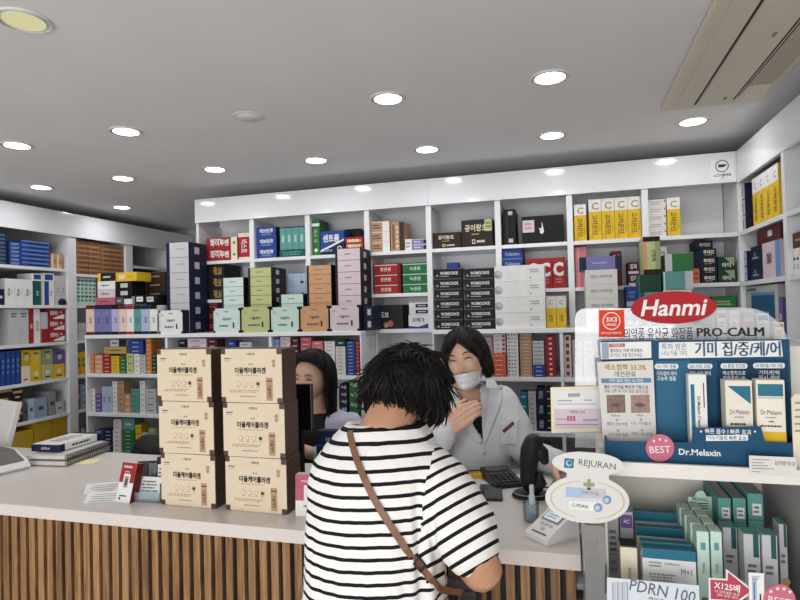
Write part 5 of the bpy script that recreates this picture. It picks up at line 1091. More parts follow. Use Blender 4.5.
for k in range(60):
    a = 2 * math.pi * k / 60; b = 2 * math.pi * (k + 1) / 60
    if 1.35 < a % math.pi < 1.85: continue
    P_ = lambda r_, q: (587.5 + r_ * 36 * math.cos(q), 500 + r_ * 18.5 * math.sin(q) + r_ * 36 * math.cos(q) * .06)
    wq(g, [P_(1, a), P_(1, b), P_(1.035, b), P_(1.035, a)], Y, TAN)
g.obj('tan_ring', t)
g = MB(); wq(g, [(564.5, 458.2), (574, 458.9), (573.4, 468.4), (564, 467.7)], Y, pm('seablue')); wq(g, ell(569, 463.3, 3.2, 3.2, 16), Y - .0002, pm('lblue')); wq(g, ell(569.6, 462.8, 2, 2, 16), Y - .0004, pm('seablue'))
wtext(g, 'REJURAN', mat('sign_ink', (44, 48, 62), .5), 597, 465.3, Y, 6.4, 41, -.004, 0, 5); g.obj('lettering', t)
g = MB(); wq(g, [(587.2, 479), (590.8, 479.2), (590.8, 490), (587.2, 489.8)], Y, pm('moss')); wq(g, [(583.4, 482.6), (594.6, 483), (594.6, 486.6), (583.4, 486.2)], Y - .0001, pm('moss')); g.obj('green_cross', t)
g = MB(); wq(g, [(566, 487), (583, 488), (582.5, 498), (565.5, 497)], Y, pm('lblue')); wq(g, [(583, 488), (606, 489), (605.5, 499), (582.5, 498)], Y, pm('lgrey')); wtext(g, '컨튜어크림', pm('mel'), 590, 493, Y - .0002, 2.6, 26, 0, 0, 4)
wq(g, [(569, 501), (600, 502.4), (599.6, 511), (568.6, 509.6)], Y, pm('white')); wtext(g, 'C-PDRN', pm('ink'), 580, 506, Y - .0002, 3.4, 16, .01, 0, 4)
for x_, y_ in ((607, 500), (598, 507.5)): wq(g, ell(x_, y_, 4.4, 4.4, 18), Y - .0003, pm('sky')); wq(g, ell(x_ - .6, y_ + .4, 2.5, 2.5, 14), Y - .0005, pm('lgrey'))
g.obj('pictures', t)
MB().box(.045, .0635, Y0 + .0042, RF - .0304, 1.135, 1.15, PLAST_W).obj('bracket', troot); MB().box(.0575, .0635, RF - .0304, RF + .02, 1.135, 1.15, PLAST_W).obj('bracket', troot)

# ------------------------------------------------------------------ the bin below
B0 = BINZ
def bin_box(name, label, pxl, pxr, pyt, Y, d, col, deco, group=None, rz=0.0):
    a = colm(pxl, 'y', Y, B0 + .1); b = colm(pxr, 'y', Y, B0 + .1); zt = rowz(pyt, (a + b) / 2, Y); w = b - a - .0012
    h = zt - B0 - .0006
    g = MB(); g.box(-w / 2, w / 2, -d / 2, d / 2, 0, h, pm(col), .0008); decorate(g, deco, w, d, h)
    o = g.obj(name); o.location = ((a + b) / 2, Y + d / 2, B0 + .0002); o.rotation_euler.z = rz
    return tag(o, label, 'box', group)
mk = [('r', 'F', 0, .87, 1, 1, 'seablue'), ('r', 'T', 0, 0, 1, 1, 'seablue'), ('r', 'R', 0, .87, 1, 1, 'seablue'), ('t', 'F', .55, .815, .035, 'ink', 'Cellfamce', .30, .0), ('l', 'F', .1, .75, .36, .84, 2, 'grey'), ('t', 'F', .82, .72, .085, 'mel', 'M+1', .2, .0), ('l', 'F', .1, .56, .66, .68, 3, 'grey')]
for (a, b, tp, Y, wh_) in ((635, 681, 512.5, 1.405, 'rearmost of the four'), (636.5, 687, 528, 1.345, 'second from the back of the four'), (640.5, 693.5, 543, 1.262, 'just behind the front one of the four'), (642.5, 696.8, 550, 1.235, 'frontmost of the four')):
    bin_box('mask_box', 'white mask box with blue top, %s' % wh_, a, b, tp, Y, .018, 'white', mk, 'blue topped mask boxes')
bin_box('cream_tube_box', 'tall cream box with vertical print in front of the grey boxes', 620.5, 638, 546, 1.235, .04, 'cream', [('v', 'F', .5, .62, .14, 'ink', 'REJURAN', .35, .0), ('r', 'T', 0, 0, 1, 1, 'dark'), ('r', 'F', .0, .985, 1, 1, 'dark'), ('l', 'F', .4, .2, .6, .24, 1, 'tan')])
gd = [('r', 'F', .1, .60, .9, .9, 'lgrey'), ('l', 'F', .15, .45, .85, .85, 5, 'dgrey'), ('r', 'F', .1, .2, .9, .5, 'lgrey'), ('l', 'F', .2, .25, .8, .45, 2, 'grey')]
bin_box('serum_box', 'grey printed upright box at the left end of the bin', 607.5, 619.5, 517.5, 1.345, .035, 'silver', gd)
bin_box('serum_box', 'grey upright box with purple print behind the cream box', 620.5, 634, 511.5, 1.345, .035, 'silver', [('r', 'F', .05, .8, .95, .96, 'purple'), ('t', 'F', .5, .88, .05, 'white', 'AC', .5)] + gd[2:])
# mint tray with header and long boxes
hx = pp([(687, 512), (713, 512)], 1.425)
t = thing('counter_tray', 'mint cardboard tray with rounded header in the bin', 'tray', ((hx[0][0] + hx[1][0]) / 2, 1.33, B0 + .0002))
tp = pp([(687.5, 508), (688, 497), (695.5, 496.6)] + [(700.5 + 5.5 * math.cos(R(q)), 496.4 - 5.8 * math.sin(R(q))) for q in range(180, -1, -30)] + [(706, 496.4), (713.5, 497), (713.8, 508)], 1.425)
g = MB(); g.prism([(tp[-1][0], B0 + .0006), (tp[0][0], B0 + .0006)][::-1] + tp[::-1][::-1][::-1][::-1] if False else [(tp[0][0], B0 + .0006)] + tp + [(tp[-1][0], B0 + .0006)], 1.425, 1.428, mat('mint_card', (192, 220, 204), .45)); g.obj('header', t)
g = MB(); wtext(g, 'REXALL', mat('mint_ink', (60, 92, 80), .5), 700.5, 499.2, 1.4246, 3.2, 20, .02)
for k in range(3): wq(g, [(692, 503 + k * 2.4), (709, 503 + k * 2.4), (708, 504 + k * 2.4), (692, 504 + k * 2.4)], 1.4246, pm('dteal'))
g.obj('lettering', t)
g = MB(); x0_, x1_ = hx[0][0], colm(724, 'y', 1.24, B0 + .1) + .004; g.box(x0_ - .0, x1_, 1.242, 1.4248, B0 + .0003, B0 + .003, _m['mint_card']); g.obj('tray_floor', t)
mint = [('v', 'F', .5, .60, .2, 'dteal', 'REXALL', .42, .01), ('l', 'F', .2, .1, .8, .3, 3, 'dgrey'), ('r', 'F', .3, .80, .7, .88, 'teal')]
for k, (a, b, nm) in enumerate(((697.5, 710.5, 'left'), (711.5, 723.5, 'right'))):
    q = bin_box('ointment_box', 'mint green upright box, %s front one in the mint tray' % nm, a, b, 533, 1.245, .038, 'xmint', mint, 'mint boxes in the tray'); q.location.z = B0 + .0034
    for r_ in range(3):
        c = copy_tree(q); c.location.y = q.location.y + .044 * (r_ + 1); c.location.x = q.location.x - .0025 * (r_ + 1)
        tag(c, 'mint green upright box, %s place in the %s row of the mint tray' % (('second', 'third', 'fourth')[r_], nm), 'box', 'mint boxes in the tray')
# teal long cartons stacked
for k, (a, b, nm) in enumerate(((720.5, 734.5, 'left'), (735.5, 749.5, 'middle'), (750.5, 767, 'right'))):
    Yk = 1.37
    stack('hair_dye_box', 'long teal box with white label', '%s pile in bin' % nm, Yp(Yk), a, b, 498 if k < 2 else 493.5, B0 + .0002, 4, 'teal',
          [('r', 'F', .28, .18, .86, .62, 'white'), ('l', 'F', .34, .24, .8, .56, 2, 'ink'), ('r', 'R', 0, 0, 1, 1, 'dteal'), ('r', 'T', .3, 0, .95, 1, 'grey')], .135, 'long teal boxes')
gold = [('r', 'F', .58, .76, .92, 1, 'dteal'), ('l', 'F', .15, .58, .8, .7, 2, 'dgrey'), ('e', 'F', .68, .40, .0075, 'gold'), ('e', 'F', .68, .24, .0075, 'dgreen'), ('r', 'T', 0, 0, 1, 1, 'teal'), ('v', 'F', .3, .2, .14, 'ink', 'PDRN', .25)]
for a, b, tp, Y, nm in ((723.5, 738.5, 527.5, 1.30, 'left one behind the arrow sign'), (744.5, 761.5, 534, 1.248, 'front one behind the slim white box'), (763, 779, 535, 1.244, 'front one above the pink badge'), (780, 788.5, 524, 1.30, 'rear one at the right end of the bin')):
    bin_box('hair_serum_box', 'grey box with gold and green dots, %s' % nm, a, b, tp, Y, .036, 'silver', gold, 'grey boxes with gold dots')
# signs on the front lip
LPY = RF - .0582
def lip_sign(name, label, cat, outline, mt, th=.002, Y=LPY - .0025):
    xs_ = [p[0] for p in outline]; ys_ = [p[1] for p in outline]; p = at(sum(xs_) / len(xs_), sum(ys_) / len(ys_), 'y', Y)
    t = thing(name, label, cat, (p.x, Y, p.z)); g = MB(); pan(g, outline, Y, th, mt); return g.obj('board', t)
t = lip_sign('shelf_sign', 'pale grey shelf sign with dark blue serif lettering on the bin lip', 'sign', [(607, 577.5), (699, 585.5), (700, 612), (607, 608)], mat('sign_grey', (206, 214, 222), .35))
Y = LPY - .0029; g = MB(); wtext(g, 'PDRN 100', mat('sign_slate', (86, 92, 108), .4), 662, 591, Y, 12, 66, .006, .12, 6)
for k in range(7): wq(g, [(612 + k * 2.4, 582), (613.6 + k * 2.4, 582.2), (614 + k * 2.4, 606), (612.4 + k * 2.4, 606)], Y, pm('lgrey') if k % 2 else pm('gblue'))
wtext(g, '연어주사 크림', BLK, 665, 602, Y, 4, 40, 0, 0, 6); g.obj('lettering', t)
AR = mat('arrow_red', (176, 52, 78), .42)
arrow = [(710.5, 580), (728, 581), (728, 572.5), (751, 591), (729, 607), (729, 600), (711, 599)]
t = lip_sign('arrow_sign', 'crimson arrow sign with white border on the bin lip', 'sign', [(708.5, 578), (726, 579), (726, 569), (754.5, 591), (727, 611), (727, 602), (709, 601)], SIGNW, .002, LPY - .0045)
g = MB(); pan(g, arrow, LPY - .006, .0014, AR); wtext(g, 'X125배', SIGNW, 727, 586.8, LPY - .0064, 6, 26, .02, 0, 5); wtext(g, '더 강력해진 재생', SIGNW, 727, 593, LPY - .0064, 2.4, 24, .0, 0, 5); wtext(g, '피부 탄력 케어', SIGNW, 727, 596.4, LPY - .0064, 2.4, 20, .0, 0, 5); g.obj('arrow_face', t)
t = lip_sign('slim_card', 'slim white product card beside the crimson arrow', 'card', [(748.5, 572.5), (764, 573.5), (764.5, 611), (749.5, 611)], SIGNW, .0012, LPY - .0085)
g = MB(); Y = LPY - .0089
wq(g, [(752, 578), (757, 578.3), (757, 600), (752.5, 600)], Y, pm('lblue')); wq(g, [(753.5, 582), (754.6, 582), (755, 600), (754, 600)], Y - .0001, pm('mel')); wq(g, [(759.6, 594), (761.2, 594), (761.4, 606), (759.8, 606)], Y, BLK)
for k in range(3): wq(g, [(752, 576 + k * 1.6), (760 - k, 576.4 + k * 1.6), (760 - k, 577 + k * 1.6), (752, 576.6 + k * 1.6)], Y - .0002, pm('grey'))
g.obj('printing', t)
t = lip_sign('round_badge', 'pink round badge with stars at the bottom right of the bin lip', 'badge', ell(779.5, 600, 16, 15.5, 36), BADGE, .0014, LPY - .0105)
g = MB(); Y = LPY - .0109
for x_, y_ in ((771, 591.5), (777.5, 588.8), (784, 589), (790, 592)): wq(g, star(x_, y_, 2.4), Y, SIGNW)
wtext(g, 'BEST', SIGNW, 779.5, 601, Y, 7, 24, 0, 0, 5); g.obj('lettering', t)
# clear drawer trays right of the divider
t = thing('tray_organizer', 'clear plastic tray organizer at the right edge of the rack', 'organizer', (.53, 1.36, B0 + .0003))
g = MB()
for k in range(4):
    z = B0 + .0006 + k * .058; g.box(.445, .62, 1.25 + k * .025, 1.50, z, z + .003, ACRH); g.box(.445, .62, 1.25 + k * .025, 1.253 + k * .025, z + .003, z + .03, ACRH)
g.box(.442, .4448, 1.25, 1.5, B0 + .0006, B0 + .21, ACRH); g.box(.6202, .623, 1.25, 1.5, B0 + .0006, B0 + .21, ACRH); g.obj('trays', t)
for k in range(3):
    o = carton_mesh('lip_balm_box', .05, .12, .022, 'dgrey' if k % 2 else 'dark', one('white')).obj('lip_balm_box'); o.location = (.49 + .01 * k, 1.38 + k * .01, B0 + .004 + k * .058)
    tag(o, 'dark small carton in the %s tray of the clear organizer' % ('lowest', 'second', 'third')[k], 'box', 'dark cartons in the trays')
t = thing('card_sign', 'cream rounded card sign at the right edge of the blue display', 'sign', (.435, 1.245, SHZ))
o_ = pp([(793, 441), (791.5, 398), (795, 394), (812, 393), (812, 442)], 1.245); o_[0] = (o_[0][0], SHZ + .001); o_[-1] = (o_[-1][0], SHZ + .001)
g = MB(); g.prism(o_, 1.245, 1.248, pm('cream')); g.obj('board', t); g = MB()
for k in range(5): wq(g, [(795, 402 + k * 7), (808, 401.6 + k * 7), (808, 403.6 + k * 7), (795, 404 + k * 7)], 1.2446, pm('moss'))
g.obj('printing', t)

# ------------------------------------------------------------------ people
SKIN = mat('skin', (190, 142, 112), .5, .4, var=.03, vscale=40, sss=.12)
SKIN2 = mat('skin_pale', (226, 184, 160), .5, .4, var=.03, vscale=40, sss=.12)
HAIR = mat('dark_hair', (17, 13, 12), .55, .3, var=.25, vscale=160)
LIPS = mat('lip_rose', (186, 108, 100), .45)
def loft(g, rings, mt, n=36, p=2.3):
    """rings: (cx, cy, cz, rx, ry) from bottom to top, closed at both ends"""
    vs = []; fs = []
    for cx, cy, cz, rx, ry in rings:
        for i in range(n):
            a = 2 * math.pi * i / n; c, s = math.cos(a), math.sin(a)
            vs.append((cx + rx * math.copysign(abs(c) ** (2 / p), c), cy + ry * math.copysign(abs(s) ** (2 / p), s), cz))
    for j in range(len(rings) - 1):
        for i in range(n): k = (i + 1) % n; fs.append((j * n + i, j * n + k, (j + 1) * n + k, (j + 1) * n + i))
    fs.append(tuple(range(n - 1, -1, -1))); fs.append(tuple((len(rings) - 1) * n + i for i in range(n)))
    return g.raw(vs, fs, mt)
def limb(g, pts, rad, mt, n=16, sub=5):
    """a tapering limb through joints, rounded at the ends"""
    P = [Vector(p) for p in pts]; out = []; rr = []
    for i in range(len(P) - 1):
        for k in range(sub):
            t = k / sub; out.append(P[i].lerp(P[i + 1], t)); rr.append(rad[i] + (rad[i + 1] - rad[i]) * t)
    out.append(P[-1]); rr.append(rad[-1])
    for _ in range(2):
        o2 = out[:]
        for i in range(1, len(out) - 1): o2[i] = out[i] * .5 + (out[i - 1] + out[i + 1]) * .25
        out = o2
    return g.tube(out, rr, mt, n)
def head_geo(g, M, mt, s=1.0):
    bm = bmesh.new(); bmesh.ops.create_uvsphere(bm, u_segments=56, v_segments=40, radius=1)
    G = lambda x, z, cx, cz, sx, sz: math.exp(-((x - cx) / sx) ** 2 - ((z - cz) / sz) ** 2)
    for v in bm.verts:
        d = v.co.normalized(); x, y, z = d.x * .074, d.y * .094, d.z * .116
        lo = max(0, -d.z); x *= 1 - .34 * lo ** 1.6
        if d.y > 0: y *= 1 - .30 * lo; z *= 1 - .18 * lo
        else:
            y = y * (1 - .10 * lo)
            y += .010 * (1 - abs(d.x)) * (1 if d.z > -.2 else .6) * (-d.y)            # flatten the face
            f = -d.y
            y -= f * .021 * G(x, z, 0, -.022, .0105, .017); y -= f * .010 * G(x, z, 0, .002, .008, .022)      # nose
            y += f * .008 * (G(x, z, .031, .014, .016, .011) + G(x, z, -.031, .014, .016, .011))             # sockets
            y -= f * .004 * (G(x, z, .033, .034, .02, .008) + G(x, z, -.033, .034, .02, .008))               # brows
            y -= f * .005 * (G(x, z, .04, -.02, .018, .018) + G(x, z, -.04, -.02, .018, .018))               # cheeks
            y -= f * .006 * G(x, z, 0, -.058, .02, .011); y += f * .003 * G(x, z, 0, -.074, .02, .006); y -= f * .008 * G(x, z, 0, -.098, .02, .016)
        v.co = Vector((x, y, z)) * s
    g.bm(bm, mt, M); bm.free()
    for sx in (-1, 1):                                                                   # ears
        b2 = bmesh.new(); bmesh.ops.create_uvsphere(b2, u_segments=16, v_segments=12, radius=1)
        for v in b2.verts: v.co = Vector((sx * (.073 + v.co.x * .008), .012 + v.co.y * .016 + v.co.z * .004, -.004 + v.co.z * .029)) * s
        g.bm(b2, mt, M); b2.free()
def hand_geo(g, M, side, mt, curl=(30, 40, 25), spread=4, thumb=(35, 20), s=1.0):
    """hand from the wrist: fingers along +y, back of the hand up (+z), thumb towards side * +x"""
    L = (.064, .074, .069, .054); X = (.030, .0105, -.0095, -.0285)
    q = lambda v: M @ (Vector(v) * s)
    for k in range(4):
        g.tube([q((side * X[k] * .55, -.012, 0)), q((side * X[k] * .8, .04, .003)), q((side * X[k], .082, 0))], [.0155 * s, .0145 * s, .0115 * s], mt, 10)
    for k in range(4):
        p = Vector((side * X[k], .08, 0)); ang = 0; pts = [q(p)]; yaw = side * R(-spread) * (k - 1.5)
        for j, fr in enumerate((.44, .32, .24)):
            ang += R(curl[j]) * (1 + .08 * k); d = Vector((math.sin(yaw) * math.cos(ang) * -1, math.cos(ang) * math.cos(yaw), -math.sin(ang)))
            p = p + d * L[k] * fr * 1.08; pts.append(q(p))
        g.tube(pts, [.0088 * s, .0082 * s, .0076 * s, .0062 * s], mt, 10)
    p = Vector((side * .024, .012, -.006)); a = R(thumb[0]); b = R(thumb[1]); pts = [q(p)]
    d = Vector((side * math.sin(a), math.cos(a), -.25)).normalized(); p = p + d * .042; pts.append(q(p))
    d = Vector((side * math.sin(a - b), math.cos(a - b), -.35)).normalized(); p = p + d * .030; pts.append(q(p))
    d = Vector((side * math.sin(a - 1.6 * b), math.cos(a - 1.6 * b), -.4)).normalized(); p = p + d * .024; pts.append(q(p))
    g.tube(pts, [.0145 * s, .0115 * s, .0100 * s, .0078 * s], mt, 10)
def frame(origin, yaxis, zhint):
    y = Vector(yaxis).normalized(); z = Vector(zhint); z = (z - y * z.dot(y)).normalized(); x = y.cross(z)
    m = Matrix((x, y, z)).transposed().to_4x4(); m.translation = Vector(origin); return m
def skin_of(g, name, parent, mt, voxel=.006, smooth=6, deform=None):
    """one continuous surface round all the volumes in g"""
    me = g.mesh(name + '_raw'); o = bpy.data.objects.new(name + '_raw', me); C.objects.link(o)
    r = o.modifiers.new('r', 'REMESH'); r.mode = 'VOXEL'; r.voxel_size = voxel
    sm = o.modifiers.new('s', 'SMOOTH'); sm.factor = .5; sm.iterations = smooth
    dg = bpy.context.evaluated_depsgraph_get(); m2 = bpy.data.meshes.new_from_object(o.evaluated_get(dg)); bpy.data.objects.remove(o); bpy.data.meshes.remove(me)
    m2.name = name; m2.materials.clear(); m2.materials.append(mt)
    m2.polygons.foreach_set('use_smooth', [True] * len(m2.polygons)); m2.polygons.foreach_set('material_index', [0] * len(m2.polygons))
    if deform:
        ns = [v.normal.copy() for v in m2.vertices]
        for v, n in zip(m2.vertices, ns): v.co = deform(v.co.copy(), n)
        m2.update()
    inv = parent.matrix_basis.inverted()
    m2.transform(inv); o = bpy.data.objects.new(name, m2); C.objects.link(o); o.parent = parent; return o
def world_bvh(o):
    M = o.parent.matrix_basis if o.parent else Matrix.Identity(4)
    return BVHTree.FromPolygons([M @ v.co for v in o.data.vertices], [p.vertices[:] for p in o.data.polygons])
def hair_cap(name, parent, M, rx, ry, rz, limit, mt, cy=.012, cz=.012, thick=.016, strands=260, wave=.004, seed=3, lift=.002, straight=0.0):
    """hair as a cap whose lower edge limit(phi) depends on the angle from the face (phi 0 = face), with strands combed over it"""
    rnd = random.Random(seed)
    def pt(phi, t, off=0.0):
        zl = limit(phi); zt = rz
        th = t * math.pi
        z_end = zl - cz
        # meridian from the top down to z_end; below the equator it hangs straight
        zz = zt * math.cos(min(t, 1) * math.acos(max(-1, min(1, z_end / zt)))) if z_end > 0 else (zt * math.cos(min(t * 2, 1) * math.pi / 2) if t < .5 else z_end * (t - .5) * 2)
        k = math.sqrt(max(0, 1 - (zz / zt) ** 2)) if zz > 0 else 1 - (.06 * (-zz / .1) * (1 - straight)) 
        nz = wave * mnoise.noise(Vector((math.sin(phi) * 2.4, math.cos(phi) * 2.4, zz * 30 + seed)))
        return Vector(((rx * k + off + nz) * math.sin(phi), cy - (ry * k + off + nz) * math.cos(phi), cz + zz + (off if zz > 0 else 0) * (1 - k)))
    g = MB(); n, m = 72, 22; vs = []; fs = []
    for layer in (0.0, -thick):
        for j in range(m + 1):
            for i in range(n): vs.append(M @ pt(2 * math.pi * i / n, j / m, layer))
    b = (m + 1) * n
    for j in range(m):
        for i in range(n):
            k = (i + 1) % n
            fs.append((j * n + i, (j + 1) * n + i, (j + 1) * n + k, j * n + k)); fs.append((b + j * n + i, b + j * n + k, b + (j + 1) * n + k, b + (j + 1) * n + i))
    for i in range(n): k = (i + 1) % n; fs.append((m * n + i, b + m * n + i, b + m * n + k, m * n + k))
    g.raw(vs, fs, mt)
    for _ in range(strands):
        ph = rnd.uniform(0, 2 * math.pi); t0 = rnd.uniform(.02, .45); t1 = min(1.02, t0 + rnd.uniform(.4, .8)); dph = rnd.uniform(-.12, .12); o0 = rnd.uniform(0, lift)
        pts = [M @ pt(ph + dph * q / 5 + .02 * math.sin(q * 1.7 + ph * 9), t0 + (t1 - t0) * q / 5, o0 + .0005) for q in range(6)]
        g.tube(pts, [.0012, .0022, .0024, .0024, .002, .0008], mt, 5)
    return g.obj(name, parent, True)
def foot_pair(parent, xs, y, mt, dirn, z0=0.0):
    for x in xs:
        g = MB(); g.tube([(x, y - .07 * dirn, z0 + .047), (x, y + .0, z0 + .05), (x, y + .09 * dirn, z0 + .036), (x, y + .15 * dirn, z0 + .028)], [.04, .043, .038, .026], mt, 14)
        for v in g.v: v.z = max(v.z, z0 + .003)
        g.obj('shoe', parent, True)

# ---- customer in the striped top, seen from behind
t = thing('person', 'customer with dark curly hair in a black and white striped top stooping over the counter', 'person', (-.41, 1.16, 0))
PC = t
HM = Matrix.Translation((-.352, 1.300, 1.352)) @ Matrix.Rotation(R(140), 4, 'Z') @ Matrix.Rotation(R(34), 4, 'X')
relb = at(487, 577, 'y', 1.125); rwri = Vector((-.285, 1.345, 1.005)); rsh = Vector((-.296, 1.195, 1.228)); lsh = Vector((-.500, 1.195, 1.228)); lelb = Vector((-.512, 1.205, .99)); lwri = Vector((-.50, 1.40, .995))
TOR = [(-.41, 1.165, .70, .150, .112), (-.41, 1.165, .80, .158, .122), (-.408, 1.168, .90, .154, .118), (-.406, 1.172, 1.0, .148, .112), (-.404, 1.178, 1.1, .148, .108), (-.402, 1.186, 1.18, .147, .100), (-.400, 1.194, 1.225, .140, .090), (-.394, 1.203, 1.262, .116, .078), (-.388, 1.212, 1.292, .088, .066), (-.385, 1.216, 1.303, .080, .062)]
g = MB(); head_geo(g, HM, SKIN)
loft(g, [(a, b, c, d - .02, e - .02) for a, b, c, d, e in TOR], SKIN)
limb(g, [(-.385, 1.208, 1.28), (-.372, 1.232, 1.325), (-.35, 1.28, 1.365)], [.062, .054, .054], SKIN)
limb(g, [rsh + Vector((-.02, 0, -.02)), rsh.lerp(relb, .5), relb, relb.lerp(rwri, .5), rwri], [.04, .044, .040, .037, .027], SKIN)
limb(g, [lsh + Vector((.02, 0, -.02)), lsh.lerp(lelb, .5), lelb, lelb.lerp(lwri, .5), lwri], [.04, .044, .039, .036, .027], SKIN)
hand_geo(g, frame(rwri, (-.35, .9, -.1), (.3, .2, .9)), -1, SKIN, (38, 40, 25))
hand_geo(g, frame(lwri, (.35, .9, -.12), (0, .1, 1)), 1, SKIN, (14, 18, 12))
skin_of(g, 'body', t, SKIN, .0052, 4)
# striped top
def stripe_mat():
    m = bpy.data.materials.new('striped_knit'); m.use_nodes = True; nt = m.node_tree; b = nt.nodes['Principled BSDF']; b.inputs['Roughness'].default_value = .8; b.inputs['Specular IOR Level'].default_value = .2
    a = nt.nodes.new('ShaderNodeAttribute'); a.attribute_name = 'stripe'
    mu = nt.nodes.new('ShaderNodeMath'); mu.operation = 'MULTIPLY'; mu.inputs[1].default_value = 1 / .0232
    fr = nt.nodes.new('ShaderNodeMath'); fr.operation = 'FRACT'; lt = nt.nodes.new('ShaderNodeMath'); lt.operation = 'LESS_THAN'; lt.inputs[1].default_value = .31
    mx = nt.nodes.new('ShaderNodeMixRGB'); mx.inputs[1].default_value = (*lin((236, 235, 232)), 1); mx.inputs[2].default_value = (*lin((22, 22, 26)), 1)
    nt.links.new(a.outputs['Fac'], mu.inputs[0]); nt.links.new(mu.outputs[0], fr.inputs[0]); nt.links.new(fr.outputs[0], lt.inputs[0]); nt.links.new(lt.outputs[0], mx.inputs[0]); nt.links.new(mx.outputs[0], b.inputs['Base Color'])
    tc = nt.nodes.new('ShaderNodeTexCoord'); n = nt.nodes.new('ShaderNodeTexNoise'); n.inputs['Scale'].default_value = 700
    bp = nt.nodes.new('ShaderNodeBump'); bp.inputs['Strength'].default_value = .15; bp.inputs['Distance'].default_value = .001
    nt.links.new(tc.outputs['Object'], n.inputs[0]); nt.links.new(n.outputs[0], bp.inputs['Height']); nt.links.new(bp.outputs[0], b.inputs['Normal'])
    return m
hemr = rsh.lerp(relb, .74); heml = lsh.lerp(lelb, .76)
g = MB(); loft(g, [(a, b, c, d + .006, e + .006) for a, b, c, d, e in TOR], SKIN)
limb(g, [rsh + Vector((-.03, 0, .0)), rsh.lerp(relb, .25), rsh.lerp(relb, .6) + Vector((.008, -.004, -.004)), hemr], [.062, .070, .070, .062], SKIN)
limb(g, [lsh + Vector((.03, 0, .0)), lsh.lerp(lelb, .25), lsh.lerp(lelb, .6), heml], [.058, .062, .060, .054], SKIN)
def folds(co, n):
    w = .0035 * mnoise.noise(Vector((co.x * 26, co.y * 26, co.z * 9))) + .0022 * mnoise.noise(Vector((co.x * 60, co.y * 60, co.z * 22 + 4)))
    e = math.exp(-((co.x + .275) / .03) ** 2) * (1 if co.z < 1.15 else max(0, 1 - (co.z - 1.15) / .08))
    w += e * .006 * math.sin((co.x * 210) + co.z * 8)
    return co + n * w
so = skin_of(g, 'striped_top', t, stripe_mat(), .0058, 7, folds)
at_ = so.data.attributes.new('stripe', 'FLOAT', 'CORNER'); Wm = t.matrix_basis
def seg_dist(p, a, b):
    d = b - a; u = max(0, min(1, (p - a).dot(d) / d.length_squared)); return (p - (a + d * u)).length, u
vals = [0.0] * len(so.data.loops)
for f in so.data.polygons:
    c = Wm @ f.center
    dr, ur = seg_dist(c, rsh, hemr); dl, ul = seg_dist(c, lsh, heml)
    tx = -.268 - .03 * max(0, min(1, (1.26 - c.z) / .25)); txl = -.540 + .02 * max(0, c.z - 1.15) / .1
    for li in f.loop_indices:
        p = Wm @ so.data.vertices[so.data.loops[li].vertex_index].co
        if c.x > tx and dr < .11: vals[li] = 1.0 - (p - rsh).dot((hemr - rsh).normalized())
        elif c.x < txl and dl < .1: vals[li] = 2.006 + p.z
        else: vals[li] = 3.0 + p.z + .005 * math.sin(p.x * 14 + 2) - .10 * max(0, p.z - 1.24) + .3 * max(0, p.z - 1.24) * ((p.x + .39) / .1) ** 2 * .3
at_.data.foreach_set('value', vals)
# trousers and shoes, hidden by the frame edge
NAVYP = mat('dark_trousers', (38, 40, 50), .8)
g = MB(); loft(g, [(-.43, 1.165, .66, .150, .115), (-.43, 1.165, .74, .155, .12), (-.43, 1.165, .80, .150, .115)], NAVYP)
for x in (-.505, -.355): limb(g, [(x, 1.165, .72), (x, 1.17, .42), (x, 1.15, .10)], [.088, .066, .052], NAVYP)
skin_of(g, 'trousers', t, NAVYP, .009, 4)
foot_pair(t, (-.505, -.355), 1.15, mat('shoe_black', (24, 24, 26), .5), 1)
# curly hair
rnd = random.Random(11); g = MB(); hc = Vector((-.353, 1.278, 1.390))
def blob(cx, cy, cz, rx, ry, rz, amp):
    bm = bmesh.new(); bmesh.ops.create_icosphere(bm, subdivisions=4, radius=1)
    for v in bm.verts:
        d = v.co.normalized(); k = 1 + amp * mnoise.noise(d * 3.2 + Vector((cx * 9, 3, 1))) + amp * .6 * mnoise.noise(d * 7.5)
        v.co = Vector((cx + d.x * rx * k, cy + d.y * ry * k, cz + d.z * rz * k))
    g.bm(bm, HAIR); bm.free()
blob(hc.x, hc.y, hc.z, .083, .104, .078, .07)
blob(hc.x + .050, hc.y + .012, hc.z - .040, .040, .064, .048, .12)
blob(hc.x - .072, hc.y + .012, hc.z - .026, .034, .056, .048, .12)
curls = MB(); bhair = BVHTree.FromPolygons(g.v, g.f); crown = Vector((.15, .1, 1)).normalized()
for k in range(3400):
    d = Vector((rnd.gauss(0, 1), rnd.gauss(0, 1), rnd.gauss(.1, .9))).normalized()
    if d.z < -.6 and abs(d.x) < .5: continue
    hit = bhair.ray_cast(hc + d * .4, -d)
    if hit[0] is None: continue
    p = hit[0] - d * .003; n = hit[1]; dn = -crown + Vector((rnd.gauss(0, .28), rnd.gauss(0, .28), 0)) + Vector((mnoise.noise(p * 22), mnoise.noise(p * 22 + Vector((5, 0, 0))), 0)) * .9
    tg = (dn - n * n.dot(dn))
    if tg.length < .05: continue
    tg.normalize(); sd = n.cross(tg); L = rnd.uniform(.03, .062); ph = rnd.uniform(0, 6.28); am = rnd.uniform(.0015, .0045); fl = rnd.uniform(.0, .006) + (.007 if rnd.random() < .12 else 0); pts = []
    for q in range(7):
        u = q / 6; pts.append(p + tg * L * u + sd * am * math.sin(ph + u * 4) + n * (.004 + fl * u - .010 * u * u))
    curls.tube(pts, [.0009, .0015, .0017, .0016, .0014, .001, .0004], HAIR, 4)
g.raw(curls.v, curls.f, HAIR)
g.obj('curly_hair', t, True)
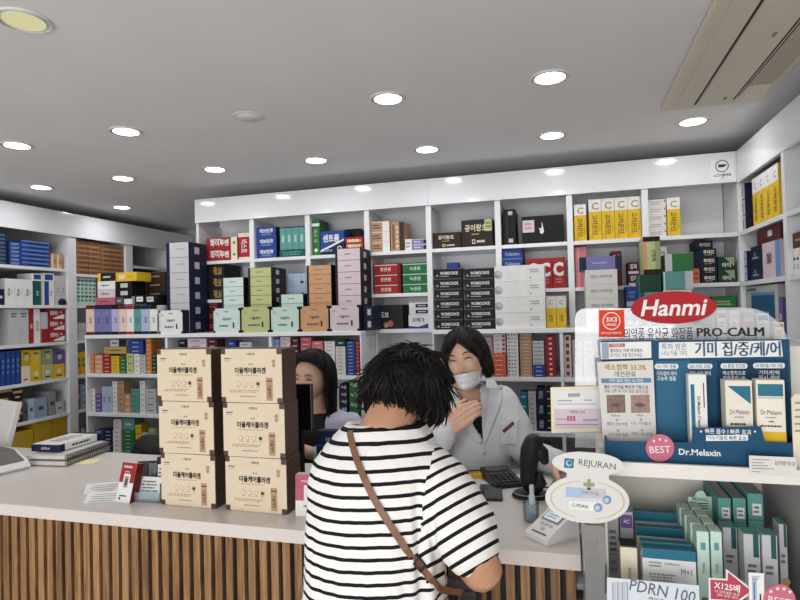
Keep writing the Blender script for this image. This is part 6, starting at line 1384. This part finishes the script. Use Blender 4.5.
# mask loop and mask side
g = MB(); g.tube([HM @ Vector(p) for p in ((.070, .006, .016), (.074, -.014, .004), (.069, -.036, -.016), (.06, -.052, -.03))], .0016, mat('mask_white', (238, 239, 242), .7), 6)
g.tube([HM @ Vector(p) for p in ((.078, .022, .008), (.079, .026, -.014), (.074, .01, -.034), (.062, -.03, -.052))], .0016, _m['mask_white'], 6)
g.obj('mask_loop', t, True)
def mask_on(M, bvh, parent, z0=-.014, z1=-.108, w0=.060, w1=.046, name='face_mask'):
    """pleated mask laid over the lower face"""
    g = MB(); nu, nv = 25, 15; vs = []; fs = []; inv = M.to_3x3(); front = inv @ Vector((0, 1, 0))
    for j in range(nv):
        v = j / (nv - 1)
        for i in range(nu):
            u = i / (nu - 1) * 2 - 1; w = w0 + (w1 - w0) * v; z = z0 + (z1 - z0) * v - .010 * u * u * (1 - v) + .012 * u * u * v
            x = u * w
            hit = bvh.ray_cast(M @ Vector((x, -.3, z)), front)
            loc = (M.inverted() @ hit[0]).y if hit[0] is not None else -.04
            cap = -.110 + .030 * u * u + .018 * max(0, v - .8) / .2 + .3 * max(0, abs(u) - .8) * .1
            y = min(loc - .004, cap + .045 * u * u) if abs(u) < .95 else loc - .003
            y -= .0022 * math.sin(v * 3 * 2 * math.pi) * (1 - u * u)
            vs.append(M @ Vector((x, y, z)))
    for j in range(nv - 1):
        for i in range(nu - 1): fs.append((j * nu + i, j * nu + i + 1, (j + 1) * nu + i + 1, (j + 1) * nu + i))
    g.raw(vs, fs, mat('mask_white', (226, 228, 232), .7)); o = g.obj(name, parent, False); o.data.polygons.foreach_set('use_smooth', [True] * len(o.data.polygons))
    sd = o.modifiers.new('thick', 'SOLIDIFY'); sd.thickness = .0016; sd.offset = -1
    lp = MB()
    for sx in (-1, 1):
        lp.tube([M @ Vector((sx * w0, -.035, z0 - .01)), M @ Vector((sx * .071, -.01, .008)), M @ Vector((sx * .080, .016, .014))], .0013, _m['mask_white'], 5)
        lp.tube([M @ Vector((sx * w1, -.035, z1 + .02)), M @ Vector((sx * .068, -.01, -.04)), M @ Vector((sx * .078, .018, -.022))], .0013, _m['mask_white'], 5)
    lp.obj('ear_loops', o, True, False) if False else None
    return o

# shoulder bag with brown strap
BR = mat('brown_leather', (124, 86, 62), .5, bump=.15); BK_ = mat('bag_leather', (44, 36, 34), .5, bump=.2)
tb = thing('shoulder_bag', 'dark bag on a brown strap across the back of the striped top', 'bag', (-.235, 1.35, .80))
MB().box(-.33, -.215, 1.335, 1.40, .74, .885, BK_, .012).obj('bag_body', tb)
MB().box(-.332, -.213, 1.330, 1.405, .83, .892, BK_, .01).obj('flap', tb)
bs = world_bvh(so); path = []
for px, py in ((348, 419), (350, 433), (353, 447), (358, 463), (365, 480), (373, 497), (383, 514), (394, 531), (406, 549), (418, 564), (430, 578), (441, 590), (450, 601), (458, 612)):
    d = ray(px, py).normalized(); h = bs.ray_cast(EYE, d)
    if h[0] is not None and h[0].y < 1.3: path.append((h[0] - d * .003, h[1]))
pts = [p for p, _ in path]; nrm = [n for _, n in path]
top0 = pts[0]; pre = [(Vector((top0.x + .012, 1.285, 1.235)), Vector((0, .8, .5))), (Vector((top0.x + .006, 1.262, 1.285)), Vector((0, .5, .8))), (Vector((top0.x + .002, top0.y + .03, top0.z + .010)), Vector((0, 0, 1)))]
end = pts[-1]; post = [(Vector((end.x + .03, end.y + .06, end.z - .03)), Vector((.9, -.4, 0))), (Vector((-.262, 1.27, .87)), Vector((1, 0, 0))), (Vector((-.25, 1.335, .86)), Vector((.6, -.6, 0)))]
allp = pre + path + post; g = MB(); vs = []; fs = []; hw = .0068
for k, (p, n) in enumerate(allp):
    tg = (allp[min(k + 1, len(allp) - 1)][0] - allp[max(k - 1, 0)][0]).normalized(); sd = n.cross(tg).normalized()
    for a, b in ((-1, 0), (1, 0), (1, 1), (-1, 1)): vs.append(p + sd * hw * a + n * (.0028 * b))
for k in range(len(allp) - 1):
    for a in range(4): fs.append((k * 4 + a, k * 4 + (a + 1) % 4, k * 4 + 4 + (a + 1) % 4, k * 4 + 4 + a))
g.raw(vs, fs, BR); g.obj('strap', tb)
p, n = path[8]; q = path[9][0]; Mk = frame(p + n * .0032, q - p, n)
MB().box(-.0085, .0085, -.012, -.009, 0, .004, BK_, 0, Mk).box(-.0085, .0085, .009, .012, 0, .004, BK_, 0, Mk).box(-.0095, -.0072, -.012, .012, 0, .004, BK_, 0, Mk).box(.0072, .0095, -.012, .012, 0, .004, BK_, 0, Mk).obj('buckle', tb)
# receipt paper in her hand
o = MB(); o.raw([(-.29, 1.372, 1.02), (-.235, 1.36, .985), (-.22, 1.375, .94), (-.275, 1.39, .972)], [(0, 1, 2, 3)], pm('white')); o = o.obj('receipt'); md = o.modifiers.new('t', 'SOLIDIFY'); md.thickness = .0006
tag(o, 'white slip of paper held in the hand of the striped customer', 'paper')

# ---- pharmacist in the white coat
def brows_eyes(M, parent, closed=True, tilt=0):
    for sx in (-1, 1):
        g = MB(); g.tube([M @ Vector((sx * x, -.0935 + .25 * (x - .014) * .45, z)) for x, z in ((.014, .033), (.026, .0395), (.040, .040), (.052, .033))], [.0014, .0027, .0024, .0010], mat('brow', (62, 48, 42), .7), 6)
        g.obj('eyebrow', parent, True)
        pts = ((.016, .0125), (.024, .0165), (.032, .0175), (.040, .0155), (.047, .0105)) if closed else ((.018, .012), (.025, .0142), (.032, .0145), (.039, .0132), (.045, .0105))
        g = MB(); g.tube([M @ Vector((sx * x, -.0868 + .30 * (x - .018), z)) for x, z in pts], [.0010, .0021, .0025, .0022, .0012], mat('lash', (26, 20, 20), .6), 6)
        g.obj('eyelashes', parent, True)
t = thing('person', 'pharmacist in a white coat with lowered face mask and one hand at her neck', 'person', (-.385, 2.29, 0))
PP = t
hp = at(466.5, 359, 'y', 2.235)
HM2 = Matrix.Translation(hp) @ Matrix.Rotation(R(-6), 4, 'Z') @ Matrix.Rotation(R(-11), 4, 'Y') @ Matrix.Rotation(R(7), 4, 'X')
neck0 = Vector((-.385, 2.285, 1.20))
sr = Vector((-.232, 2.29, 1.185)); er = Vector((-.163, 2.275, .985)); wr = Vector((-.030, 2.075, 1.005))
sl_ = Vector((-.545, 2.29, 1.185)); el_ = at(424, 466, 'y', 2.15); wl_ = at(449, 428, 'y', 2.085)
TP = [(-.385, 2.30, .86, .150, .105), (-.385, 2.30, .95, .150, .105), (-.385, 2.295, 1.05, .160, .108), (-.387, 2.29, 1.13, .168, .10), (-.388, 2.29, 1.18, .160, .09), (-.388, 2.288, 1.215, .120, .072), (-.388, 2.285, 1.24, .07, .055)]
g = MB(); head_geo(g, HM2, SKIN2); loft(g, [(a, b, c, d - .02, e - .02) for a, b, c, d, e in TP], SKIN2)
limb(g, [(-.386, 2.285, 1.17), (-.392, 2.272, 1.235), (hp.x, hp.y + .022, hp.z - .07)], [.06, .05, .05], SKIN2)
limb(g, [sr, er, wr], [.045, .038, .026], SKIN2); limb(g, [sl_, el_, wl_], [.045, .038, .026], SKIN2)
hand_geo(g, frame(wl_, (.74, -.02, .62), (-.22, -.95, .2)), -1, SKIN2, (22, 26, 16), 7, (28, 15), 1.04)
hand_geo(g, frame(wr, (.55, -.75, -.12), (.1, 0, 1)), 1, SKIN2, (24, 30, 20))
body2 = skin_of(g, 'body', t, SKIN2, .0034, 2)
hb = world_bvh(body2)
brows_eyes(HM2, t, True)
mask_on(HM2 @ Matrix.Translation((0, 0, 0)), hb, t, -.036, -.103, .060, .042)
for sx in (-1, 1):
    g = MB(); g.tube([HM2 @ Vector((sx * .059, -.05, -.044)), HM2 @ Vector((sx * .073, -.02, -.004)), HM2 @ Vector((sx * .079, .014, .016))], .0013, _m['mask_white'], 5); g.obj('mask_loop', t, True)
def lim2(phi):
    a = abs((phi + math.pi) % (2 * math.pi) - math.pi)
    f = .082 - .075 * min(1, a / .85) ** 1.3
    if a < .85: return f
    k = min(1, (a - .85) / .3); k = k * k * (3 - 2 * k); return .007 * (1 - k) + (-.082) * k
hair2 = hair_cap('short_hair', t, HM2, .089, .112, .121, lim2, HAIR, .008, .006, .016, 420, .006, 5, .005)
TOPB = mat('black_knit', (20, 20, 22), .8, bump=.1)
g = MB(); loft(g, [(a, b, c, d - .010, e - .010) for a, b, c, d, e in TP[:5]] + [(-.388, 2.288, 1.19, .125, .072)], TOPB); skin_of(g, 'black_top', t, TOPB, .007, 3)
COAT = mat('coat_white', (222, 224, 229), .75, .3, var=.015, vscale=14)
g = MB(); loft(g, [(-.385, 2.31, .42, .175, .13), (-.385, 2.305, .60, .168, .124)] + [(a, b, c, d + .010, e + .012) for a, b, c, d, e in TP[:-1]] + [(-.388, 2.287, 1.245, .082, .064)], COAT)
limb(g, [sr + Vector((-.02, 0, -.005)), sr.lerp(er, .5), er, er.lerp(wr, .5), er.lerp(wr, .92)], [.066, .064, .056, .05, .044], COAT)
limb(g, [sl_ + Vector((.02, 0, -.005)), sl_.lerp(el_, .5), el_, el_.lerp(wl_, .5), el_.lerp(wl_, .9)], [.066, .062, .056, .05, .045], COAT)
def cf(co, n): return co + n * (.003 * mnoise.noise(Vector((co.x * 22, co.y * 22, co.z * 12))) + .0018 * mnoise.noise(Vector((co.x * 50, co.y * 50, co.z * 30))))
coat = skin_of(g, 'white_coat', t, COAT, .0062, 5, cf)
apex = at(483.5, 441, 'y', 2.18); zt2 = 1.262
def vhalf(z): return max(0, (z - apex.z) / (zt2 - apex.z))
bm = bmesh.new(); bm.from_mesh(coat.data); W0 = t.matrix_basis; kill = []
for f in bm.faces:
    c = W0 @ f.calc_center_median(); v = vhalf(c.z)
    xc = apex.x + (-.388 - apex.x) * min(1, v * 1.0); hwid = .062 * v
    if v > 0 and c.y < 2.31 and abs(c.x - xc) < hwid: kill.append(f)
    elif c.z > 1.238 and (Vector((c.x, c.y, 0)) - Vector((-.388, 2.285, 0))).length < .062: kill.append(f)
bmesh.ops.delete(bm, geom=kill, context='FACES'); bm.to_mesh(coat.data); bm.free()
cb = world_bvh(coat)
def lay(points, off):
    out = []
    for x, z in points:
        h = cb.ray_cast(Vector((x, 1.6, z)), Vector((0, 1, 0)))
        y = h[0].y if h[0] is not None and h[0].y < 2.32 else None
        out.append([x, y, z])
    ys = [p[1] for p in out if p[1] is not None]
    for p in out: p[1] = (p[1] if p[1] is not None else (sum(ys) / len(ys) if ys else 2.2)) - off
    return [Vector(p) for p in out]
def strip(name, inner, outer, off, th=.003, m=5, n=14):
    """a flat piece of cloth lying on the coat between two edges"""
    g = MB(); vs = []; fs = []
    def samp(pl, u):
        u *= len(pl) - 1; i = min(int(u), len(pl) - 2); f = u - i; return (pl[i][0] + (pl[i + 1][0] - pl[i][0]) * f, pl[i][1] + (pl[i + 1][1] - pl[i][1]) * f)
    for j in range(n + 1):
        a = samp(inner, j / n); b = samp(outer, j / n)
        rowp = lay([(a[0] + (b[0] - a[0]) * i / m, a[1] + (b[1] - a[1]) * i / m) for i in range(m + 1)], off)
        vs += rowp
    for j in range(n):
        for i in range(m): q = j * (m + 1) + i; fs.append((q, q + 1, q + m + 2, q + m + 1))
    g.raw(vs, fs, COAT); o = g.obj(name, t); o.data.polygons.foreach_set('use_smooth', [True] * len(o.data.polygons))
    md = o.modifiers.new('t', 'SOLIDIFY'); md.thickness = th; md.offset = 0; return o
P2 = lambda px, py, Y=2.19: (lambda q: (q.x, q.z))(at(px, py, 'y', Y))
ri = [P2(483.5, 442), P2(485.5, 425), P2(486.5, 405), P2(486, 386)]; ro = [P2(485, 444), P2(495, 420), P2(502, 401), P2(499, 388)]
li = [P2(482.5, 442), P2(474, 424), P2(463, 404), P2(453, 388)]; lo_ = [P2(481, 444), P2(465, 428), P2(450, 412), P2(444, 396)]
strip('lapel', ri, ro, .005); strip('lapel', li, lo_, .005)
strip('collar', [P2(486, 390), P2(486, 380)], [P2(501, 391), P2(494, 379)], .009)
strip('pocket_patch', [P2(500, 424), P2(500, 448)], [P2(518, 421), P2(518, 447)], .0025, .0022)
o = strip('name_badge', [P2(501.5, 432), P2(503.5, 434.5)], [P2(512, 422.5), P2(514, 425.2)], .008, .003, 3, 2); o.data.materials.clear(); o.data.materials.append(mat('badge_maroon', (122, 40, 60), .4)); o['label'] = 'maroon name badge'
bq = lay([P2(484.5, 453)], .004)[0]
MB().lathe([(.006, 0), (.0065, .0015), (.005, .003)], pm('lgrey'), 18, Matrix.Translation(bq) @ Matrix.Rotation(R(90), 4, 'X')).obj('button', t, True)
g = MB(); ft = lay([P2(484.2 + .0 * k, 444 + 4.2 * k) for k in range(11)], .001); g.tube(ft, .0016, COAT, 6); g.obj('front_seam', t, True)
g = MB()
for x in (-.455, -.315): limb(g, [(x, 2.305, .55), (x, 2.31, .40), (x, 2.30, .09)], [.075, .064, .052], NAVYP)
skin_of(g, 'trousers', t, NAVYP, .009, 3)
foot_pair(t, (-.455, -.315), 2.30, PLAST_W, -1)

# ---- woman with long black hair behind the brown boxes
t = thing('person', 'woman with long black hair in a lilac shirt seated behind the brown boxes', 'person', (-1.05, 2.47, 0))
hp3 = at(312, 377, 'y', 2.40)
HM3 = Matrix.Translation(hp3) @ Matrix.Rotation(R(-4), 4, 'Z') @ Matrix.Rotation(R(3), 4, 'Y') @ Matrix.Rotation(R(10), 4, 'X')
ox, oy = hp3.x + .006, 2.46
TS = [(ox, oy, .70, .155, .12), (ox, oy, .80, .145, .105), (ox, oy - .005, .90, .15, .10), (ox, oy - .01, .98, .168, .098), (ox, oy - .01, 1.03, .158, .085), (ox, oy - .012, 1.06, .11, .068), (ox, oy - .014, 1.085, .062, .052)]
TS = [(a, b, c + .032, d, e) for a, b, c, d, e in TS]
g = MB(); head_geo(g, HM3, SKIN2, .98); loft(g, [(a, b, c, d - .02, e - .02) for a, b, c, d, e in TS], SKIN2)
limb(g, [(ox, oy - .012, 1.06), (ox, oy - .03, 1.12), (hp3.x, hp3.y + .022, hp3.z - .06)], [.054, .048, .047], SKIN2)
ra = [(ox + .155, oy - .005, 1.03), (ox + .19, oy - .05, .85), (ox + .0, oy - .265, .985)]; la = [(ox - .155, oy - .005, 1.03), (ox - .19, oy - .05, .85), (ox - .15, oy - .265, .985)]
for q in (ra, la): limb(g, q, [.042, .036, .025], SKIN2)
hand_geo(g, frame(ra[2], (-.4, -.85, -.05), (0, 0, 1)), 1, SKIN2, (18, 24, 16)); hand_geo(g, frame(la[2], (.4, -.85, -.05), (0, 0, 1)), -1, SKIN2, (18, 24, 16))
body3 = skin_of(g, 'body', t, SKIN2, .0048, 3)
brows_eyes(HM3, t, False)
g = MB(); g.tube([HM3 @ Vector(p) for p in ((-.02, -.090, -.060), (-.008, -.0965, -.057), (0, -.0975, -.0585), (.008, -.0965, -.057), (.02, -.090, -.060))], [.001, .0028, .0026, .0028, .001], LIPS, 6)
g.tube([HM3 @ Vector(p) for p in ((-.017, -.0905, -.061), (0, -.0975, -.0655), (.017, -.0905, -.061))], [.001, .0034, .001], LIPS, 6); g.obj('lips', t, True)
def lim3(phi):
    a = abs((phi + math.pi) % (2 * math.pi) - math.pi)
    if a < 1.08: return .082 - .054 * (a / 1.08) ** 2.4
    k = min(1, (a - 1.08) / .22); k = k * k * (3 - 2 * k); return .028 * (1 - k) + (-.27) * k
hair_cap('long_hair', t, HM3 @ Matrix.Rotation(R(-7), 4, 'X'), .104, .112, .124, lim3, HAIR, .008, .004, .016, 420, .004, 8, .004, 1.0)
LIL = mat('lilac_shirt', (186, 184, 204), .8, var=.02)
g = MB(); loft(g, [(a, b, c, d - .006, e - .006) for a, b, c, d, e in TS[:6]], TOPB); skin_of(g, 'black_top', t, TOPB, .008, 3)
g = MB(); loft(g, [(a, b, c, d + .014, e + .014) for a, b, c, d, e in TS[:-1]], LIL)
for q in (ra, la):
    v = [Vector(p) for p in q]; limb(g, [v[0], v[0].lerp(v[1], .5), v[1], v[1].lerp(v[2], .85)], [.062, .058, .052, .042], LIL)
sh3 = skin_of(g, 'lilac_shirt', t, LIL, .008, 4, cf)
bm = bmesh.new(); bm.from_mesh(sh3.data); W0 = t.matrix_basis
kill = [f for f in bm.faces if (lambda c: c.y < oy and abs(c.x - ox) < .075 and c.z > .78 and c.y < oy - .05)(W0 @ f.calc_center_median())]
bmesh.ops.delete(bm, geom=kill, context='FACES'); bm.to_mesh(sh3.data); bm.free()
g = MB(); loft(g, [(ox, oy + .01, .62, .16, .13), (ox, oy, .70, .16, .125), (ox, oy, .76, .15, .115)], NAVYP)
for sx in (-.08, .08): limb(g, [(ox + sx, oy, .66), (ox + sx, oy - .28, .65), (ox + sx, oy - .27, .30), (ox + sx, oy - .25, .11)], [.08, .06, .05, .045], NAVYP)
skin_of(g, 'trousers', t, NAVYP, .009, 3)
foot_pair(t, (ox - .08, ox + .08), oy - .26, PLAST_B, -1)
ts = thing('stool', 'round stool under the woman with long black hair', 'stool', (ox, oy + .03, 0))
MB().lathe([(.16, .535), (.175, .545), (.175, .565), (.165, .575)], CHF, 28, Matrix.Translation((ox, oy + .03, 0))).obj('seat', ts, True)
MB().lathe([(.025, .03), (.025, .534)], METAL, 16, Matrix.Translation((ox, oy + .03, 0))).obj('post', ts, True)
MB().lathe([(.19, .0005), (.19, .012), (.03, .029)], METAL, 28, Matrix.Translation((ox, oy + .03, 0))).obj('base', ts, True)
